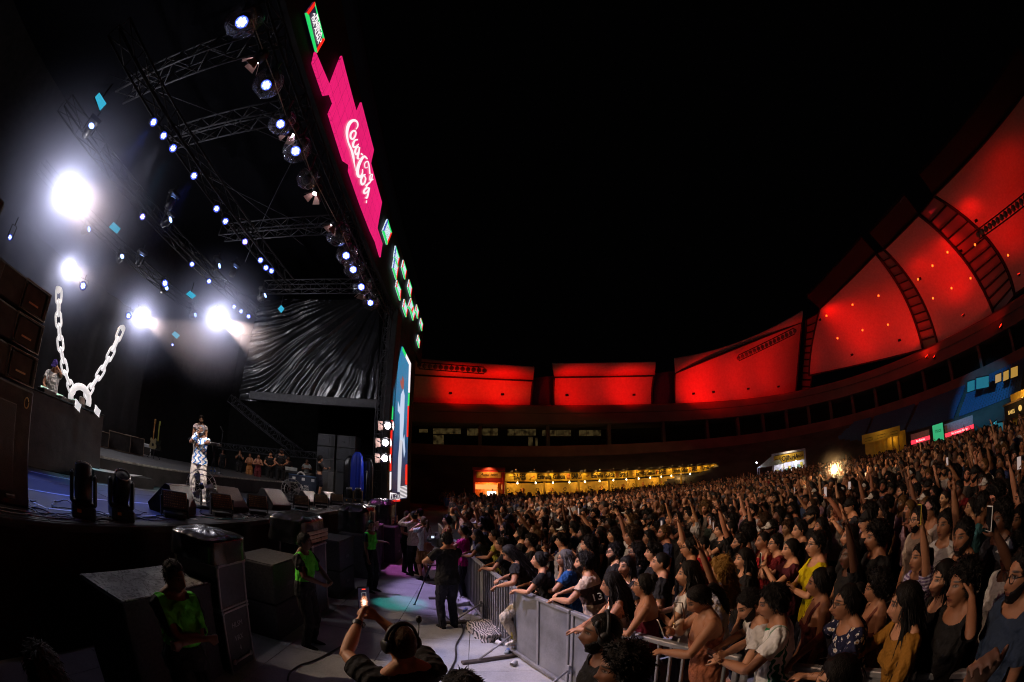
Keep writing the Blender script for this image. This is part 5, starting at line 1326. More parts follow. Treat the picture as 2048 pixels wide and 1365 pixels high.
# flight case with marks, console, speaker stack, tarpaulins
fc = empty('flight_case', (-7.95, 18.1, ZS), R(-4), 'dark blue flight case with white marks behind the onlookers', 'flight case')
m = MB(); m.box((0, .3, .42), (1.5, .6, .84), bevel=.02); m.build('body', plain('case_navy', (.03, .04, .07), .5, 0, .3, 6), fc)
for x in (-.45, .05, .55):
    m = MB(); m.box((x, -.006, .70), (.16, .012, .13)); m.build('sticker', MWHITE, fc)
m = MB(); m.add([(-.12, -.004, .30), (-.02, -.004, .47), (.0, -.004, .36), (.06, -.004, .40), (.02, -.004, .22), (-.02, -.004, .30)], [(0, 1, 2, 3, 4, 5)]); m.build('emblem', MWHITE, fc)
text('MIX', facing((.22, -.006, .38), (1, 0, 0)), .14, MWHITE, fc); text('SOM', facing((.22, -.006, .25), (1, 0, 0)), .14, MWHITE, fc)
m = MB(); m.box((0, .3, .86), (1.52, .62, .03)); m.build('lid', plain('case_blue', (.06, .12, .25), .5), fc)
cs = empty('mixing_console', (-8.6, 19.2, ZS), R(-4), 'monitor mixing console behind the flight case', 'mixing console')
m = MB(); m.box((0, 0, .95), (1.6, .7, .12), bevel=.02, M=None); m.build('desk', MCAB, cs)
m = MB(); m.box((.0, .1, .45), (1.4, .5, .9)); m.build('pedestal', MCAB, cs)
m = MB(); m.box((-.3, -.36, 1.10), (.7, .02, .16)); m.build('meter_bridge', plain('pale_strip', (.6, .6, .55), .5), cs)
m = MB(); m.tube([(.3 + .2 * math.cos(t), -.4, .80 + .2 * math.sin(t)) for t in [k * math.pi / 12 for k in range(13)]], .05, 6); m.build('cable_coil', plain('coil_white', (.7, .65, .6), .6), cs)
i = 0
for col_, x in ((0, -7.15), (1, -6.15)):
    for r_ in range(4):
        big = r_ == 0
        h = 1.2 if big else .58
        z = ZS if big else ZS + 1.2 + (r_ - 1) * .58
        o = empty('side_fill_speaker', (x, 18.9, z), R(-3), '%s speaker in the %s column of the side fill stack' % (('bottom', 'second', 'third', 'top')[r_], ('left', 'right')[col_]), 'speaker', 'side fill speaker stack')
        m = MB(); m.box((0, .4, h / 2), (.92, .8, h - .012), bevel=.015); m.build('cabinet', plain('cab_grey', (.07, .07, .075), .5, 0, .3, 6, .2), o)
        m = MB(); m.box((-.12, -.008, h / 2), (.56, .016, h - .10), bevel=.004); m.build('grille', mat_grille('stack_grille', (.09, .09, .10)) if 'sg' not in _mats else _mats['sg'], o)
        if not big:
            m = MB(); m.tube([(-.12 + a, -.02, h / 2 + b) for a, b in ((-.05, -.05), (.05, -.05), (.05, .05), (-.05, .05))], .01, 4, closed=True); m.build('badge', MALU, o)
            m = MB(); m.box((.33, -.006, h / 2), (.14, .012, h - .1)); m.build('horn_slot', MBODY, o)
        m = MB(); m.tube([(-.455, -.004, .02), (.455, -.004, .02), (.455, -.004, h - .03), (-.455, -.004, h - .03)], .010, 4, closed=True); m.build('front_rim', plain('rim_grey', (.2, .2, .2), .4, .5), o)
        if big:
            m = MB(); m.box((-.2, -.006, .3), (.2, .01, .05)); m.build('handle', MALU, o)
def tarp(loc, size, mat, label, seed, rz=0, name='tarpaulin', rough=1.0):
    """crumpled sheet thrown over something, open at the bottom"""
    o = empty(name, loc, rz, label, 'tarpaulin', 'plastic covers on the equipment')
    nu, nv = 48, 26; vs = []
    for j in range(nv + 1):
        v = j / nv
        for i in range(nu):
            a = 2 * math.pi * i / nu
            k_ = (1 - max(0, v - .62) / .38 * .75) if v > .62 else 1 + .08 * (.62 - v)
            c_, s_ = math.cos(a), math.sin(a); sq = (abs(c_) ** 5 + abs(s_) ** 5) ** -.2
            zz = size[2] * (v / .72 if v < .72 else 1 + .10 * math.sin((v - .72) / .28 * 1.57))
            zz = min(zz, size[2] * 1.1)
            f = mnoise.noise(V3((c_ * 3 + seed, s_ * 3, v * 2))) * .10 + mnoise.noise(V3((c_ * 9 + seed, s_ * 9, v * 3))) * .06 + .02 * math.sin(a * 17 + seed)
            f *= rough
            vs.append((c_ * sq * size[0] / 2 * (k_ + f), s_ * sq * size[1] / 2 * (k_ + f), zz + f * .3 * v))
    m = MB(); m.add(vs, [(j * nu + i, j * nu + (i + 1) % nu, (j + 1) * nu + (i + 1) % nu, (j + 1) * nu + i) for j in range(nv) for i in range(nu)] + [tuple(nv * nu + i for i in range(nu))], 0, True)
    m.build('sheet', mat, o); return o
k = NT('blue_plastic'); k.set(Base_Color=(.02, .05, .55), Roughness=.25); k.bump(k.noise(6, 4), .5, .05); MBLUEP = k.m
tarp((-5.45, 18.6, ZS), (.55, .5, 2.0), MBLUEP, 'tall bright blue plastic cover over equipment beside the speaker stack', 3); tarp((-5.85, 18.9, ZS + .1), (.6, .5, 1.75), MPLASTIC, 'black plastic cover left of the blue one', 7); tarp((-5.0, 19.0, ZS + .1), (.5, .5, 1.7), MPLASTIC, 'black plastic cover right of the blue one', 9)
m = MB(); m.tube([(-4.95, 18.4, ZS), (-4.95, 18.4, ZS + 1.3)], .025, 6); m.lathe([(.2, 0), (.03, .05)], 10, M=Matrix.Translation((-4.95, 18.4, ZS))); m.lathe([(.04, 0), (.05, .05), (.01, .1)], 10, M=Matrix.Translation((-4.95, 18.4, ZS + 1.3))); m.build('light_stand', MBODY, label='thin black stand with pale knob beside the pillar', cat='stand')
# loose cables along the stage edge
MCABLE = plain('cable_black', (.03, .03, .03), .4); MCABG = plain('cable_grey', (.35, .33, .32), .4); MCABT = plain('cable_teal', (.05, .4, .42), .4)
rc = random.Random(5)
for i in range(34):
    y = rc.uniform(2.2, 15.5) if i > 14 else rc.uniform(2.2, 5)
    p = V3((-4.5 - rc.random() * .35, y, ZS + .015)); a = rc.uniform(0, 6.28); pts = []
    for k in range(26):
        a += rc.uniform(-.7, .7); p = p + V3((math.cos(a) * .035, math.sin(a) * .07, 0)); p.x = max(-5.3, min(-4.38, p.x)); p.z = ZS + .012 + .03 * max(0, math.sin(k * .6 + i)) * (i % 3 == 0); pts.append(p.copy())
    m = MB(); m.tube(pts, .008, 5); m.build('loose_cable', MCABT if i in (20, 27, 31) else (MCABG if i % 2 else MCABLE), label='thin %s loose cable curled %s' % ('teal' if i in (20, 27, 31) else ('grey' if i % 2 else 'black'), 'round the two left moving heads' if y < 4.6 else ('between the first two floor lights' if y < 7.5 else ('beside the large wedge monitor' if y < 11 else 'near the far end of the stage edge'))), cat='cable', group='loose cables along the stage edge')
# small white papers / tape pieces at the edge
for i in range(14):
    m = MB(); m.box((0, 0, .004), (rc.uniform(.05, .12), rc.uniform(.1, .3), .008)); q = m.build('tape_scrap', MTAPE, loc=(-4.55 - rc.random() * .2, 5 + i * .72, ZS + .002), rz=rc.uniform(-.4, .4), label='pale scrap of tape on the stage edge, number %s from the left' % 'one two three four five six seven eight nine ten eleven twelve thirteen fourteen'.split()[i], cat='tape', group='tape scraps on the stage edge')
# ================================================================ the pit: boxes, covered lamps, barrier, litter
MCARPET = plain('carpet_black', (.045, .045, .052), .95, 0, .35, 30, .5)
MTOPW = None
def pit_box(c, d, label, top=None, group='black speaker boxes in the pit', rz=0.0, split=False):
    o = empty('subwoofer', (c[0], c[1], 0), rz, label, 'speaker', group)
    if split:
        for z0, z1 in ((0, d[2] / 2 - .01), (d[2] / 2 + .005, d[2])):
            m = MB(); m.box((0, 0, (z0 + z1) / 2), (d[0], d[1], z1 - z0), bevel=.015); m.build('cabinet', MCARPET, o)
    else:
        m = MB(); m.box((0, 0, d[2] / 2), d, bevel=.015); m.build('cabinet', MCARPET, o)
    m = MB(); m.box((0, 0, d[2] + .006), (d[0] - .03, d[1] - .03, .012)); m.build('top_panel', top or MCARPET, o)
    for s in (1, -1):
        m = MB(); m.box((d[0] / 2 + .005, 0, d[2] * (.5 + .22 * s)), (.012, .22, .07), bevel=.005); m.build('handle', MBODY, o)
    m = MB()
    for a in (1, -1):
        for b in (1, -1): m.box((a * (d[0] / 2 - .02), b * (d[1] / 2 - .02), d[2] - .02), (.05, .05, .05), bevel=.01)
    m.build_each('corner_cap', MSTEEL_D, o)
    return o
def mat_worn_top():
    k = NT('worn_grey_top'); co = k.coord(); nz = k.noise(3.5, 6, co, .7)
    sc = k.n('ShaderNodeTexNoise', i_Scale=5.0, i_Detail=8.0, i_Roughness=.75, i_Distortion=4.0); k.l(co, sc.inputs['Vector'])
    base = k.ramp(nz, [(.35, (.16, .15, .14)), (.6, (.42, .41, .39))]); base = k.mix(k.ramp(sc.outputs[0], [(.50, (0, 0, 0)), (.56, (1, 1, 1))]), base, (.06, .05, .05))
    k.set(Base_Color=base, Roughness=.6); k.bump(sc.outputs[0], .4, .01); return k.m
pit_box((-3.2, 3.08, 0), (.72, 1.45, 1.2), 'black box with worn pale grey top beside the first guard', mat_worn_top())
pit_box((-3.14, 5.8, 0), (.72, 1.05, 1.2), 'large carpet covered box behind the second guard', split=True); pit_box((-3.08, 8.5, 0), (.76, 1.0, 1.25), 'carpet covered box stack near the third guard', split=True)
pit_box((-3.0, 10.6, 0), (.8, 1.1, 1.15), 'carpet covered box beyond the third guard'); pit_box((-2.9, 13.0, 0), (.9, 1.2, 1.15), 'farthest carpet covered box in front of the guard in black')
def case(c, d, z0, label, marks=None, rz=0.0):
    o = empty('flight_case', (c[0], c[1], z0), rz, label, 'flight case', 'flight cases in the pit')
    m = MB(); m.box((0, 0, d[2] / 2), d); m.build('body', plain('case_black', (.03, .028, .035), .5, 0, .35, 8), o)
    m = MB(); rails(m, (0, 0, d[2] / 2), d); m.build_each('edge_rail', plain('case_rail', (.30, .27, .27), .4, .7), o)
    m = MB()
    for a in (1, -1):
        for b in (1, -1):
            for e in (0, 1): m.box((a * d[0] / 2, b * d[1] / 2, e * d[2]), (.055, .055, .055), bevel=.018)
    m.build_each('ball_corner', plain('case_corner', (.38, .36, .36), .35, .8), o)
    if marks:
        for t, z in marks: text(t, facing((d[0] / 2 + .006, 0, z), (0, 1, 0)), .10, plain('stencil', (.30, .30, .32), .7), o, ext=.001)
        m = MB(); m.tube([(d[0] / 2 + .02, -.16, .14), (d[0] / 2 + .02, .16, .14)], .018, 6); m.lathe([(.04, 0), (.035, .02)], 10, M=facing((d[0] / 2 + .005, .2, .14), (0, 1, 0))); m.lathe([(.04, 0), (.035, .02)], 10, M=facing((d[0] / 2 + .005, -.2, .14), (0, 1, 0))); m.build('handle', plain('case_corner', (.38, .36, .36), .35, .8), o)
    return o
case((-3.06, 4.12, 0), (.64, .56, .80), .05, 'lower flight case with stencilled letters near the phone filmer', (('HLSM', .60), ('VRX', .42), ('4', .28))); case((-3.08, 4.14, 0), (.64, .58, .52), .88, 'upper flight case under a black plastic cover')
case((-3.05, 7.0, 0), (.62, .62, 1.3), .02, 'tall flight case behind the second guard'); case((-3.1, 12.0, 0), (.6, .7, 1.2), .02, 'flight case under the strapped cover')
def cover(loc, d, label, seed, strap=None, wood=True):
    o = tarp(loc, d, MPLASTIC, label, seed, 0, 'equipment_cover', .55)
    if wood:
        for k in range(3):
            m = MB(); m.box((d[0] * .48 + .03, 0, .04 + k * .075), (.03, d[1] * .95, .062), bevel=.004); m.build('slat', plain('pale_slat', (.45, .38, .28), .6), o)
    if strap:
        m = MB(); m.box((d[0] * .56, .0, d[2] * .52), (.012, .07, d[2] * 1.02)); m.box((.12, 0, d[2] * 1.08), (d[0] * .9, .07, .012)); m.build('strap', strap, o)
    return o
cover((-3.1, 4.15, 1.42), (.72, .80, .30), 'black plastic cover over the lamp on the upper flight case', 1, None, False); cover((-3.2, 7.1, 1.34), (.75, 1.1, .46), 'crumpled plastic cover with wooden slats behind the second guard', 2)
cover((-3.15, 10.9, 1.18), (.8, 1.25, .62), 'plastic cover bound by a white strap', 4, MWHITE); cover((-3.05, 13.3, 1.18), (.8, 1.0, .7), 'crumpled grey plastic cover with blue strap', 6, plain('strap_blue', (.03, .15, .5), .5))
# ---- crowd barrier: separate sections in a line
MBAR = plain('barrier_steel', (.27, .27, .29), .42, .35, .2, 5, .15)
MSHEET = plain('barrier_sheet', (.20, .205, .22), .5, .25, .4, 2.2, .25)
def rail_pt(px, py): p = at(px, py, z=1.14); p.z = 0; return p
BP = [V3((-1.35, 14.6, 0)), V3((-1.0, 12.6, 0)), V3((-.62, 10.7, 0)), V3((-.30, 9.0, 0)), V3((.06, 7.4, 0)), V3((.46, 5.75, 0)), V3((.98, 4.45, 0)), V3((1.36, 3.50, 0)), V3((1.83, 2.45, 0)), V3((2.18, 1.55, 0)), V3((2.42, .6, 0)), V3((2.58, -.6, 0)), V3((2.66, -1.8, 0))]
BK = ['bars', 'bars', 'bars', 'bars', 'bars', 'sheet', 'sheet', 'bars', 'bars', 'sheet', 'sheet', 'sheet']
BLAB = ['farthest barred barrier section by the camera crew', 'barred barrier section second from the far end', 'barred barrier section beside the magenta shirt', 'barred barrier section behind the camera operator', 'barred barrier section beside the cream trouser leg', 'sheet metal barrier section where the bars end', 'second sheet metal barrier section', 'barred barrier section before the orange dress', 'barred barrier section before the white green jersey', 'sheet barrier section before the mustard cardigan', 'sheet barrier section nearest the right edge', 'barrier section beyond the right edge']
for i in range(len(BP) - 1):
    a, b = BP[i], BP[i + 1]; d = b - a; L_ = d.length - .03
    o = empty('crowd_barrier', a, math.atan2(d.y, d.x), BLAB[i], 'barrier', 'crowd barrier sections')
    # local x along, +y towards the pit or crowd does not matter
    m = MB(); m.box((L_ / 2, 0, 1.12), (L_, .06, .05), bevel=.008); m.build('top_rail', MBAR, o)
    m = MB(); m.box((L_ / 2, 0, .10), (L_, .05, .05), bevel=.008); m.build('bottom_rail', MBAR, o)
    for x in (.025, L_ - .025):
        m = MB(); m.box((x, 0, .60), (.05, .05, .98), bevel=.006); m.build('upright', MBAR, o)
    if BK[i] == 'bars':
        nb = int(L_ / .125)
        bm_ = MB(); bm_.box((0, 0, .61), (.026, .026, .96), bevel=.004); bme = bm_.mesh('bar', MBAR)
        for k in range(1, nb):
            q = bpy.data.objects.new('bar', bme); link(q, o); q.location = (k * L_ / nb, 0, 0)
    else:
        m = MB(); m.box((L_ / 2, 0, .61), (L_ - .1, .012, .96)); m.build('sheet', MSHEET, o)
        m = MB(); m.box((L_ / 2, -.012, .61), (.05, .03, .96), bevel=.004); m.build('stiffener', MBAR, o)
        m = MB(); m.box((L_ / 2, -.03, .145), (L_, .04, .03), bevel=.004); m.build('ledge', MBAR, o)
    # foot plate and brace on the pit side
    nx = -1
    s_ = -1 if (Matrix.Rotation(math.atan2(d.y, d.x), 3, 'Z') @ V3((0, -1, 0))).x < 0 else 1
    m = MB(); m.box((.05, s_ * .38, .05), (.09, .80, .05), bevel=.01); m.build('foot', plain('foot_dark', (.09, .07, .06), .6, .3), o)
    m = MB(); m.tube([(.05, s_ * .55, .07), (.05, s_ * .03, .42)], .016, 6); m.build('brace', MBAR, o)
    m = MB(); m.box((.05, s_ * .06, .40), (.04, .03, .12), bevel=.006); m.build('latch', plain('latch_yellow', (.55, .42, .05), .5) if i in (5,) else MBAR, o)
# ---- litter by the barrier
rl = random.Random(8)
BT = [(585, 990), (618, 1040), (690, 1080), (545, 850), (600, 890), (800, 1040), (640, 890), (825, 1170), (860, 1255)]
for i, (a, b) in enumerate(BT):
    p = at(780 + a / 3.545, 980 + b / 3.545, z=.04); up = i in (5,)
    if i == 8: continue
    bottle((p.x, p.y, .033), ['blue labelled bottle lying left of the bundle of clothes', 'crushed bottle lying before the bundle of clothes', 'bottle lying nearest the white sneaker', 'bottle lying beyond the tripod', 'bottle lying against the barrier foot', 'upright bottle beside the white sneaker', 'bottle lying near the far foot plate', 'bottle behind the barrier brace', ''][i], lying=not up, rz=rl.uniform(0, 6.3), group='plastic bottles littering the pit floor')
def cup(loc, rz, label):
    o = empty('plastic_cup', loc, rz, label, 'cup', 'cups littering the pit floor'); M = Matrix.Translation((0, 0, .04)) @ Matrix.Rotation(math.pi / 2, 4, 'Y')
    m = MB(); m.lathe([(.030, 0), (.040, .10), (.038, .10), (.028, .005)], 14, M=M, capped=False); m.build('cup_wall', MWHITE, o); m = MB(); m.tube([M @ V3((.040 * math.cos(t), .040 * math.sin(t), .10)) for t in [k * math.pi / 8 for k in range(16)]], .003, 4, closed=True); m.build('rim', MWHITE, o)
p = at(780 + 862 / 3.545, 980 + 1255 / 3.545, z=.04); cup((p.x, p.y, .035), 1.0, 'white cup lying alone on the pit floor near the barrier')
p = at(780 + 790 / 3.545, 980 + 1105 / 3.545, z=.04); cup((p.x, p.y, .035), 2.2, 'white cup lying beside the sneaker')
k = NT('bundle_cloth'); v = k.n('ShaderNodeTexWave', i_Scale=9.0, i_Distortion=6.0); k.l(k.coord(), v.inputs['Vector']); k.set(Base_Color=k.ramp(v.outputs[1], [(.4, (.05, .05, .05)), (.5, (.55, .48, .46))]), Roughness=.9)
p = at(780 + 715 / 3.545, 980 + 1000 / 3.545, z=.1)
o = tarp((p.x, p.y, .03), (.55, .75, .16), k.m, 'crumpled bundle of striped clothes on the pit floor by the barrier', 12, .4, 'clothes_bundle', 2.2); o['category'] = 'clothes'; del o['group']
p = at(780 + 495 / 3.545, 980 + 800 / 3.545, z=.05)
o = tarp((p.x, p.y, .03), (.35, .4, .10), plain('white_bag', (.7, .7, .72), .5), 'crumpled white plastic bag behind the tripod', 15, .4, 'plastic_bag', 2.0); o['category'] = 'bag'; del o['group']
# cables on the pit floor
def floor_cable(px, label, r=.012):
    pts = [at(*p, z=.05) for p in px]; fine = []
    for i in range(len(pts) - 1):
        p0, p1, p2, p3 = pts[max(i - 1, 0)], pts[i], pts[i + 1], pts[min(i + 2, len(pts) - 1)]
        for k in range(6):
            t = k / 6; fine.append(.5 * ((2 * p1) + (p2 - p0) * t + (2 * p0 - 5 * p1 + 4 * p2 - p3) * t * t + (3 * p1 - p0 - 3 * p2 + p3) * t ** 3))
    fine.append(pts[-1]); m = MB(); m.tube([V3((p.x, p.y, .045)) for p in fine], r, 6); m.build('floor_cable', MCABLE, label=label, cat='cable')
floor_cable([(919, 1238), (926, 1262), (912, 1290), (911, 1318), (893, 1352), (880, 1372)], 'black cable snaking from the camera tripod towards the lens')
floor_cable([(575, 1360), (580, 1345), (600, 1330), (625, 1322), (660, 1305), (700, 1280), (712, 1262)], 'black cable lying left of the phone filmer')
floor_cable([(930, 1240), (900, 1240), (880, 1215)], 'short cable under the camera operator')
# ================================================================ people
def m_skin():
    k = NT('skin')
    oi = k.n('ShaderNodeObjectInfo')
    at_ = k.n('ShaderNodeAttribute', attribute_name='hp')
    sep = k.n('ShaderNodeSeparateXYZ'); k.l(at_.outputs['Vector'], sep.inputs[0])
    x, y, z = sep.outputs
    ay = k.math('ABSOLUTE', y)
    front = k.math('MULTIPLY', k.math('GREATER_THAN', x, .045), k.math('LESS_THAN', x, .135))
    def ell(u0, w0, ru, rw, soft=.25, slope=0.0):
        zz = z if not slope else k.math('SUBTRACT', z, k.math('MULTIPLY', k.math('SUBTRACT', ay, u0), slope))
        a = k.math('POWER', k.math('DIVIDE', k.math('ABSOLUTE', k.math('SUBTRACT', ay, u0)), ru), 2)
        b = k.math('POWER', k.math('DIVIDE', k.math('ABSOLUTE', k.math('SUBTRACT', zz, w0)), rw), 2)
        d = k.math('SQRT', k.math('ADD', a, b))
        m = k.n('ShaderNodeMapRange', interpolation_type='SMOOTHSTEP', i_1=1 + soft, i_2=1 - soft, i_3=0.0, i_4=1.0)
        k.l(d, m.inputs[0])
        return k.math('MULTIPLY', m.outputs[0], front)
    nz = k.noise(14, 5)
    base = k.mix(k.math('MULTIPLY', nz, .5), oi.outputs['Color'], (.30, .10, .07), 'MULTIPLY')
    base = k.mix(.75, base, oi.outputs['Color'])
    base = k.mix(k.math('MULTIPLY', ell(.0, -.022, .06, .02, .8), .25), base, (.5, .2, .15), 'MULTIPLY')
    base = k.mix(k.math('MULTIPLY', ell(0, -.0625, .028, .0120, .3), .75), base, (.20, .035, .035))
    base = k.mix(k.math('MULTIPLY', ell(0, -.0625, .026, .0030, .6), .95), base, (.05, .012, .01))
    base = k.mix(k.math('MULTIPLY', ell(.034, .038, .023, .0058, .5, -.1), .95), base, (.015, .010, .008))
    base = k.mix(k.math('MULTIPLY', ell(.0325, .015, .0195, .0110, .4), .85), base, (.035, .016, .012))
    base = k.mix(ell(.0325, .0145, .0125, .0042, .3), base, (.22, .19, .17))
    base = k.mix(ell(.0325, .0145, .0060, .0050, .25), base, (.012, .008, .006))
    base = k.mix(k.math('MULTIPLY', ell(.0085, -.040, .0060, .0042, .5), .9), base, (.04, .015, .012))
    k.set(Base_Color=base, Roughness=k.math('MULTIPLY_ADD', nz, .35, .36, clamp=True))
    k.b.inputs['Specular IOR Level'].default_value = .42
    k.bump(k.noise(160, 3), .12, .002)
    return k.m
def m_cloth(name='cloth', fn=None):
    k = NT(name)
    oi = k.n('ShaderNodeObjectInfo')
    co = k.coord()
    base = k.mix(k.math('MULTIPLY', k.noise(9, 4, co), .35), oi.outputs['Color'], (0.0, 0.0, 0.0))
    if fn: base = fn(k, co, base)
    k.set(Base_Color=base, Roughness=.85)
    k.b.inputs['Specular IOR Level'].default_value = .25
    w = k.n('ShaderNodeTexWave', i_Scale=5.0, i_Distortion=9.0, i_Detail=3.0, i_Detail_Scale=1.3)
    k.l(co, w.inputs['Vector'])
    k.bump(k.math('ADD', k.math('MULTIPLY', w.outputs['Fac'], .8), k.math('MULTIPLY', k.noise(240, 2, co), .10)), .6, .022)
    return k.m
def m_hair():
    k = NT('hair')
    oi = k.n('ShaderNodeObjectInfo')
    co = k.coord()
    mp = k.n('ShaderNodeMapping', i_Scale=(1.0, 1.0, .18)); k.l(co, mp.inputs['Vector'])
    nz = k.noise(190, 3, mp.outputs[0])
    k.set(Base_Color=k.mix(nz, k.mix(.7, oi.outputs['Color'], (0, 0, 0)), oi.outputs['Color']), Roughness=.6)
    k.b.inputs['Specular IOR Level'].default_value = .2
    k.bump(nz, .8, .006)
    return k.m
SKIN, CLOTH, HAIR = m_skin(), m_cloth(), m_hair()

def ring_tube(C, A, B, n=14):
    """closed tube through rings: centres C, half-axis vectors A and B"""
    C, A, B = np.array(C, float), np.array(A, float), np.array(B, float)
    t = np.linspace(0, 2 * np.pi, n, endpoint=False)
    V = (C[:, None, :] + A[:, None, :] * np.cos(t)[None, :, None] + B[:, None, :] * np.sin(t)[None, :, None]).reshape(-1, 3)
    L_ = len(C)
    Fs = [(i * n + k, i * n + (k + 1) % n, (i + 1) * n + (k + 1) % n, (i + 1) * n + k) for i in range(L_ - 1) for k in range(n)]
    Fs += [tuple(range(n))[::-1], tuple((L_ - 1) * n + k for k in range(n))]
    return V, Fs
def limb(pts, rad, n=12, flat=1.0, ref=(1, 0, 0)):
    pts = np.array(pts, float)
    C, A, B, Rr = [], [], [], []
    # finer steps with rounded ends
    for i in range(len(pts) - 1):
        for u in np.linspace(0, 1, 6, endpoint=(i == len(pts) - 2)):
            C.append(pts[i] * (1 - u) + pts[i + 1] * u)
            s = u * u * (3 - 2 * u)
            Rr.append(rad[i] * (1 - s) + rad[i + 1] * s)
    C = np.array(C); Rr = np.array(Rr)
    for i in range(len(C)):
        d = C[min(i + 1, len(C) - 1)] - C[max(i - 1, 0)]
        d /= np.linalg.norm(d) + 1e-9
        r = np.array(ref, float); a = r - d * r.dot(d)
        if np.linalg.norm(a) < .15:
            r = np.array((0, 0, 1.0)) if abs(d[2]) < .8 else np.array((0, 1.0, 0)); a = r - d * r.dot(d)
        a /= np.linalg.norm(a); b = np.cross(d, a)
        A.append(a * Rr[i]); B.append(b * Rr[i] * flat)
    d0 = (C[0] - C[1]); d0 /= np.linalg.norm(d0); d1 = C[-1] - C[-2]; d1 /= np.linalg.norm(d1)
    C = np.vstack([C[0] + d0 * Rr[0] * .8, C, C[-1] + d1 * Rr[-1] * .8])
    A = np.vstack([A[0] * .5, A, A[-1] * .5]); B = np.vstack([B[0] * .5, B, B[-1] * .5])
    return ring_tube(C, A, B, n)
def ellipsoid(c, r, Rm=None, n=12):
    u = np.linspace(0, np.pi, n // 2 + 2)[1:-1]
    C = np.stack([np.zeros_like(u), np.zeros_like(u), -np.cos(u) * r[2]], 1)
    A = np.stack([np.sin(u) * r[0], 0 * u, 0 * u], 1); B = np.stack([0 * u, np.sin(u) * r[1], 0 * u], 1)
    V, Fs = ring_tube(C, A, B, n)
    if Rm is not None: V = V @ np.array(Rm).T
    return V + np.array(c), Fs
def sstep(a, b, x):
    t = np.clip((x - a) / (b - a), 0, 1)
    return t * t * (3 - 2 * t)
def gs(x, m, s): return np.exp(-((x - m) / s) ** 2)
def head_surface(nu=40, nv=30, fem=0.0, seed=0):
    """grid of a head: x forward, y left, z up, origin mid-head"""
    rg = np.random.RandomState(seed)
    az = np.linspace(-np.pi, np.pi, nu, endpoint=False); el = np.linspace(-np.pi / 2 + .12, np.pi / 2 - .06, nv)
    AZ, EL = np.meshgrid(az, el)
    x, y, z = np.cos(EL) * np.cos(AZ), np.cos(EL) * np.sin(AZ), np.sin(EL)
    low = sstep(0.05, 1.0, -z)
    X = x * .098; Y = y * .076; Z = z * .120
    Y = Y * (1 - (.22 + .1 * fem) * low * (x > -.2))
    X = np.where(x > 0, X * (1 - .05 * sstep(.3, 1, z)), X * (1 - .42 * low))
    X = X + .012 * low * (x > 0) - .006
    X = np.where(x < 0, X * (1.0 + .06 * sstep(-.2, .5, z)), X)
    fr = sstep(.05, .55, x)
    j = lambda s: 1 + s * rg.uniform(-1, 1)
    ay = np.abs(Y)
    D = .027 * j(.2) * gs(Y, 0, .0135 * j(.2)) * gs(Z, -.030, .017) + .016 * gs(Y, 0, .011) * gs(Z, -.004, .022)
    D += .008 * gs(ay, .012, .010) * gs(Z, -.035, .010)
    D += .009 * (1 - .5 * fem) * gs(Z, .036, .013) * gs(Y, 0, .055)
    D -= .0165 * gs(ay, .032, .018) * gs(Z, .014, .014)
    D += .0045 * gs(ay, .0325, .011) * gs(Z, .014, .008)
    D += .006 * gs(ay, .048, .018) * gs(Z, -.02, .018)
    D += .0105 * gs(Y, 0, .024) * (gs(Z, -.056, .007) + gs(Z, -.069, .007)) - .005 * gs(Y, 0, .02) * gs(Z, -.0625, .003)
    D -= .008 * gs(Y, 0, .03) * gs(Z, -.083, .010)
    D += .011 * (1 - .3 * fem) * j(.3) * gs(Y, 0, .026) * gs(Z, -.104, .016)
    X = X + D * fr
    V = np.stack([X, Y, Z], -1).reshape(-1, 3)
    Fs = [(i * nu + k, i * nu + (k + 1) % nu, (i + 1) * nu + (k + 1) % nu, (i + 1) * nu + k) for i in range(nv - 1) for k in range(nu)]
    Fs += [tuple(range(nu))[::-1], tuple((nv - 1) * nu + k for k in range(nu))]
    return V, Fs, AZ.reshape(-1), EL.reshape(-1)
def rotm(yaw=0, pitch=0, roll=0):
    """pitch > 0 looks up, yaw > 0 turns left"""
    return np.array((Matrix.Rotation(yaw, 3, 'Z') @ Matrix.Rotation(-pitch, 3, 'Y') @ Matrix.Rotation(roll, 3, 'X')))
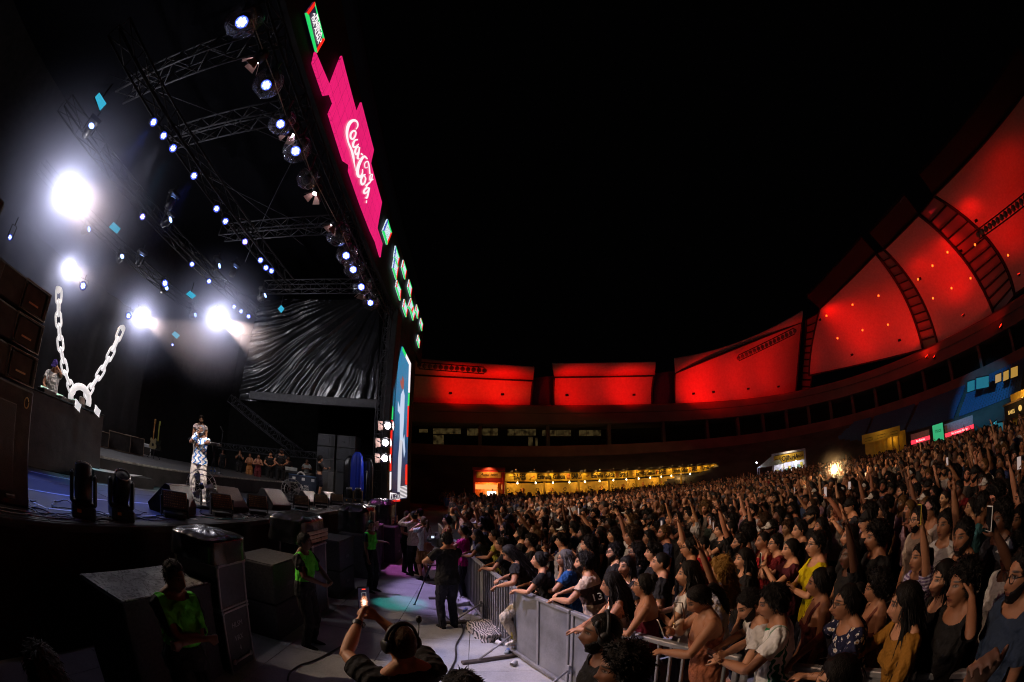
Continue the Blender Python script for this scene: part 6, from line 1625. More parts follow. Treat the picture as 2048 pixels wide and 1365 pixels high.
def hand_parts(w, d, palm, side, pose='relax', size=1.0):
    """wrist point, pointing direction, palm normal; returns solids for palm, four fingers and a thumb"""
    d = np.array(d, float); d /= np.linalg.norm(d)
    p = np.array(palm, float); p -= d * p.dot(d); p /= np.linalg.norm(p)
    s = np.cross(d, p) * side                        # towards the thumb
    out = []
    C = [w + d * t * size for t in (-.015, .02, .05, .085)]
    out.append(ring_tube(C, [s * q * size for q in (.024, .034, .040, .039)], [p * q * size for q in (.019, .017, .015, .012)], 12))
    curl = {'relax': (.35, .4, .3), 'fist': (1.45, 1.6, .9), 'hold': (.75, .8, .5), 'flat': (.05, .1, .05), 'point': (1.5, 1.6, .9), 'rail': (.5, .75, .5)}[pose]
    for q, (off, ln) in enumerate(((.029, .92), (.0095, 1.0), (-.0105, .94), (-.030, .75))):
        c = curl
        if pose == 'point' and q == 0: c = (0, .05, 0)
        b = w + d * .083 * size + s * off * size
        pts, a = [b - d * .02], (0.02 * q)
        cur = b; pts.append(cur)
        fan = off * 3.0
        for seg, cc in zip((.042, .028, .022), c):
            a += cc
            dr = d * math.cos(a) + p * math.sin(a) + s * fan * max(0, math.cos(a))
            cur = cur + dr / np.linalg.norm(dr) * seg * ln * size
            pts.append(cur)
        out.append(limb(pts, [.0088 * size, .0086 * size, .0080 * size, .0074 * size, .0062 * size], 8))
    th = {'relax': .5, 'fist': .75, 'hold': .55, 'flat': .9, 'point': .8, 'rail': .7}[pose]
    t0 = w + d * .022 * size + s * .026 * size
    d1 = d * .75 + s * th + p * .35; d1 /= np.linalg.norm(d1)
    t1 = t0 + d1 * .042 * size
    d2 = d * .95 + s * (.25 if pose != 'fist' else -.5) + p * .4; d2 /= np.linalg.norm(d2)
    t2 = t1 + d2 * .034 * size
    out.append(limb([t0, t1, t2, t2 + d2 * .02 * size], [.013 * size, .0115 * size, .010 * size, .008 * size], 8))
    return out
def ik(S, T, l1, l2, pole):
    S, T = np.array(S, float), np.array(T, float)
    d = T - S; L_ = np.linalg.norm(d); u = d / (L_ + 1e-9)
    L2 = min(L_, (l1 + l2) * .995); T = S + u * L2
    a = (l1 * l1 - l2 * l2 + L2 * L2) / (2 * L2); h = math.sqrt(max(0, l1 * l1 - a * a))
    q = np.array(pole, float); q = q - u * q.dot(u); q /= np.linalg.norm(q) + 1e-9
    return S + u * a + q * h, T

def remesh(solids, voxel, keep=None, smooth=4):
    V, Fs, b = [], [], 0
    for v, f in solids:
        V.append(np.asarray(v)); Fs += [[i + b for i in q] for q in f]; b += len(v)
    me = bpy.data.meshes.new('tmp'); me.from_pydata(np.vstack(V).tolist(), [], Fs)
    o = bpy.data.objects.new('tmp', me)
    md = o.modifiers.new('r', 'REMESH'); md.mode = 'VOXEL'; md.voxel_size = voxel; md.adaptivity = 0
    if smooth:
        ms = o.modifiers.new('s', 'SMOOTH'); ms.factor = .5; ms.iterations = smooth
    if keep:
        dc = o.modifiers.new('d', 'DECIMATE'); dc.ratio = keep
    out = evaluated(o)
    bpy.data.objects.remove(o); bpy.data.meshes.remove(me)
    return out
def co_of(me):
    a = np.empty(len(me.vertices) * 3, np.float32); me.vertices.foreach_get('co', a); return a.reshape(-1, 3).astype(float)
def finish(me, mat, pname):
    me.name = pname
    me.materials.clear(); me.materials.append(mat)
    me.polygons.foreach_set('use_smooth', [True] * len(me.polygons)); me.update()
    return me

def cut_field(me, V, g):
    """trim a shell where g > 0; vertices just past the line slide back onto it, so rims come out clean"""
    ed = np.empty(len(me.edges) * 2, np.int32); me.edges.foreach_get('vertices', ed); ed = ed.reshape(-1, 2)
    out = g > 0
    acc = np.zeros_like(V); cnt = np.zeros(len(V))
    for a, b in ((0, 1), (1, 0)):
        i, j = ed[:, a], ed[:, b]
        m = out[i] & ~out[j]
        i, j = i[m], j[m]
        t = (-g[j] / (g[i] - g[j] + 1e-12))[:, None]
        np.add.at(acc, i, V[j] + (V[i] - V[j]) * np.clip(t, 0, 1)); np.add.at(cnt, i, 1)
    rim = cnt > 0
    V = V.copy(); V[rim] = acc[rim] / cnt[rim][:, None]
    me.vertices.foreach_set('co', V.astype(np.float32).ravel())
    bm = bmesh.new(); bm.from_mesh(me); bm.verts.ensure_lookup_table()
    dead = out & ~rim
    bmesh.ops.delete(bm, geom=[v for v, q in zip(list(bm.verts), dead) if q], context='VERTS')
    loose = [f for f in bm.faces if all(rim[v.index] for v in f.verts)] if False else []
    bm.to_mesh(me); bm.free()
    me.update()

def build_person(name, fem=0.0, lean=0.0, yaw=0.0, head=(0, 0, 0), arms=None, legs=None, voxel=.0085, keep=.4, heavy=0.0,
                 sleeve=.55, top='tee', bottom='trousers', shoes=False, seed=0, hem=.86, hand_size=1.0, bend=0.0):
    """one posed figure, 1.75 m tall: x is where the chest faces. arms = {side: (target, pole, palm, handpose)} with side +1 left, -1 right"""
    arms = dict(arms or {})
    W = 1 - .10 * fem
    pel = np.array((0, 0, .93))
    Rt = rotm(yaw, -lean)                                  # torso turns and leans about the pelvis
    T = lambda p: pel + Rt @ (np.array(p, float) - pel)
    ex, ey, ez = Rt @ np.array((1, 0, 0.)), Rt @ np.array((0, 1., 0)), Rt @ np.array((0, 0, 1.))
    spine = [(.0, .84, .085, .13), (.0, .90, .112, .168), (.0, .98, .112, .168 + .01 * fem), (.005, 1.08, .098, .145 - .02 * fem), (.01, 1.18, .104, .150 - .012 * fem),
             (.012, 1.28, .118, .165 * W), (.004, 1.37, .112, .175 * W), (-.004, 1.425, .092, .160 * W), (-.008, 1.455, .074, .115 * W), (-.006, 1.485, .060, .072), (.002, 1.52, .054, .056), (.012, 1.56, .054, .055)]
    hv = 1 + heavy * .35
    def torso(inf=0.0, upto=99, frm=0.0, loose=0.0):
        C, A, B = [], [], []
        for i, (xo, z, rx, ry) in enumerate(spine):
            if z > upto or z < frm: continue
            k = hv if z < 1.3 else 1 + heavy * .12
            lo = loose * sstep(1.32, .95, z)
            C.append(T((xo + .3 * heavy * .1 * (z < 1.25), 0, z))); A.append(ex * (rx * k + inf + lo)); B.append(ey * (ry * k + inf + lo))
        return ring_tube(C, A, B, 20)
    solids = [torso()]
    # bust / chest
    chest = []
    for s in (1, -1):
        if fem > .3: chest.append(ellipsoid(T((.085, s * .072, 1.265)), (.055, .062, .062), Rt))
        else: chest.append(ellipsoid(T((.075, s * .075, 1.31)), (.045, .075, .06), Rt))
    solids += chest
    neck0 = T((.0, 0, 1.49)); hc = T((.028, 0, 1.625))
    Rh = Rt @ rotm(*head) if len(head) == 3 else Rt
    hc = neck0 + (hc - neck0) * .55 + (Rh @ np.array((.028, 0, .135))) * .45
    for s in (1, -1): solids.append(limb([T((-.02, s * .03, 1.505)), T((-.02, s * .135, 1.445))], [.050 - .012 * fem, .042], 12))
    hV, hF, _, _ = head_surface(44, 34, fem, seed)
    solids.append((hV @ Rh.T + hc, hF))
    for s in (1, -1):
        solids.append(ellipsoid(hc + Rh @ np.array((-.012, s * .074, -.004)), (.017, .010, .031), Rh @ rotm(s * -.3, -.15)))
    solids.append(limb([T((-.004, 0, 1.46)), hc + Rh @ np.array((-.012, 0, -.06))], [.060 - .008 * fem, .054 - .008 * fem], 14))
    # arms
    info = {'head': (hc, Rh), 'hand': {}}
    armpts = {}
    for s in (1, -1):
        tgt, pole, palm, hp = arms.get(s, ((.10, s * .24, .80), (-1, s * .3, 0), (0, -s, 0), 'relax'))
        S = T((-.006, s * .178 * W, 1.415))
        E, Wr = ik(S, np.array(tgt, float), .285, .255, np.array(pole, float))
        q = 1 + heavy * .3 - .14 * fem
        solids.append(limb([T((0, s * .10, 1.42)), S, S * .5 + E * .5, E, E * .62 + Wr * .38, Wr], [.060 * q, .056 * q, .047 * q, .038 * q, .040 * q, .026], 14))
        solids += hand_parts(Wr, (Wr - E) * 1.0, palm, s, hp, hand_size)
        armpts[s] = (S, E, Wr, q)
        info['hand'][s] = (Wr + (Wr - E) / np.linalg.norm(Wr - E) * .09, (Wr - E) / np.linalg.norm(Wr - E), np.array(palm, float))
        info['hand'][s] = (info['hand'][s][0], info['hand'][s][1], np.array(palm, float))
    # legs
    legs = legs or {1: ((.0, .11, .08), (1, .1, 0)), -1: ((.0, -.11, .08), (1, -.1, 0))}
    legpts = {}
    for s in (1, -1):
        ank, pole = legs[s]
        Hp = pel + np.array((0, s * .088, -.03))
        K, An = ik(Hp, np.array(ank, float), .42, .42, pole)
        q = hv
        solids.append(limb([Hp + np.array((0, 0, .03)), Hp * .6 + K * .4, K, K * .7 + An * .3, An], [.088 * q, .082 * q, .056, .054, .036], 14))
        fd = np.array((pole[0], pole[1], 0.0)); fd /= np.linalg.norm(fd) + 1e-9
        solids.append(limb([An + np.array((0, 0, -.04)) - fd * .03, An + fd * .08 + np.array((0, 0, -.05)), An + fd * .16 + np.array((0, 0, -.06))], [.036, .036, .026], 10, 1.2))
        legpts[s] = (Hp, K, An, fd, q)
    body = remesh(solids, voxel, keep)
    V = co_of(body)
    a = body.attributes.new('hp', 'FLOAT_VECTOR', 'POINT')
    a.data.foreach_set('vector', ((V - hc) @ Rh).astype(np.float32).ravel())
    finish(body, SKIN, 'body_' + name)
    res = {'body': body, 'info': info, 'fem': fem, 'seed': seed}
    rg = np.random.RandomState(seed + 5)
    # top garment
    if top:
        slv = {'tee': sleeve, 'long': 1.85, 'tank': 0.0, 'strap': 0.0, 'tube': 0.0, 'crop': sleeve}[top]
        tight = fem > .5 or slv == 0
        gsp = [(.0, .74, .122, .180), (.0, .86, .122, .180), (.0, .98, .118, .176)] if not tight else [(.0, .80, .128, .186), (.0, .90, .128, .186), (.0, .98, .122, .178)]
        C, A, B = [], [], []
        for (xo, z, rx, ry) in gsp + [q for q in spine if 1.0 < q[1] < 1.50]:
            k = hv if z < 1.3 else 1 + heavy * .12
            lo = 0.0 if tight else .016 * sstep(1.34, 1.1, z)
            C.append(T((xo + .03 * heavy * (z < 1.25), 0, z))); A.append(ex * (rx * k + .013 + lo)); B.append(ey * (ry * k + .013 + lo))
        g = [ring_tube(C, A, B, 22)]
        for c, (vv, ff) in enumerate(chest): g.append((vv + ex * .011, ff))
        for s in (1, -1):
            S, E, Wr, q = armpts[s]
            if slv > 0:
                ext = slv + .3
                if ext <= 1.0: P = [T((0, s * .10, 1.42)), S, S + (E - S) * ext]; rr = [.074 * q, .072 * q, .068 * q + .008]
                else: P = [T((0, s * .10, 1.42)), S, S * .5 + E * .5, E, E * .5 + Wr * .5, Wr]; rr = [.074 * q, .071 * q, .062 * q, .056 * q, .052 * q, .044]
                g.append(limb(P, rr, 14))
        gm = remesh(g, .012, None, 3)
        GV = co_of(gm)
        nrm = np.empty(len(gm.vertices) * 3, np.float32); gm.vertex_normals.foreach_get('vector', nrm); nrm = nrm.reshape(-1, 3)
        amp = .004 if tight else .010
        dsp = np.array([mnoise.noise(Vector((p[0] * 7 + seed, p[1] * 7 + p[2] * 5, p[2] * 13))) + .6 * mnoise.noise(Vector((p[0] * 19, p[1] * 19 + seed, p[2] * 27))) for p in GV]) * amp * 1.3
        GV = GV + nrm * dsp[:, None]
        L_ = (GV - pel) @ Rt + pel                         # torso-local
        x_, y_, z__ = L_[:, 0], L_[:, 1], L_[:, 2]
        cut = hem - z__
        for s in (1, -1):
            S, E, Wr, q = armpts[s]
            ys = y_ * s
            d = (E - S) / np.linalg.norm(E - S); t = (GV - S) @ d; off = np.linalg.norm(GV - S - np.outer(t, d), axis=1)
            if slv == 0: cut = np.maximum(cut, np.minimum(ys - .135 * W, z__ - 1.29))
            elif slv <= 1.0:
                cut = np.maximum(cut, np.minimum(np.minimum(t - slv * .285, .105 - off), np.maximum(np.maximum(ys - (.150 * W * hv + .042), z__ - 1.45), x_ - .165)))
            else:
                d2 = (Wr - E) / np.linalg.norm(Wr - E); t2 = (GV - E) @ d2; o2 = np.linalg.norm(GV - E - np.outer(t2, d2), axis=1)
                cut = np.maximum(cut, np.minimum(t2 - .225, .09 - o2))
        rn = np.hypot(x_ - .02, y_ * .95)
        scoop = .50 if fem > .5 else .28
        if top in ('tee', 'long', 'crop'): cut = np.maximum(cut, np.minimum(z__ - (1.478 - scoop * np.maximum(x_ + .01, 0)), .108 - rn))
        if top == 'tank': cut = np.maximum(cut, np.minimum(z__ - 1.37, .082 - np.abs(y_)))
        if top == 'strap': cut = np.maximum(cut, np.minimum(z__ - 1.30, np.abs(np.abs(y_) - .090) - .014))
        if top == 'tube': cut = np.maximum(cut, z__ - 1.29)
        if top == 'crop': cut = np.maximum(cut, 1.13 - z__)
        cut_field(gm, GV, cut)
        res['top'] = finish(gm, CLOTH, 'top_' + name)
    if bottom:
        g = [torso(.012, 1.0, .80, 0.0)] if bottom != 'dress' else []
        ln = {'trousers': 1.0, 'shorts': .45, 'skirt': 1.0, 'dress': 1.0}[bottom]
        if bottom in ('trousers', 'shorts'):
            for s in (1, -1):
                Hp, K, An, fd, q = legpts[s]
                if ln < 1: g.append(limb([Hp + np.array((0, 0, .03)), Hp * .6 + K * .4, Hp * .1 + K * .9], [.105 * q, .108 * q, .098], 14))
                else: g.append(limb([Hp + np.array((0, 0, .03)), Hp * .6 + K * .4, K, K * .5 + An * .5, An + np.array((0, 0, .0))], [.104 * q, .100 * q, .078, .072, .066], 14))
        else:
            zz = [1.02, .95, .85, .70, .5, .3, .16] if bottom == 'dress' else [1.0, .95, .85, .70, .5, .42]
            g.append(ring_tube([(0.0, 0, z) for z in zz], [(.10 * hv + .10 * (1.02 - z), 0, 0) for z in zz], [(0, .165 * hv + .07 * (1.02 - z), 0) for z in zz], 22))
        gm = remesh(g, .014, None, 3)
        GV = co_of(gm)
        nrm = np.empty(len(gm.vertices) * 3, np.float32); gm.vertex_normals.foreach_get('vector', nrm); nrm = nrm.reshape(-1, 3)
        fq = (9, 9, 12) if bottom in ('trousers', 'shorts') else (16, 16, 1.5)
        dsp = np.array([mnoise.noise(Vector((p[0] * fq[0] + seed, p[1] * fq[1], p[2] * fq[2]))) for p in GV]) * (.010 if bottom in ('trousers', 'shorts') else .022)
        GV = GV + nrm * dsp[:, None]
        cut = GV[:, 2] - (.99 if not (lean > .3) else .97)
        if shoes: cut = np.maximum(cut, .075 - GV[:, 2])
        cut_field(gm, GV, cut)
        res['bottom'] = finish(gm, CLOTH, 'bottom_' + name)
        res['bottom_kind'] = bottom
    if shoes:
        res['shoes'] = []
        for s in (1, -1):
            Hp, K, An, fd, q = legpts[s]
            z0 = np.array((0, 0, 1.0)); sd = np.cross(z0, fd)
            b0 = np.array((An[0], An[1], 0))
            dz = An[2] - .08
            prof = [(-.075, .045, .030), (-.05, .055, .040), (.0, .058, .042), (.06, .045, .045), (.12, .034, .048), (.17, .026, .042), (.195, .018, .026)]
            sh = [ring_tube([b0 + fd * t + z0 * (dz + h) for t, h, w in prof], [sd * w for t, h, w in prof], [z0 * h for t, h, w in prof], 14)]
            sh.append(limb([An + z0 * .05, An - z0 * .03], [.050, .050], 12))
            res['shoes'].append(finish(remesh(sh, .010, .5, 2), CLOTH, 'shoe_' + name))
    return res

# ---- hair, worn on a head whose centre is the origin
def hairline(az):
    a = np.abs(az) + .05 * np.sin(az * 13)
    return np.interp(a, [0, .55, 1.0, 1.25, 1.55, 1.9, 2.4, 3.15], [.074, .066, .036, .002, -.035, -.052, -.085, -.092])
def hair_mesh(style, seed=0):
    rg = np.random.RandomState(seed)
    hi = style in ('curly', 'afro', 'bigcurl')
    nu, nv = (110, 70) if hi else (88, 56)
    V, Fs, AZ, EL = head_surface(nu, nv, .3, 0)
    U = V / np.linalg.norm(V, axis=1)[:, None]
    edge = V[:, 2] - hairline(AZ)
    T_ = {'short': .016, 'buzz': .006, 'medium': .026, 'curly': .045, 'afro': .085, 'bigcurl': .055, 'long': .022, 'wavy': .028, 'bun': .012, 'tail': .012, 'quiff': .022}[style]
    th = T_ * sstep(-.004, .028, edge) * (0.75 + .4 * sstep(-.2, 1, U[:, 2]))
    if style in ('short', 'quiff'): th *= .45 + .75 * sstep(0.0, .7, U[:, 2])
    if style == 'quiff': th += .03 * sstep(.3, .9, U[:, 2]) * sstep(.0, .5, U[:, 0])
    fr = {'curly': 26, 'afro': 24, 'bigcurl': 20, 'short': 40, 'buzz': 60, 'medium': 30, 'quiff': 34}.get(style, 24)
    am = {'curly': .016, 'afro': .018, 'bigcurl': .022, 'short': .007, 'buzz': .001, 'medium': .010, 'quiff': .010}.get(style, .004)
    nz = np.array([mnoise.noise(Vector((p[0] * fr + seed * 3.1, p[1] * fr, p[2] * fr * (1 if hi else .5)))) + .5 * mnoise.noise(Vector((p[0] * fr * 2.7, p[1] * fr * 2.7 + seed, p[2] * fr * 2.7 * (1 if hi else .4)))) for p in V])
    nrm = U * np.array((1.0, 1.1, .9)); nrm /= np.linalg.norm(nrm, axis=1)[:, None]
    off = -.006 + th + am * nz * sstep(.0, .02, edge) + .004 * sstep(0, .01, edge)
    W_ = V + nrm * off[:, None]
    keepf = [f for f in Fs if len(f) <= 4 and max(edge[i] for i in f) > -.006] + [f for f in Fs if len(f) > 4 and f[0] > nu]
    solids_v, solids_f = W_.tolist(), [list(f) for f in keepf]
    if style in ('long', 'wavy', 'bigcurl'):
        n_az, n_s = 46, 26
        ln = {'long': .40, 'wavy': .30, 'bigcurl': .30}[style] * rg.uniform(.85, 1.15)
        outer = []
        for lay, dr in ((0, .0), (1, -.022)):
            for k in range(n_s):
                s = k / (n_s - 1)
                for i in range(n_az):
                    a = R(78) + (R(282) - R(78)) * i / (n_az - 1)
                    r = .094 + (.006 if style != 'long' else 0)
                    side = abs(math.cos(a / 2 + math.pi / 2))
                    bulge = {'long': .012, 'wavy': .03, 'bigcurl': .065}[style] * math.sin(min(1, s * 1.6) * math.pi * .6)
                    e = min(1, min(i, n_az - 1 - i) / 3)
                    rr = (r + bulge) * (.92 + .08 * e) + dr * e + (-.02 * (s > .92))
                    z = .05 - s * (ln + .05)
                    wob = mnoise.noise(Vector((math.cos(a) * 5 + seed, math.sin(a) * 5, z * {'long': 3, 'wavy': 14, 'bigcurl': 22}[style]))) * {'long': .008, 'wavy': .018, 'bigcurl': .034}[style]
                    wob += .005 * math.sin(i * 2.1 + seed + 3 * s)
                    x = math.cos(a) * (rr + wob) * (1.05 + .25 * s) - .012 - .05 * s * max(0, math.sin(math.pi * i / (n_az - 1))) ; y = math.sin(a) * (rr + wob) * (.87 + .15 * s)
                    if i in (0, n_az - 1): x -= .01
                    outer.append((x, y, z + .012 * mnoise.noise(Vector((i * .7, seed, 0))) * (s > .9)))
        b = len(solids_v); m = n_az * n_s
        solids_v += outer
        for k in range(n_s - 1):
            for i in range(n_az - 1):
                q = (k * n_az + i, k * n_az + i + 1, (k + 1) * n_az + i + 1, (k + 1) * n_az + i)
                solids_f.append([b + j for j in q][::-1]); solids_f.append([b + m + j for j in q])
        for k in range(n_s - 1):
            for i in (0, n_az - 1):
                q = [b + k * n_az + i, b + (k + 1) * n_az + i, b + m + (k + 1) * n_az + i, b + m + k * n_az + i]
                solids_f.append(q)
        for i in range(n_az - 1):
            for k in (n_s - 1,):
                solids_f.append([b + k * n_az + i, b + k * n_az + i + 1, b + m + k * n_az + i + 1, b + m + k * n_az + i])
    if style == 'bun':
        v, f = ellipsoid((-.085, 0, .085), (.045, .05, .042), None, 20)
        v = v + np.array([mnoise.noise(Vector(p * 40)) * .006 for p in v])[:, None]
        bb = len(solids_v); solids_v += v.tolist(); solids_f += [[i + bb for i in q] for q in f]
    if style == 'tail':
        v, f = limb([(-.09, 0, .04), (-.15, 0, .03), (-.175, 0, -.06), (-.165, 0, -.20), (-.15, 0, -.27)], [.022, .034, .036, .028, .010], 12)
        v = v + np.array([mnoise.noise(Vector((p[0] * 50, p[1] * 50, p[2] * 9))) * .006 for p in v])[:, None]
        bb = len(solids_v); solids_v += v.tolist(); solids_f += [[i + bb for i in q] for q in f]
    # loose strands over the shell break its outline
    n_st, ln0, lift, wd, curl = {'short': (900, .026, .55, .0035, 0), 'buzz': (500, .008, .8, .003, 0), 'medium': (1000, .040, .45, .0045, .2), 'quiff': (900, .034, .5, .004, 0), 'curly': (2000, .034, .60, .0034, 1.5), 'afro': (2200, .036, .75, .0034, 1.5), 'bigcurl': (1900, .070, .40, .0045, 1.4),
                            'long': (1300, .14, .11, .005, .12), 'wavy': (1000, .12, .16, .006, .6), 'bun': (1000, .045, .20, .004, .25), 'tail': (1000, .055, .18, .004, .2)}[style]
    SV = np.array(solids_v); rs = random.Random(seed + 77)
    pool = [f for f in solids_f if len(f) in (3, 4)]
    cen = SV[[f[:3] for f in pool]]
    nn = np.cross(cen[:, 1] - cen[:, 0], cen[:, 2] - cen[:, 0]); ar = np.linalg.norm(nn, axis=1); nn /= ar[:, None] + 1e-12
    ctr = cen.mean(1); outw = ctr * np.array((1, 1, .3)); flip = np.sign((nn * outw).sum(1)); nn *= flip[:, None]
    pick = np.random.RandomState(seed).choice(len(pool), n_st, p=ar / ar.sum())
    for q in pick:
        n_ = nn[q]; c = ctr[q] - n_ * .004
        fl = np.array((-.35, 0, -1.0)) if style not in ('quiff',) else np.array((.5, 0, -.3))
        if c[2] > .07 and style not in ('afro',): fl = np.array((c[0] * 6 + rs.uniform(-.5, .5), c[1] * 10 + rs.uniform(-.5, .5), -.3))
        d = fl - n_ * fl.dot(n_); d /= np.linalg.norm(d) + 1e-9
        L0 = ln0 * rs.uniform(.5, 1.25)
        if c[0] > .03 and c[2] < .09: L0 = min(L0, .03)
        jit = np.array((rs.gauss(0, .22), rs.gauss(0, .22), rs.gauss(0, .22)))
        dr = d * (1 - lift) + n_ * lift + jit; dr /= np.linalg.norm(dr)
        sd = np.cross(dr, n_); sd /= np.linalg.norm(sd) + 1e-9
        p_, b, w0 = c, len(solids_v), wd * rs.uniform(.6, 1.3)
        for k in range(4):
            w_ = w0 * (1, .9, .6, .08)[k]
            solids_v.append((p_ + sd * w_).tolist()); solids_v.append((p_ - sd * w_).tolist())
            bend = np.array((0, 0, -.25 - .5 * (1 - lift))) + curl * np.array((rs.uniform(-1, 1), rs.uniform(-1, 1), rs.uniform(-.9, .9)))
            dr = dr + bend * .55; dr /= np.linalg.norm(dr); p_ = p_ + dr * L0 / 3
        for k in range(3): solids_f.append([b + 2 * k, b + 2 * k + 1, b + 2 * k + 3, b + 2 * k + 2])
    me = bpy.data.meshes.new('hair_' + style)
    me.from_pydata(solids_v, [], solids_f)
    bm = bmesh.new(); bm.from_mesh(me); bmesh.ops.delete(bm, geom=[v for v in bm.verts if not v.link_faces], context='VERTS'); bm.to_mesh(me); bm.free()
    return finish(me, HAIR, 'hair_' + style)
def beard_mesh(full=1.0):
    V, Fs, AZ, EL = head_surface(88, 60, .0, 0)
    a = np.abs(AZ)
    top = np.interp(a, [0, .35, .7, 1.1, 1.5], [-.050, -.052, -.045, -.020, .005])
    e = np.minimum(top - V[:, 2], 1) + 0.0
    mouth = (np.abs(V[:, 1]) < .026) & (V[:, 2] > -.075) & (V[:, 2] < -.055)
    e = np.where(a > 1.5, -1, e); e = np.where(mouth, -.01, e)
    U = V / np.linalg.norm(V, axis=1)[:, None]
    nz = np.array([mnoise.noise(Vector(p * 60)) for p in V])
    W_ = V + U * (-.004 + (.012 * full + .004 * nz) * sstep(-.002, .012, e))[:, None]
    me = bpy.data.meshes.new('beard')
    me.from_pydata(W_.tolist(), [], [f for f in Fs if max(e[i] for i in f) > -.004 and len(f) <= 4])
    bm = bmesh.new(); bm.from_mesh(me); bmesh.ops.delete(bm, geom=[v for v in bm.verts if not v.link_faces], context='VERTS'); bm.to_mesh(me); bm.free()
    return finish(me, HAIR, 'beard')
def cap_mesh():
    V, Fs, AZ, EL = head_surface(48, 30, .3, 0)
    U = V / np.linalg.norm(V, axis=1)[:, None]
    zl = .045
    W_ = V * np.array((1.10, 1.12, 1.08)) + np.array((-.002, 0, .008))
    mb = MB()
    kf = [f for f in Fs if len(f) > 4 and f[0] > 48 or (len(f) <= 4 and min(V[i, 2] for i in f) > zl - .012)]
    mb.add(W_.tolist(), kf, 0, True)
    out, inn = [], []
    for i in range(15):
        a = R(-62) + R(124) * i / 14
        r0 = .100
        inn.append((math.cos(a) * .100, math.sin(a) * .088, .045)); out.append((math.cos(a) * .100 + .075 * math.cos(a * .9), math.sin(a) * .090, .030 - .012 * abs(a)))
    n = 15
    vs = inn + out + [(x, y, z - .006) for x, y, z in inn + out]
    fs = [(i, i + 1, n + i + 1, n + i) for i in range(n - 1)] + [(2 * n + i, 2 * n + n + i, 2 * n + n + i + 1, 2 * n + i + 1) for i in range(n - 1)] + [(n + i, n + i + 1, 3 * n + i + 1, 3 * n + i) for i in range(n - 1)]
    mb.add(vs, fs, 0, True)
    mb.tube([(-.0, 0, .136), (0, 0, .142)], [.008, .005], 8)
    me = mb.mesh('cap', CLOTH)
    bm = bmesh.new(); bm.from_mesh(me); bmesh.ops.delete(bm, geom=[v for v in bm.verts if not v.link_faces], context='VERTS'); bm.to_mesh(me); bm.free()
    return me
def glasses_mesh():
    mb = MB()
    for s in (1, -1):
        c = Vector((.103, s * .034, .012))
        mb.tube([c + Vector((-.006 * abs(math.cos(t)), math.cos(t) * .025, math.sin(t) * .020)) for t in [2 * math.pi * k / 18 for k in range(18)]], .0022, 6, closed=True)
        mb.tube([(.100, s * .058, .018), (.06, s * .079, .020), (-.02, s * .083, .012)], .002, 6)
    mb.tube([(.104, -.010, .016), (.108, 0, .018), (.104, .010, .016)], .002, 6)
    return mb.mesh('glasses', plain('glasses_frame', (.02, .018, .018), .3))

def hang(o, parent, mat4):
    o.parent = parent
    o.matrix_parent_inverse = Matrix.Identity(4)
    o.matrix_basis = mat4
HM = {}
def head_matrix(p):
    hc, Rh = p['info']['head']
    return Matrix.Translation(Vector(hc)) @ Matrix(Rh.tolist()).to_4x4()
def put_person(p, loc, rz, scale=1.0, skin=(.35, .19, .12), top=(.02, .02, .022), bottom=(.02, .02, .03), hair='short', haircol=(.012, .009, .008),
               label=None, group=None, beard=0, cap=None, glasses=False, topmat=None, shoe=(.6, .6, .6), hairseed=0, zoff=0.0):
    o = bpy.data.objects.new('person', p['body'])
    COL.objects.link(o)
    o.location = (loc[0], loc[1], (loc[2] if len(loc) > 2 else 0) + zoff); o.rotation_euler = (0, 0, rz); o.scale = (scale,) * 3
    o.color = (*skin, 1)
    tag(o, label, 'person', group)
    def child(nm, me, col, M=None, mat=None):
        c = bpy.data.objects.new(nm, me); COL.objects.link(c); c.parent = o; c.color = (*col, 1)
        if M is not None: c.matrix_basis = M
        if mat is not None:
            c.material_slots[0].link = 'OBJECT'; c.material_slots[0].material = mat
        return c
    if 'top' in p: child('shirt', p['top'], top, None, topmat)
    if 'bottom' in p: child({'trousers': 'trousers', 'shorts': 'shorts', 'skirt': 'skirt', 'dress': 'skirt'}[p['bottom_kind']], p['bottom'], bottom)
    for sh in p.get('shoes', []): child('shoe', sh, shoe)
    M = head_matrix(p)
    if hair:
        key = (hair, hairseed)
        if key not in HM: HM[key] = hair_mesh(hair, hairseed)
        child('hair', HM[key], haircol, M)
    if beard:
        if 'beard' not in HM: HM['beard'] = beard_mesh()
        child('beard', HM['beard'], haircol, M)
    if cap is not None:
        if 'cap' not in HM: HM['cap'] = cap_mesh()
        child('cap', HM['cap'], cap, M)
    if glasses:
        if 'glasses' not in HM: HM['glasses'] = glasses_mesh()
        child('glasses', HM['glasses'], (0, 0, 0), M)
    return o
# ---- posed figures shared by the cast
PR = {}
UPP = lambda s: ((.16, s * .26, 1.97), (.3, s * 1, -.2), (1, 0, 0), 'point')
OPEN = lambda s: ((.20, s * .24, 1.92), (.2, s * 1, -.3), (1, 0, 0), 'flat')
PHUP = lambda s: ((.34, s * .12, 1.90), (.2, s * 1, -.5), (.2, -s, 0), 'hold')
PHF = lambda s: ((.34, s * .055, 1.47), (-.1, s * .7, -1), (-.2, -s, 0), 'hold')
CHIN = lambda s: ((.17, s * .06, 1.46), (.4, s * .6, -1), (-1, -s * .3, .1), 'fist')
RAIL = lambda s: ((.44, s * .16, 1.19), (-.2, s * 1, -.4), (0, -s * .2, -1), 'rail')
CHEST = lambda s: ((.26, s * .03, 1.24), (.0, s * 1, -.7), (-1, 0, 0), 'hold')
LOW = lambda s: ((.33, s * .12, 1.10), (-.1, s * 1, -.6), (0, -s, .2), 'hold')
EAR = lambda s: ((.06, s * .17, 1.60), (.5, s * 1, -1), (0, -s, 0), 'relax')
def P(name, **k): PR[name] = build_person(name, **k)
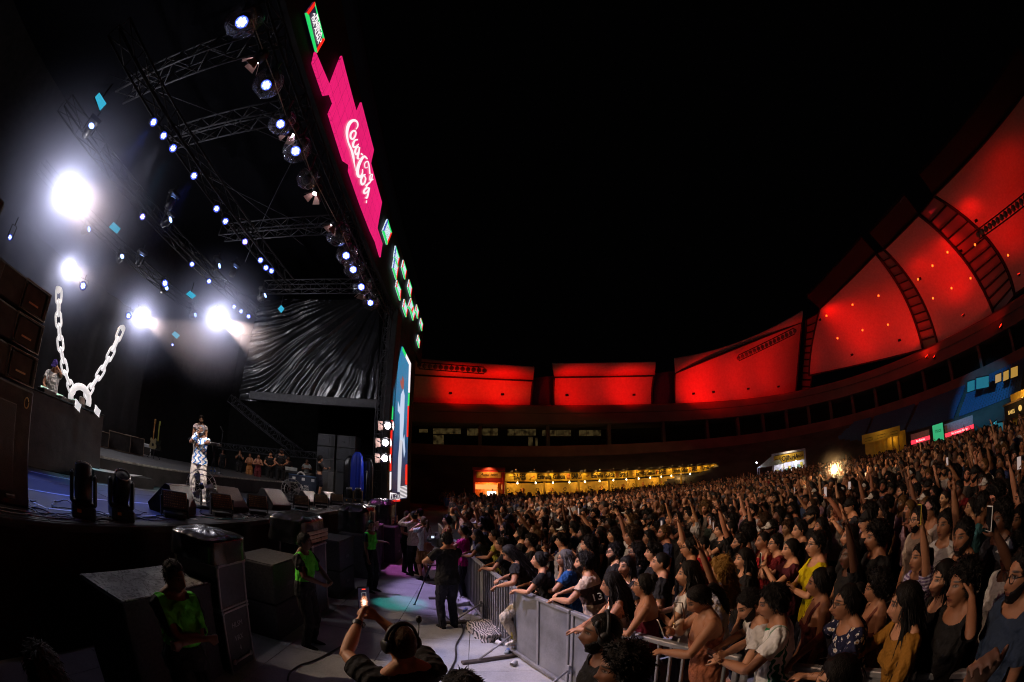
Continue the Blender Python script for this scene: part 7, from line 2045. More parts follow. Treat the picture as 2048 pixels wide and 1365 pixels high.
P('idle_m', head=(.0, .10, 0), seed=1); P('idle_m2', head=(.35, .05, .05), seed=2, heavy=.35); P('idle_f', fem=1, head=(.1, .12, 0), seed=3); P('idle_f2', fem=1, head=(-.25, .0, -.05), seed=4, top='strap')
P('tank_m', head=(.2, .1, 0), seed=13, top='tank')
P('lean_m', lean=.22, arms={1: RAIL(1), -1: RAIL(-1)}, head=(.1, .25, 0), seed=5, voxel=.007, keep=.5); P('lean_f', fem=1, lean=.25, arms={1: RAIL(1), -1: RAIL(-1)}, head=(.0, .3, 0), seed=6, voxel=.007, keep=.5)
P('lean_strap', fem=1, lean=.15, arms={1: RAIL(1), -1: ((.38, -.05, 1.17), (-.2, -1, -.4), (0, .2, -1), 'rail')}, head=(-.2, .1, 0), seed=7, voxel=.007, keep=.5, top='strap')
P('lean_tube', fem=1, lean=.1, arms={1: ((.34, .12, 1.20), (-.2, 1, -.5), (0, -.2, -1), 'rail'), -1: ((.36, -.10, 1.20), (-.2, -1, -.5), (0, .2, -1), 'rail')}, head=(.1, .2, 0), seed=8, voxel=.007, keep=.5, top='tube')
P('dress', fem=1, lean=.16, heavy=.5, arms={1: ((.42, .06, 1.19), (-.2, 1, -.4), (0, -.2, -1), 'rail'), -1: ((.40, -.02, 1.34), (.0, -1, -.7), (-1, 0, .2), 'hold')}, head=(.1, -.35, 0), seed=9, voxel=.007, keep=.5, top='tube', bottom='dress')
P('jersey', lean=.12, arms={1: ((.40, .05, 1.20), (-.2, 1, -.5), (-.6, -.4, .6), 'hold'), -1: ((.42, -.05, 1.22), (-.2, -1, -.5), (-.6, .4, .6), 'hold')}, head=(.1, -.05, 0), seed=10, voxel=.007, keep=.5)
P('lean_down', lean=.35, arms={1: RAIL(1), -1: RAIL(-1)}, head=(.35, -.1, 0), seed=11, voxel=.007, keep=.5)
P('long_f', fem=1, lean=.12, arms={1: ((.30, .22, .98), (-.3, 1, -.2), (0, -1, 0), 'rail'), -1: RAIL(-1)}, head=(-.3, .1, .08), seed=12, voxel=.007, keep=.5, top='long')
P('ear_m', fem=.6, arms={1: EAR(1)}, head=(-.1, .15, .1), seed=14, voxel=.007, keep=.5)
P('up_m', arms={1: UPP(1)}, head=(.2, .12, 0), seed=15); P('upr_m', arms={-1: UPP(-1)}, head=(.0, .15, 0), seed=16); P('open_f', fem=1, arms={1: OPEN(1)}, head=(.0, .15, 0), seed=17)
P('phone_f', fem=1, arms={1: PHF(1), -1: PHF(-1)}, seed=18, head=(0, .05, 0)); P('phone_m', arms={1: PHF(1), -1: PHF(-1)}, seed=19, head=(0, .05, 0)); P('phup_m', arms={1: PHUP(1)}, seed=20, head=(0, .2, 0)); P('phup_f', fem=1, arms={-1: PHUP(-1)}, seed=21, head=(0, .2, 0))
P('chin_m', arms={1: CHIN(1)}, seed=22, head=(.1, .1, 0)); P('chest_f', fem=1, arms={1: CHEST(1), -1: CHEST(-1)}, seed=23, head=(.1, .12, 0))
P('cross_m', arms={1: ((.20, -.12, 1.15), (.0, 1, -.6), (-1, 0, 0), 'fist'), -1: ((.24, .12, 1.18), (.0, -1, -.6), (-1, 0, 0), 'fist')}, head=(.3, -.05, 0), seed=24, shoes=True, heavy=.2, voxel=.007, keep=.5)
P('guard_m', arms={1: LOW(1), -1: LOW(-1)}, head=(.2, .0, 0), seed=25, shoes=True); P('guard_f', fem=.7, arms={1: ((.1, .42, 1.22), (-.3, .4, -.5), (0, -.2, -1), 'rail')}, head=(-.5, .0, 0), seed=26, shoes=True)
P('singer', arms={-1: ((.20, -.075, 1.52), (.3, -.6, -1), (-.6, .8, 0), 'hold'), 1: ((.20, .02, 1.30), (.1, 1, .35), (-1, 0, -.2), 'relax')}, head=(-.25, .05, 0), seed=27, shoes=True, voxel=.007, keep=.5, sleeve=.75,
  legs={1: ((.02, .15, .08), (1, .35, 0)), -1: ((.06, -.13, .08), (1, -.2, 0))})
P('keys', arms={1: ((.36, .22, 1.02), (-.3, 1, -.4), (0, 0, -1), 'relax'), -1: ((.36, -.22, 1.02), (-.3, -1, -.4), (0, 0, -1), 'relax')}, head=(0, -.1, 0), seed=28, bottom='shorts', shoes=True, heavy=.3)
P('dj', arms={1: ((.14, .10, 1.56), (.4, .8, -1), (0, -1, 0), 'relax'), -1: ((.36, -.15, 1.0), (-.3, -1, -.4), (0, 0, -1), 'relax')}, lean=.15, head=(-.4, -.35, 0), seed=29)
P('side_f', fem=1, arms={1: CHEST(1), -1: CHEST(-1)}, seed=30, bottom='shorts', shoes=True, top='strap'); P('stack_f', fem=1, heavy=.25, arms={1: ((.40, .06, 1.30), (-.1, 1, -.6), (0, -1, .2), 'relax'), -1: ((.38, -.02, 1.28), (-.1, -1, -.6), (0, 1, .2), 'relax')}, seed=31, top='crop', bottom='shorts', shoes=True, sleeve=.8)
P('filmer', arms={1: ((.40, .07, 1.64), (.1, 1, -.75), (-.3, -1, 0), 'hold'), -1: ((.41, -.06, 1.64), (.1, -1, -.75), (-.3, 1, 0), 'hold')}, head=(.05, .05, 0), seed=32, voxel=.006, keep=.5, sleeve=.62, heavy=.25)
P('fisted', arms={1: ((.12, .24, 1.90), (.2, 1, -.2), (.9, .3, 0), 'hold')}, seed=33, voxel=.006, keep=.6)
P('camera_op', arms={1: ((.30, .22, 1.20), (-.3, 1, -.4), (0, -1, 0), 'hold'), -1: ((.34, -.05, 1.35), (-.1, -1, -.5), (0, 1, 0), 'hold')}, head=(.15, .0, 0), seed=34, shoes=True, heavy=.2)
P('cam_m', arms={1: ((.20, .09, 1.56), (.3, 1, -.9), (-.3, -1, 0), 'hold'), -1: ((.22, -.08, 1.54), (.3, -1, -.9), (-.3, 1, 0), 'hold')}, head=(0, .05, 0), seed=35, shoes=True, top='long'); P('bag_f', fem=1, arms={1: ((.16, .10, 1.50), (.3, 1, -.9), (-.3, -1, 0), 'hold')}, head=(0, .1, 0), seed=36, bottom='shorts', shoes=True)
P('perch', lean=.30, arms={1: ((.36, .30, 1.16), (-.3, 1, -.4), (0, 0, -1), 'rail'), -1: ((.38, -.1, 1.17), (-.2, -1, -.4), (0, .2, -1), 'rail')}, head=(.0, -.2, 0), seed=37, shoes=True, legs={1: ((.10, .22, .30), (1, .5, 0)), -1: ((-.05, -.12, .08), (1, -.1, 0))})

SK = {'l': (.54, .27, .155), 'm': (.42, .195, .105), 't': (.32, .14, .072), 'b': (.20, .085, .045), 'd': (.11, .045, .025)}
BLK, WHT = (.014, .013, .014), (.72, .70, .70)
STAGE_AIM = V3((-8.5, 9.0, 0))
def face_stage(x, y, turn=0.0): return math.atan2(STAGE_AIM.y - y, STAGE_AIM.x - x) + turn
taken = []
def hero(px, py, proto, label, turn=0.0, rz=None, sc=1.0, skin='m', base=0.0, x=None, y=None, D=None, group=None, pushed=0.0, **k):
    """a person whose head centre shows at this place in the photograph, standing on the given floor height"""
    p = PR[proto]; hc = p['info']['head'][0] * sc
    h = at(px, py, z=base + hc[2]) if x is None and y is None and D is None else at(px, py, x=x, y=y, D=D)
    r = rz if rz is not None else face_stage(h.x, h.y, turn)
    ox = math.cos(r) * hc[0] - math.sin(r) * hc[1]; oy = math.sin(r) * hc[0] + math.cos(r) * hc[1]
    loc = V3((h.x - ox, h.y - oy, base))
    if D is not None or x is not None or y is not None: 
        if base == 0.0 and 'free' not in k: pass
    k.pop('free', None)
    o = put_person(p, loc, r, sc, SK[skin], label=label, group=group, **k)
    taken.append((loc.x, loc.y)); taken.append((h.x, h.y))
    return o
def hand_world(o, proto, s):
    h, d, palm = PR[proto]['info']['hand'][s]
    M = Matrix.Translation(o.location) @ Matrix.Rotation(o.rotation_euler.z, 4, 'Z') @ Matrix.Diagonal((*o.scale, 1))
    return M @ V3(h), (M.to_3x3() @ V3(d)).normalized(), (M.to_3x3() @ V3(palm)).normalized()
MPHB = plain('phone_case', (.03, .03, .035), .35); MPHS = glow('phone_screen', (.8, .6, .55), .45)
def phone(o, proto, s, label, lit=True, up=None, side=None, screen=None, sz=1.0, case_=None, off=.02):
    h, d, palm = hand_world(o, proto, s)
    r = o.rotation_euler.z; back = V3((math.cos(r), math.sin(r), 0))               # screen faces the holder
    u = V3(up) if up else V3((0, 0, 1)); M = facing((0, 0, 0), back.cross(u).normalized() * -1, u)
    q = empty('phone', h + back * off + V3((0, 0, .04)), 0, label, 'phone', 'phones held up in the crowd')
    m = MB(); m.box((0, 0, 0), (.074 * sz, .152 * sz, .009), bevel=.003, M=M); m.build('case', case_ or MPHB, q)
    m = MB(); m.slab([M @ V3(v) for v in ((-.034 * sz, -.07 * sz, .006), (.034 * sz, -.07 * sz, .006), (.034 * sz, .07 * sz, .006), (-.034 * sz, .07 * sz, .006))], .001); m.build('screen', (screen or MPHS) if lit else plain('dark_glass', (.01, .01, .012), .05), q)
    m = MB(); m.box((-.02 * sz, .055 * sz, -.006), (.022, .026, .004), bevel=.001, M=M); m.build('lens_bump', MBODY, q)
    return q

# ---------------------------------------------------------------- on the stage
def shirt_mat(name, fn): return m_cloth(name, fn)
def f_wave(k, co, base):
    sep = k.n('ShaderNodeSeparateXYZ'); k.l(co, sep.inputs[0])
    w = k.math('ADD', k.math('MULTIPLY', sep.outputs[1], 52), k.math('MULTIPLY', k.math('SINE', k.math('MULTIPLY', sep.outputs[2], 46)), 1.5))
    s1 = k.math('GREATER_THAN', k.math('SINE', w), .45)
    v = k.n('ShaderNodeTexVoronoi', i_Scale=26.0); k.l(co, v.inputs['Vector'])
    dots = k.math('LESS_THAN', v.outputs[0], .22)
    b = k.mix(s1, (.80, .80, .84), (.04, .20, .62)); return k.mix(dots, b, (.03, .04, .12))
def f_floral(k, co, base):
    v = k.n('ShaderNodeTexVoronoi', i_Scale=17.0, i_Randomness=1.0); k.l(co, v.inputs['Vector'])
    nz = k.noise(55, 2, co); d = k.math('ADD', v.outputs[0], k.math('MULTIPLY', k.math('SUBTRACT', nz, .5), .55))
    b = k.mix(k.math('LESS_THAN', d, .28), (.012, .014, .045), (.62, .60, .60)); b = k.mix(k.math('LESS_THAN', d, .10), b, (.55, .30, .05)); v2 = k.n('ShaderNodeTexVoronoi', i_Scale=33.0); k.l(co, v2.inputs['Vector'])
    return k.mix(k.math('LESS_THAN', v2.outputs[0], .16), b, (.30, .28, .36))
def f_green_trim(k, co, base):
    sep = k.n('ShaderNodeSeparateXYZ'); k.l(co, sep.inputs[0])
    ay = k.math('ABSOLUTE', sep.outputs[1]); g1 = k.math('LESS_THAN', k.math('ABSOLUTE', k.math('SUBTRACT', ay, .16)), .005); g2 = k.math('LESS_THAN', k.math('ABSOLUTE', k.math('SUBTRACT', ay, .175)), .004)
    neck = k.math('MULTIPLY', k.math('LESS_THAN', k.math('ABSOLUTE', k.math('SUBTRACT', k.math('ADD', sep.outputs[2], k.math('MULTIPLY', sep.outputs[0], .62)), 1.525)), .010), k.math('LESS_THAN', ay, .12))
    return k.mix(k.math('MAXIMUM', k.math('MAXIMUM', g1, g2), neck), (.78, .77, .78), (.02, .18, .07))
def f_brown_panels(k, co, base):
    sep = k.n('ShaderNodeSeparateXYZ'); k.l(co, sep.inputs[0])
    yoke = k.math('GREATER_THAN', sep.outputs[2], 1.36); low = k.math('LESS_THAN', sep.outputs[2], 1.13)
    return k.mix(k.math('MAXIMUM', yoke, low), (.055, .030, .028), (.55, .42, .32))
def f_vest(k, co, base):
    sep = k.n('ShaderNodeSeparateXYZ'); k.l(co, sep.inputs[0])
    m_ = k.math('MULTIPLY', k.math('LESS_THAN', k.math('ABSOLUTE', sep.outputs[1]), .185), k.math('GREATER_THAN', sep.outputs[2], 1.08))
    return k.mix(m_, (.012, .012, .014), (.08, .55, .03))
def f_stripes(k, co, base):
    sep = k.n('ShaderNodeSeparateXYZ'); k.l(co, sep.inputs[0])
    return k.mix(k.math('GREATER_THAN', k.math('SINE', k.math('MULTIPLY', sep.outputs[2], 190)), .1), (.20, .14, .30), (.60, .55, .72))
M_WAVE, M_FLORAL, M_GREEN, M_BROWN, M_VEST, M_STRIPE = (shirt_mat(n_, f_) for n_, f_ in (('blue_wave_print', f_wave), ('floral_print', f_floral), ('green_trim_jersey', f_green_trim), ('brown_panel_jersey', f_brown_panels), ('lime_vest', f_vest), ('lilac_stripes', f_stripes)))
sg_ = hero(402, 868, 'singer', 'singer in blue and white wave print shirt with microphone at his mouth', rz=R(-64), skin='d', base=ZS, D=10.2, topmat=M_WAVE, bottom=(.62, .58, .56), hair='buzz', haircol=(.10, .12, .16), beard=1, shoe=(.5, .5, .5))
h, d, pl = hand_world(sg_, 'singer', -1)
mk = empty('microphone', h, 0, 'black handheld microphone at the mouth of the singer', 'microphone')
dr = V3((-.62, -.55, .35)).normalized(); m = MB(); m.tube([dr * .16, -dr * .05], [.012, .017], 10); m.build('handle', MBODY, mk); m = MB(); m.lathe([(.015, -.01), (.026, .01), (.026, .03), (.012, .05)], 12, M=frame(-dr * .06, (1, .2, 0), -dr)); m.build('grille', plain('mic_grey', (.2, .2, .2), .4, .5), mk)
hero(402, 846, 'keys', 'bearded musician in pale pink tee standing behind the singer', rz=R(-52), skin='l', base=zr, D=14.2, top=(.75, .62, .64), bottom=(.16, .02, .05), hair='quiff', haircol=(.03, .02, .016), beard=1, shoe=(.75, .75, .75))
hero(107, 747, 'dj', 'dj in white tee and backward purple cap behind the booth', rz=R(-35), skin='m', base=zr - .02, x=-9.35, top=(.78, .74, .74), hair='buzz', cap=(.07, .04, .24))
SP = [((446, 904), 19.5, 'idle_m', 'dim onlooker in black nearest the microphone stand', 'b', BLK, BLK, 'short', {}), ((480, 905), 18.8, 'phone_m', 'onlooker in black filming with a phone at the side stage', 'm', BLK, BLK, 'short', {}),
      ((500, 911), 18.5, 'side_f', 'onlooker in orange patterned outfit with phone', 't', (.40, .16, .05), (.35, .15, .05), 'tail', {}), ((517, 913), 17.2, 'side_f', 'woman onlooker in dark red top and shorts with white shoes', 't', (.14, .02, .03), (.10, .015, .02), 'long', {'shoe': (.8, .78, .75)}),
      ((541, 909), 18.2, 'guard_m', 'young man onlooker in black holding a black bag', 'm', BLK, BLK, 'quiff', {}), ((563, 902), 17.2, 'guard_m', 'broad man in black polo and cap at the side stage', 't', BLK, BLK, 'buzz', {'cap': BLK, 'beard': 1}),
      ((577, 917), 19.6, 'idle_f', 'onlooker half hidden behind the broad man', 't', (.05, .03, .03), BLK, 'long', {}), ((614, 923), 20.2, 'chest_f', 'child in white sports vest behind the console', 't', (.68, .68, .62), BLK, 'bun', {})]
for (px, yy, pr, lab, skn, tp_, bt, hr, ex) in SP:
    hc = PR[pr]['info']['head'][0]; h = at(*px, y=yy); s_ = min(1.12, max(.8, (h.z - ZS) / hc[2]))
    hero(px[0], px[1], pr, lab, rz=R(-62), sc=s_, skin=skn, base=ZS, y=yy, top=tp_, bottom=bt, hair=hr, group='onlookers at the side of the stage', **ex)
hero(641, 917, 'stack_f', 'woman with curly hair in black crop top and shorts leaning at the speaker stack', rz=R(25), sc=1.03, skin='m', base=ZS, y=17.6, top=BLK, bottom=(.012, .014, .03), hair='curly')

# ---------------------------------------------------------------- in the pit
def guard(px, py, pr, lab, rz, **k): return hero(px, py, pr, lab, rz=rz, topmat=M_VEST if k.pop('vest', True) else None, bottom=BLK, shoe=BLK, **k)
guard(350, 1155, 'cross_m', 'guard in lime vest with folded arms before the grey topped box', R(-20), skin='b', hair='short', sc=1.0)
guard(610, 1085, 'guard_m', 'guard in lime vest between the carpet covered boxes', R(-5), skin='d', hair='short', sc=.99)
guard(742, 1052, 'guard_f', 'guard in lime vest resting an arm on the third box', R(-20), skin='b', hair='tail', sc=.95)
guard(815, 1032, 'guard_m', 'guard in black beyond the farthest box', R(-40), skin='t', hair='short', sc=1.0, vest=False, top=BLK)
fm = hero(800, 1287, 'filmer', 'man seen from behind with headset filming the stage on his phone', rz=R(128), sc=1.03, skin='l', top=BLK, bottom=BLK, hair='buzz', haircol=(.10, .05, .02), pushed=0)
def headset(o, proto, boom=1, label=None):
    hc, Rh = PR[proto]['info']['head']; M = Matrix.Translation(V3(hc)) @ Matrix(Rh.tolist()).to_4x4()
    q = bpy.data.objects.new('headset', None); COL.objects.link(q); q.parent = o; q.matrix_basis = M
    m = MB(); m.tube([(-.015, .094 * math.cos(t), .015 + .118 * math.sin(t)) for t in [math.pi * k / 16 for k in range(17)]], [.010] * 17, 8); m.build('headband', MBODY, q)
    for s in (1, -1):
        m = MB(); m.lathe([(.035, -.012), (.044, .0), (.042, .02), (.025, .028)], 16, M=frame((-.012, s * .080, .0), (0, 0, 1), (0, s, 0))); m.build('ear_cup', MBODY, q)
    m = MB(); m.tube([(-.01, -boom * .10, -.01), (.03, -boom * .135, .03), (.05, -boom * .15, .085)], .004, 6); m.lathe([(.008, -.015), (.017, 0), (.015, .02), (.005, .03)], 10, M=Matrix.Translation((.052, -boom * .152, .10))); m.build('boom_microphone', MBODY, q)
headset(fm, 'filmer')
m = MB(); h_, d_, p_ = hand_world(fm, 'filmer', 1); h2, _, _ = hand_world(fm, 'filmer', -1)
mid = (h_ + h2) / 2; fr_ = V3((math.cos(R(128)), math.sin(R(128)), 0))
fp = empty('phone', mid + V3((0, 0, .065)) + fr_ * .02, 0, 'large phone with bright camera picture held by the man with headset', 'phone', 'phones held up in the crowd')
M = facing((0, 0, 0), fr_.cross(V3((0, 0, 1))), (0, 0, 1))
m.box((0, 0, 0), (.080, .168, .010), bevel=.004, M=M); m.build('case', MPHB, fp)
k = NT('filming_screen'); co = k.coord(); sep = k.n('ShaderNodeSeparateXYZ'); k.l(co, sep.inputs[0])
hz_ = k.math('ABSOLUTE', sep.outputs[2]); ce = k.n('ShaderNodeVectorMath', operation='LENGTH'); mp = k.n('ShaderNodeMapping', i_Location=(0, 0, .02), i_Scale=(1.6, 1.6, .9)); k.l(co, mp.inputs[0]); k.l(mp.outputs[0], ce.inputs[0])
k.set(Base_Color=(.01, .01, .01), Emission_Color=k.mix(k.ramp(k.math('ADD', ce.outputs['Value'], k.math('MULTIPLY', k.math('SUBTRACT', k.noise(90, 3, co), .5), .05)), [(.006, (1, .85, .7)), (.030, (.35, .12, .05)), (.045, (.006, .005, .01))]), (0, 0, 0), (0, 0, 0)) if False else k.ramp(k.math('ADD', ce.outputs['Value'], k.math('MULTIPLY', k.math('SUBTRACT', k.noise(90, 3, co), .5), .05)), [(.006, (1, .85, .7)), (.030, (.35, .12, .05)), (.045, (.006, .005, .01))]), Emission_Strength=2.2)
m = MB(); m.slab([M @ V3(v) for v in ((-.037, -.078, .0065), (.037, -.078, .0065), (.037, .078, .0065), (-.037, .078, .0065))], .001); m.build('screen', k.m, fp)
m = MB(); m.slab([M @ V3(v) for v in ((-.012, .066, .0082), (.012, .066, .0082), (.012, .071, .0082), (-.012, .071, .0082))], .0008); m.build('record_mark', glow('rec_red', (1, .05, .02), 2), fp)
m = MB(); m.tube([M @ V3(v) for v in ((-.014, -.01, .0085), (.014, -.01, .0085), (.014, .045, .0085), (-.014, .045, .0085))], .0006, 4, closed=True); m.build('focus_frame', glow('rec_white', (.8, .8, .8), 1), fp)
# wrist watch on the filmer
q = bpy.data.objects.new('wrist_watch', None); COL.objects.link(q); q.parent = fm
hw, dw, pw = PR['filmer']['info']['hand'][1]; wc = V3(hw) - V3(dw) * .115
mw = MB(); Mw = frame(wc, (0, 0, 1), V3(dw)); mw.lathe([(.034, -.016), (.036, 0), (.034, .016)], 16, M=Mw, capped=False); mw.box((0, .036, 0), (.034, .012, .034), bevel=.003, M=Mw); mw.build('watch', MBODY, q)
hm = hero(1203, 1268, 'idle_m', 'bearded man with headset looking at the stage in front of the barrier', rz=R(172), sc=1.06, skin='b', top=BLK, hair='buzz', beard=1); headset(hm, 'idle_m', -1)
hero(1240, 1342, 'idle_m2', 'dark haired head from behind below the man with headset', rz=R(150), sc=1.02, skin='b', top=BLK, hair='curly')
hero(95, 1352, 'idle_f', 'dark silhouetted head with brown hair at the bottom left corner', rz=R(140), sc=1.0, skin='t', top=BLK, hair='medium', haircol=(.05, .03, .02))
hero(925, 1392, 'idle_m', 'top of a dark haired head at the bottom beside the filmer', rz=R(120), sc=.98, skin='m', top=BLK, hair='medium')
hero(1668, 1362, 'idle_f2', 'dark haired head at the bottom edge before the floral shirt', rz=R(165), sc=.97, skin='l', top=BLK, hair='long')
p_ = PR['fisted']; hl, dl, _ = p_['info']['hand'][1]; tgt = at(1962, 1318, z=2.05); r = R(200)
o = put_person(p_, (tgt.x - (math.cos(r) * hl[0] - math.sin(r) * hl[1]) * 1.05, tgt.y - (math.sin(r) * hl[0] + math.cos(r) * hl[1]) * 1.05, tgt.z - hl[2] * 1.05), r, 1.05, SK['l'], label='raised closed hand of someone below the lower right corner', top=BLK, hair='short')
if o.location.z > .3 or o.location.z < -.3: pass
# camera crew
co_ = hero(893, 1080, 'camera_op', 'camera operator in black seen from behind at the tripod', rz=R(118), sc=1.0, skin='l', top=(.02, .02, .022), bottom=(.03, .03, .045), hair='short', shoe=BLK); headset(co_, 'camera_op', 1)
tb = at(880, 1235, z=0)
tr_ = empty('camera_tripod', (-.80, 8.35, 0), R(20), 'black tripod with spread legs beside the camera operator', 'tripod')
for i in range(3):
    a = i * 2 * math.pi / 3 + .9; e = V3((.48 * math.cos(a), .48 * math.sin(a), .03)); s0 = V3((.05 * math.cos(a), .05 * math.sin(a), 1.15))
    m = MB(); m.tube([s0, s0.lerp(e, .5)], .022, 8); m.tube([s0.lerp(e, .45), e], .014, 8); m.box(e, (.06, .05, .03), bevel=.01); m.box(s0.lerp(e, .5), (.05, .05, .07), bevel=.01); m.build('leg', MBODY, tr_)
m = MB(); m.tube([(0, 0, .45), (0, 0, 1.25)], .02, 8); m.lathe([(.07, 0), (.07, .05), (.05, .1)], 12, M=Matrix.Translation((0, 0, 1.15))); m.build('centre_column', MBODY, tr_)
for i in range(3):
    a = i * 2 * math.pi / 3 + .9; m = MB(); m.tube([(0, 0, .48), (.26 * math.cos(a), .26 * math.sin(a), .52)], .010, 6); m.build('spreader', MBODY, tr_)
m = MB(); m.tube([(0, 0, 1.24), (.30, -.22, 1.10)], .012, 6); m.build('pan_handle', MBODY, tr_)
vc = empty('video_camera', (-.80, 8.35, 1.26), R(118), 'large black video camera on the tripod', 'video camera')
m = MB(); m.box((0, 0, .13), (.34, .16, .20), bevel=.02); m.box((-.25, 0, .15), (.16, .13, .16), bevel=.02); m.build('body', MBODY, vc); m = MB(); m.lathe([(.055, 0), (.06, .12), (.075, .2), (.08, .24)], 16, M=Matrix.Translation((.17, 0, .13)) @ Matrix.Rotation(math.pi / 2, 4, 'Y')); m.build('lens', MBODY, vc)
m = MB(); m.tube([(-.12, 0, .23), (-.1, 0, .30), (.1, 0, .30), (.12, 0, .23)], .014, 6); m.build('handle', MBODY, vc); m = MB(); m.box((-.02, .14, .24), (.10, .09, .07), bevel=.01); m.build('viewfinder', MBODY, vc); m = MB(); m.box((-.075, .14, .24), (.005, .06, .045)); m.build('viewfinder_screen', glow('vf', (.7, .8, 1), 1.2), vc)
hero(827, 1030, 'cam_m', 'photographer in beige shirt and flat cap shooting the stage', rz=R(140), sc=1.02, skin='m', D=11.2, top=(.50, .40, .30), bottom=BLK, hair='short', cap=(.50, .30, .14), shoe=BLK)
hero(838, 1025, 'idle_m', 'tall man in dark clothes right behind the capped photographer', rz=R(170), sc=1.03, skin='l', D=11.9, top=(.03, .04, .09), bottom=BLK, hair='short')
bf = hero(847, 1047, 'bag_f', 'woman in white blouse and brown shorts filming near the tripod', rz=R(140), sc=.97, skin='m', D=10.7, top=(.70, .68, .68), bottom=(.26, .12, .03), hair='tail', haircol=(.12, .07, .03), shoe=BLK)
bg = empty('handbag', bf.location + V3((.12, -.12, .82)), R(50), 'brown leather bag at the hip of the woman in white', 'bag')
m = MB(); m.box((0, 0, .12), (.26, .12, .24), bevel=.04); m.build('body', plain('brown_leather', (.22, .08, .03), .5), bg); m = MB(); m.box((0, -.066, .16), (.25, .012, .14), bevel=.005); m.build('flap', plain('brown_leather', (.22, .08, .03), .5), bg); m = MB(); m.tube([(-.12, 0, .22), (-.1, .02, .6), (.0, .03, .72), (.1, .02, .6), (.12, 0, .22)], .008, 6); m.build('strap', plain('brown_leather', (.22, .08, .03), .5), bg)
hero(1020, 1108, 'perch', 'person with long black hair and cream trousers climbing over the barrier', rz=R(170), sc=1.0, skin='m', top=BLK, bottom=(.58, .50, .40), hair='long', shoe=(.75, .72, .72))

# ---------------------------------------------------------------- first rows of the audience
H = hero
G1 = 'audience leaning on the barrier'; G2 = 'audience in the rows behind the barrier'
H(1079, 1121, 'lean_f', 'woman in black tee leaning her forearms on the barrier', skin='l', sc=.98, top=BLK, hair='bun', group=G1)
H(1130, 1119, 'lean_m', 'person with long grey wavy hair and glasses in blue tee', skin='l', sc=.97, top=(.02, .10, .34), hair='wavy', haircol=(.16, .15, .15), glasses=True, group=G1)
jb = H(1168, 1126, 'lean_m', 'laughing bearded man in brown and beige jersey numbered thirteen', skin='l', sc=1.02, topmat=M_BROWN, hair='medium', beard=1, group=G1)
S_, E_ = V3((0, .178, 1.415)), None
text('13', Matrix.Translation((-.03, .275, 1.26)) @ facing((0, 0, 0), (-1, -.1, .25), (.2, .25, 1)), .13, plain('print_white', (.75, .74, .72), .7), jb, 'shirt_number', ext=.002)
H(1223, 1171, 'lean_strap', 'woman with dark curly hair in white strap top resting one arm on the barrier', turn=.25, skin='m', sc=.97, top=(.74, .70, .66), hair='wavy', group=G1)
H(1287, 1172, 'lean_tube', 'woman with glasses and hair tied up in dark red strapless top', skin='m', sc=.97, top=(.14, .008, .02), hair='bun', glasses=True, group=G1)
H(1375, 1150, 'chest_f', 'person in white tee with dark bob hair holding a black bag strap', skin='l', sc=1.0, top=WHT, hair='wavy', group=G2)
dw_ = H(1397, 1200, 'dress', 'woman in orange strapless dress with hair clips looking at her phone', turn=.3, skin='m', sc=.99, top=(.42, .14, .07), bottom=(.46, .16, .08), hair='tail', group=G1)
phone(dw_, 'dress', -1, 'phone in pale case held by the woman in the orange dress', False, up=(-.3, .2, .9), case_=plain('pale_case', (.7, .6, .55), .4))
hb = at(1360, 1256, z=1.28); hbag = empty('heart_bag', hb, R(120), 'small pale shoulder bag on the arm of the woman in orange', 'bag')
m = MB(); m.lathe([(.0, -.035), (.07, -.03), (.085, 0), (.07, .03), (.0, .035)], 20, M=facing((0, 0, 0), (0, 1, 0)), capped=False); m.build('body', plain('cream_leather', (.62, .50, .40), .45), hbag); m = MB(); m.tube([(.0, -.07, .04), (.02, -.04, .22), (.02, .08, .26), (0, .08, .03)], .006, 6); m.build('strap', plain('brown_strap', (.2, .12, .08), .5), hbag); m = MB(); m.box((.05, 0, .03), (.012, .05, .03), bevel=.004); m.build('clasp', MGOLD, hbag)
H(1437, 1148, 'open_f', 'woman with long blonde curls in pale lilac shirt raising her hand', skin='t', sc=1.0, top=(.60, .56, .66), hair='bigcurl', haircol=(.42, .22, .05), group=G2)
H(1500, 1212, 'lean_down', 'bearded man in white tee leaning forward over the barrier', skin='l', sc=1.0, top=WHT, bottom=(.5, .47, .42), hair='short', beard=1, group=G1)
jy = H(1545, 1206, 'jersey', 'young man in white jersey with green trim holding a phone', skin='m', sc=1.01, topmat=M_GREEN, hair='medium', group=G1)
phone(jy, 'jersey', 1, 'phone held low by the young man in the white green jersey', False, up=(-.6, .3, .5))
text('SP', Matrix.Translation((.155, .03, 1.20)) @ facing((0, 0, 0), (0, 1, 0), (.1, 0, 1)), .12, plain('print_green', (.02, .22, .08), .7), jy, 'shirt_letters', ext=.002)
H(1638, 1166, 'idle_f2', 'woman in profile with hair in a bun and bare shoulders', skin='t', sc=.98, top=(.10, .02, .02), hair='bun', group=G2)
H(1692, 1206, 'lean_f', 'woman with glasses in navy floral shirt at the barrier', turn=.1, skin='m', sc=1.0, topmat=M_FLORAL, hair='bun', glasses=True, group=G1)
H(1752, 1176, 'idle_f2', 'curly haired woman in strap top between the floral shirt and the cardigan', skin='m', sc=.94, top=(.20, .06, .04), hair='curly', group=G2)
H(1808, 1208, 'long_f', 'woman with long dark hair in mustard cardigan at the barrier', skin='l', sc=1.0, top=(.36, .16, .02), hair='long', group=G1)
H(1884, 1160, 'idle_f', 'woman with long dark hair in black looking down', skin='l', sc=.98, top=BLK, hair='long', group=G2)
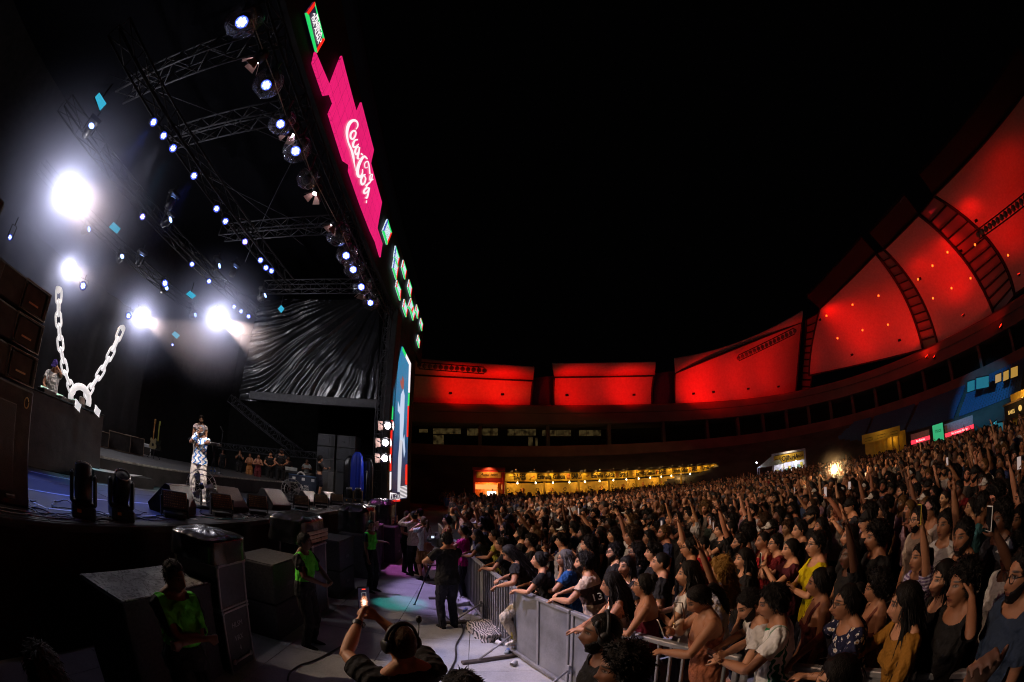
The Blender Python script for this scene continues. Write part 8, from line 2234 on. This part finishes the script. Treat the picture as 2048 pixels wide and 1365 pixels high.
H(1922, 1172, 'ear_m', 'person in black tee singing with a hand at the ear', turn=.2, skin='t', sc=1.02, top=BLK, hair='curly', group=G1)
H(1632, 1090, 'chest_f', 'man in bright yellow tee with round glasses', skin='l', sc=1.05, top=(.66, .52, .0), hair='short', glasses=True, group=G2)
H(1750, 1076, 'idle_m', 'man with curly hair and moustache in black tee', skin='t', sc=1.06, top=BLK, hair='curly', group=G2)
H(1926, 1075, 'idle_m2', 'tall man in profile wearing an open pale shirt', skin='t', sc=1.07, top=(.60, .50, .44), hair='short', beard=1, group=G2)
t_ = H(1838, 1116, 'up_m', 'woman in lilac striped top holding up a yellow phone', skin='m', sc=.97, topmat=M_STRIPE, hair='tail', group=G2); phone(t_, 'up_m', 1, 'yellow cased phone in the hand of the lilac striped woman', False, case_=plain('yellow_case', (.6, .5, .05), .4))
H(1836, 1040, 'idle_m', 'man with glasses in beige shirt', skin='l', sc=1.05, top=(.45, .36, .30), hair='short', glasses=True, beard=1, group=G2)
H(1862, 1020, 'idle_f', 'person wearing a pink cap among the right-hand crowd', skin='t', sc=1.04, top=(.55, .48, .45), hair='medium', cap=(.55, .30, .28), group=G2)
t_ = H(2022, 1106, 'phup_m', 'man in white tank and white fronted cap holding up a phone', skin='d', sc=1.0, top=(.62, .60, .62), hair='short', cap=(.45, .45, .45), group=G2); phone(t_, 'phup_m', 1, 'white phone held up by the man in the white fronted cap', False, case_=MWHITE)
H(1893, 1048, 'idle_f', 'woman with long hair between the glasses man and the tall profile man', skin='m', sc=1.0, top=BLK, hair='long', group=G2)
H(1966, 1012, 'idle_m2', 'person in teal tee turned away from the stage', turn=2.2, skin='t', sc=1.05, top=(.06, .20, .24), hair='short', group=G2)
H(2042, 1150, 'idle_m', 'man with glasses in slate blue shirt at the right edge', skin='m', sc=1.08, top=(.035, .055, .10), hair='short', glasses=True, beard=1, group=G2)
H(1551, 1088, 'chin_m', 'boy with glasses in dark red resting his chin on his hand', skin='l', sc=.98, top=(.16, .01, .015), hair='short', glasses=True, group=G2)
t_ = H(1581, 1099, 'phone_f', 'woman with wrist watch holding a white phone by her face', skin='l', sc=.98, top=(.08, .01, .02), hair='tail', group=G2); phone(t_, 'phone_f', 1, 'white phone of the woman with the wrist watch', False, case_=MWHITE)
H(1599, 1061, 'idle_m', 'ruddy faced man in profile before the yellow tee', skin='l', sc=1.02, top=(.05, .03, .03), hair='short', group=G2)
H(1733, 1043, 'idle_m', 'man in black cap and glasses looking up', skin='l', sc=1.05, top=BLK, hair='buzz', cap=BLK, glasses=True, group=G2)
H(1698, 1074, 'open_f', 'woman with dark hair behind a raised pointing hand', skin='m', sc=1.0, top=BLK, hair='long', group=G2)
H(1699, 1112, 'up_m', 'dark skinned man pointing a finger up in front of the yellow tee', skin='d', sc=1.0, top=BLK, hair='short', group=G2)
H(1526, 1083, 'chest_f', 'man in red tee with a phone before his chest', skin='t', sc=1.0, top=(.30, .01, .015), hair='buzz', group=G2)
H(1479, 1087, 'idle_m', 'man in profile with short beard in black', skin='m', sc=1.0, top=BLK, hair='short', beard=1, group=G2)
H(1441, 1061, 'phone_m', 'man holding both hands up at his face', skin='l', sc=1.0, top=BLK, hair='curly', group=G2)
H(1487, 1120, 'idle_f', 'young woman with dark bob beside the raised phone hand', skin='l', sc=.96, top=BLK, hair='wavy', group=G2)
t_ = H(1369, 1082, 'up_m', 'man with necklace raising one finger', skin='l', sc=1.0, top=BLK, hair='medium', group=G2)
H(1404, 1090, 'idle_m', 'man in bright red shirt beside the necklace man', skin='l', sc=.99, top=(.42, .01, .015), hair='buzz', beard=1, group=G2)
H(1321, 1126, 'idle_m', 'man with cropped hair in black behind the strapless top', skin='l', sc=1.0, top=BLK, hair='buzz', group=G2)
H(1307, 1106, 'idle_m', 'man with quiff in profile behind the cropped hair man', skin='l', sc=1.0, top=BLK, hair='quiff', group=G2)
H(1229, 1106, 'idle_m2', 'bearded man with square glasses in black', skin='l', sc=1.0, top=BLK, hair='medium', beard=1, glasses=True, group=G2)
H(1272, 1107, 'idle_f', 'woman with round glasses and curly hair', skin='l', sc=.97, top=BLK, hair='bigcurl', glasses=True, group=G2)
H(1252, 1135, 'idle_f', 'woman whose long black hair hides her face', turn=.8, skin='l', sc=.98, top=BLK, hair='long', group=G2)
H(1296, 1076, 'idle_f', 'pale woman with wavy dark hair', skin='l', sc=.97, top=BLK, hair='wavy', group=G2)
H(1124, 1083, 'idle_m', 'man with short fade haircut in profile', skin='l', sc=1.0, top=(.3, .28, .28), hair='quiff', group=G2)
H(1176, 1091, 'idle_m', 'man with curls beside the fade haircut man', skin='l', sc=1.0, top=BLK, hair='curly', group=G2)
H(1002, 1090, 'lean_f', 'woman with short dark hair leaning far over the barred barrier', skin='m', sc=.97, top=BLK, hair='short', group=G1)
H(988, 1073, 'lean_m', 'person in yellowish top with arms over the barred barrier', skin='t', sc=.97, top=(.35, .30, .04), hair='short', group=G1)
H(953, 1072, 'lean_f', 'person with dark fringe leaning on the barred barrier', skin='t', sc=.96, top=(.05, .06, .09), hair='wavy', group=G1)
mg = H(926, 1062, 'phone_f', 'person in magenta long sleeved top filming at the far barrier', skin='m', sc=.97, top=(.60, .01, .25), hair='tail', group=G1); phone(mg, 'phone_f', 1, 'pink phone of the person in magenta', False, case_=plain('pink_case', (.6, .05, .25), .4))
H(1010, 1058, 'upr_m', 'bearded man with long hair looking up near the far barrier', skin='l', sc=1.0, top=BLK, hair='wavy', beard=1, group=G2)
H(893, 1042, 'idle_f', 'person in orange glow beside the video camera', skin='m', sc=.98, top=(.25, .12, .04), hair='curly', group=G2)
H(1040, 1070, 'idle_m', 'bearded man with parted lips behind the barred barrier', skin='l', sc=1.0, top=BLK, hair='medium', beard=1, group=G2)
H(1085, 1045, 'phup_f', 'woman stretching a phone above her head near the far barrier', skin='m', sc=1.0, top=BLK, hair='long', group=G2)
# ---------------------------------------------------------------- the rest of the crowd
rk = random.Random(21)
def bar_x(y):
    for a, b in zip(BP[:-1], BP[1:]):
        if b.y <= y <= a.y:
            t = (y - b.y) / (a.y - b.y); return b.x + (a.x - b.x) * t
    return BP[0].x - (y - BP[0].y) * .14 if y > BP[0].y else BP[-1].x
def in_front_of_bars(x, y):
    p = V3((x, y, 0)) - A
    if p.dot(bn) < .9 and -4 < p.dot(bd) < BL + 2: return False
    D_, a_ = math.hypot(x, y), math.degrees(math.atan2(x, y))
    if D_ > np.interp(a_, [-10, 40, 50, 60, 70, 78, 90], [48, 48, 40, 31, 24, 20, 17]): return False
    return y < 51 and x < 46 and not (x < 2.5 and y > 36.5)
cand = []
yy = -2.5
while yy < 51:
    xx = -6.0
    while xx < 46:
        x, y = xx + rk.uniform(-.19, .19), yy + rk.uniform(-.17, .17)
        D = math.hypot(x, y); az = math.degrees(math.atan2(x, y))
        step = .56 if D < 16 else (.66 if D < 30 else .78)
        xx += step
        if x < bar_x(y) + .42 + (.6 if y > 15 else 0) or az > 84 or az < -9 or not in_front_of_bars(x, y) or D < 3.1: continue
        if y > 14.6 and x < -1.0 - (y - 14.6) * .10: continue
        if any((x - a) ** 2 + (y - b) ** 2 < .20 for a, b in taken): continue
        if D > 16 and rk.random() < .10 or D > 7 and mnoise.noise(V3((x * .42, y * .42, 3))) > .36: continue
        cand.append((D, x, y))
    yy += .52 if yy < 14 else (.62 if yy < 28 else .74)
cand.sort()
lamp_spot = at(1667, 941, D=17)
cand = [c for c in cand if math.hypot(c[1] - lamp_spot.x, c[2] - lamp_spot.y) > .8]
print('crowd', len(cand))
MEN = ['idle_m', 'idle_m', 'idle_m2', 'tank_m', 'idle_m', 'chin_m', 'phone_m', 'phup_m', 'up_m', 'upr_m']; WOM = ['idle_f', 'idle_f', 'idle_f', 'chest_f', 'idle_f', 'phone_f', 'phup_f', 'open_f']
TOPS = [BLK, BLK, BLK, BLK, BLK, (.03, .03, .04), (.03, .03, .04), (.55, .53, .53), (.62, .60, .60), (.02, .03, .10), (.18, .01, .015), (.10, .08, .07), (.03, .05, .04), (.30, .26, .22), (.10, .10, .12), (.35, .22, .30), (.05, .08, .16)]
TOPN = {(.55, .53, .53): 'grey white', (.62, .60, .60): 'white', (.02, .03, .10): 'navy', (.18, .01, .015): 'dark red', (.10, .08, .07): 'brown', (.03, .05, .04): 'dark green', (.30, .26, .22): 'beige', (.10, .10, .12): 'grey', (.35, .22, .30): 'mauve', (.05, .08, .16): 'slate blue'}
HMEN, HWOM = ['short', 'short', 'buzz', 'curly', 'medium', 'quiff', 'afro'], ['long', 'wavy', 'long', 'tail', 'bun', 'bigcurl', 'curly']
HN = {'short': 'short hair', 'buzz': 'cropped hair', 'curly': 'curly hair', 'medium': 'thick hair', 'quiff': 'a quiff', 'afro': 'an afro', 'long': 'long straight hair', 'wavy': 'wavy hair', 'tail': 'a ponytail', 'bun': 'a hair bun', 'bigcurl': 'big curls'}
PN = {'phone_m': 'phone at face', 'phone_f': 'phone at face', 'phup_m': 'phone overhead', 'phup_f': 'phone overhead', 'up_m': 'pointing up', 'upr_m': 'pointing up', 'open_f': 'hand waving', 'chin_m': 'hand at chin', 'chest_f': 'hands at chest'}
NIND = 232
nph = 0
TAGS = [(926, 1062, 'magenta top'), (1010, 1058, 'long haired bearded man'), (1079, 1121, 'leaning woman in black'), (1130, 1119, 'grey wavy hair'), (1168, 1126, 'jersey numbered thirteen'), (1229, 1106, 'square glasses'), (1287, 1172, 'strapless red top'), (1321, 1126, 'cropped hair man'), (1369, 1082, 'necklace man'), (1397, 1200, 'orange dress'), (1437, 1148, 'blonde curls'), (1479, 1087, 'short bearded profile'), (1526, 1083, 'red tee'),
        (1551, 1088, 'chin resting boy'), (1632, 1090, 'yellow tee'), (1692, 1206, 'floral shirt'), (1750, 1076, 'moustached man'), (1808, 1208, 'mustard cardigan'), (1836, 1040, 'beige shirt'), (1862, 1020, 'pink cap'), (1922, 1172, 'singing person'), (1926, 1075, 'tall profile man'), (2022, 1106, 'white fronted cap')]
TAGS = [(math.atan2(q.x, q.y), math.hypot(q.x, q.y), t) for q, t in ((at(a, b, z=1.62), t) for a, b, t in TAGS)]
NUM = ['just', 'one row', 'two rows', 'three rows', 'four rows', 'five rows', 'six rows', 'seven rows', 'eight rows', 'nine rows', 'ten rows', 'eleven rows', 'twelve rows', 'thirteen rows', 'fourteen rows', 'fifteen rows', 'sixteen rows']
def where(x, y, D):
    a = math.atan2(x, y); t = min(TAGS, key=lambda q: abs(q[0] - a) + .02 * abs(D - q[1]))
    n = int(round((D - t[1]) / .6)); return '%s %s the %s' % (NUM[min(abs(n), 16)], 'beyond' if n >= 0 else 'before', t[2])
for i, (D, x, y) in enumerate(cand[:NIND]):
    fem = rk.random() < .48
    pr = rk.choice(WOM if fem else MEN)
    if D < 6.5 and pr in ('up_m', 'upr_m', 'open_f', 'phup_m', 'phup_f') and rk.random() < .6: pr = 'idle_f' if fem else 'idle_m'
    tp_ = rk.choice(TOPS); hr = rk.choice(HWOM if fem else HMEN); sk = rk.choice('llmmmttbbd'); bd_ = (not fem) and rk.random() < .4; gl2 = rk.random() < .14; cp = rk.choice([None] * 9 + [BLK, (.5, .48, .46)]) if not fem else None
    col_ = TOPN.get(tp_, 'black')
    ex_ = ', bearded' if bd_ else (', in glasses' if gl2 else '')
    wh = where(x, y, D); lab = 'person, %s top, %s%s, %s' % (col_, HN[hr], ex_ if pr not in PN else ', ' + PN[pr], wh)
    if len(lab.split()) > 16: lab = 'person, %s top, %s, %s' % (col_, HN[hr], wh)
    o = put_person(PR[pr], (x, y, 0), face_stage(x, y, rk.gauss(0, .22)), rk.uniform(.94, 1.04) * (.965 if fem else 1.02), tuple(c * rk.uniform(.9, 1.1) for c in SK[sk]), top=tp_, hair=hr if cp is None else 'short', haircol=rk.choice([(.012, .009, .008)] * 6 + [(.05, .025, .012), (.12, .06, .02), (.03, .02, .02)]),
                   label=lab, group='audience members in the packed crowd', beard=bd_, glasses=gl2, cap=cp)
    if pr in ('phup_m', 'phup_f', 'phone_f', 'phone_m') and nph < 34:
        nph += 1; s = -1 if pr == 'phup_f' else 1
        phone(o, pr, s, 'phone held up ' + wh, rk.random() < .5)
# far crowd: one mass
def lod(pr, hair, cap_, ratio):
    """merged light copy of a figure from the waist up; returns vertices, triangles and a class per vertex"""
    out_v, out_f, out_c, b = [], [], [], 0
    p = PR[pr]; parts_ = [(p['body'], None, 0, 1.0)] + ([(p['top'], None, 1, 1.0)] if 'top' in p else []) + [(HM.setdefault((hair, 0), hair_mesh(hair, 0)) if (hair, 0) not in HM else HM[(hair, 0)], head_matrix(p), 2, 1.0)]
    for me, M, cl_, rr in parts_:
        t = me.copy(); o = bpy.data.objects.new('tmp', t)
        bm = bmesh.new(); bm.from_mesh(t)
        if M is None:
            bmesh.ops.delete(bm, geom=[v for v in bm.verts if v.co.z < .95 or (cl_ == 0 and 'top' in p and .95 < v.co.z < 1.33 and abs(v.co.y) < .17 and abs(v.co.x) < .12)], context='VERTS')
        bm.to_mesh(t); bm.free()
        dc = o.modifiers.new('d', 'DECIMATE'); dc.ratio = max(.004, min(1, ratio[cl_] / max(1, len(t.polygons) * 2)))
        me2 = evaluated(o); me2.calc_loop_triangles()
        v = co_of(me2)
        if M is not None: v = v @ np.array(M.to_3x3()).T + np.array(M.translation)
        tri = np.empty(len(me2.loop_triangles) * 3, np.int32); me2.loop_triangles.foreach_get('vertices', tri)
        out_v.append(v); out_f.append(tri.reshape(-1, 3) + b); out_c.append(np.full(len(v), cl_)); b += len(v)
        bpy.data.objects.remove(o); bpy.data.meshes.remove(t); bpy.data.meshes.remove(me2)
    V_, F_, C_ = np.vstack(out_v), np.vstack(out_f), np.concatenate(out_c)
    hc, Rh = p['info']['head']
    return V_, F_, C_, ((V_ - hc) @ Rh)
VAR = [('idle_m', 'short'), ('idle_f', 'long'), ('idle_m2', 'curly'), ('idle_f2', 'wavy'), ('idle_m', 'buzz'), ('phup_m', 'short'), ('open_f', 'tail'), ('up_m', 'medium'), ('phone_f', 'bun'), ('idle_f', 'bigcurl')]
WGT = [6, 6, 5, 3, 4, .8, .4, .5, 2, 3]
LODN = [lod(a, h_, None, {0: 620, 1: 140, 2: 200}) for a, h_ in VAR]; LODF = [lod(a, h_, None, {0: 150, 1: 46, 2: 60}) for a, h_ in VAR]
def m_mass():
    k = NT('crowd_mass'); a_ = k.n('ShaderNodeAttribute', attribute_name='tint'); k.set(Base_Color=a_.outputs['Color'], Roughness=.7)
    return k.m
MMASS = m_mass()
def mass(cs, L_, label):
    Vs, Fs, Ts, b = [], [], [], 0
    for (D, x, y) in cs:
        V_, F_, C_, hp = L_[rk.choices(range(len(VAR)), WGT)[0]]
        r = face_stage(x, y, rk.gauss(0, .3)); s = rk.uniform(.89, 1.08); c_, s_ = math.cos(r) * s, math.sin(r) * s
        W_ = np.stack([V_[:, 0] * c_ - V_[:, 1] * s_ + x, V_[:, 0] * s_ + V_[:, 1] * c_ + y, V_[:, 2] * s], 1)
        pal = np.array([SK[rk.choice('llmmmttbbd')], rk.choice(TOPS), rk.choice([(.012, .009, .008)] * 7 + [(.05, .025, .012), (.10, .05, .02)])])
        col_ = pal[C_]
        eye = (C_ == 0) & (hp[:, 0] > .05) & (np.abs(np.abs(hp[:, 1]) - .033) < .02) & (np.abs(hp[:, 2] - .018) < .022)
        jaw = (C_ == 0) & (hp[:, 0] > -.02) & (hp[:, 2] < -.055) & (hp[:, 2] > -.16) & (rk.random() < .25)
        col_ = np.where(eye[:, None], col_ * .30, col_); col_ = np.where(jaw[:, None], col_ * .2, col_)
        Vs.append(W_); Fs.append(F_ + b); Ts.append(col_); b += len(V_)
    V_, F_, T_ = np.vstack(Vs).astype(np.float32), np.vstack(Fs).astype(np.int32), np.vstack(Ts)
    me = bpy.data.meshes.new('crowd'); me.vertices.add(len(V_)); me.vertices.foreach_set('co', V_.ravel())
    me.loops.add(F_.size); me.loops.foreach_set('vertex_index', F_.ravel()); me.polygons.add(len(F_)); me.polygons.foreach_set('loop_start', np.arange(0, F_.size, 3, dtype=np.int32)); me.polygons.foreach_set('loop_total', np.full(len(F_), 3, np.int32))
    me.update(calc_edges=True); me.validate()
    t = me.color_attributes.new('tint', 'FLOAT_COLOR', 'POINT'); t.data.foreach_set('color', np.hstack([T_, np.ones((len(T_), 1))]).astype(np.float32).ravel())
    me.polygons.foreach_set('use_smooth', [True] * len(F_)); me.materials.append(MMASS)
    o = bpy.data.objects.new('crowd', me); link(o); tag(o, label, 'crowd', None, 'stuff'); print(label, len(cs), len(F_))
    return o
rest = cand[NIND:]
mass([c for c in rest if c[0] < 21], LODN, 'packed crowd in the middle distance'); mass([c for c in rest if c[0] >= 21], LODF, 'packed far crowd in front of the bars')
# glaring hand lamp held over the crowd
hl_ = empty('hand_lamp', lamp_spot, 0, 'glaring warm lamp held up over the crowd', 'lamp')
m = MB(); m.lathe([(.02, -.05), (.06, .0), (.07, .03)], 14, M=facing((0, 0, 0), (1, 0, 0), (0, 0, 1)) @ Matrix.Rotation(0, 4, 'X')); m.tube([(0, 0, 0), (0, .02, -.75)], .018, 6); m.build('housing', MBODY, hl_)
m = MB(); m.lathe([(.13, -.01), (.14, .02), (.07, .07), (.01, .08)], 14, M=facing((0, -.03, .02), (1, 0, 0), (0, 0, 1))); m.build('bulb', glow('hand_lamp_glow', (1, .62, .30), 220), hl_)
point(V3((-.15, -.25, .1)), 90, (1, .55, .22), .1, hl_)
# smoke volumes added round the glaring lamps for their halo, thickest at the lamp
def smoke(p, rad, dens, watt, col, label, core=(1, .97, 1), off=V3((0, 0, 0))):
    m = MB(); m.lathe([(rad * math.sin(math.pi * k / 12), -rad * math.cos(math.pi * k / 12)) for k in range(1, 12)], 20)
    k = NT('lamp_halo'); k.t.nodes.remove(k.b)
    ln = k.n('ShaderNodeVectorMath', operation='LENGTH'); k.l(k.coord(), ln.inputs[0])
    f = k.math('POWER', k.math('MAXIMUM', k.math('SUBTRACT', 1.0, k.math('DIVIDE', ln.outputs['Value'], rad * .97)), 0), 4.0)
    v = k.n('ShaderNodeVolumePrincipled'); v.inputs['Color'].default_value = (*col, 1); k.l(k.math('MULTIPLY', f, k.math('MULTIPLY_ADD', k.noise(1.3, 3), dens * .9, dens * .5)), v.inputs['Density']); k.l(v.outputs[0], k.out.inputs['Volume'])
    o = m.build('smoke', k.m, loc=p, label=label, cat='smoke', kind='stuff')
    point(p + off, watt, core, .05)
for i, p in enumerate(GLP):
    d = (CAMP - p).normalized()
    smoke(p + d * .25, (5.0, 4.0, 4.0, 4.0)[i], 1.25, (400, 270, 290, 290)[i], (.66, .70, 1.0), ['smoke glowing round the largest glaring lamp', 'smoke glowing round the lamp above the chain', 'smoke glowing round the lamp above the backdrop edge', 'smoke glowing round the lamp left of the plastic sheet'][i], off=d * .02)
smoke(lamp_spot + V3((0, -.1, .05)), 1.2, .5, 20, (1, .9, .8), 'added halo volume round the lamp held over the crowd', (1, .60, .26))  # volume added to stand for the hand lamp's lens halo

bpy.data.scenes.remove(_lab)
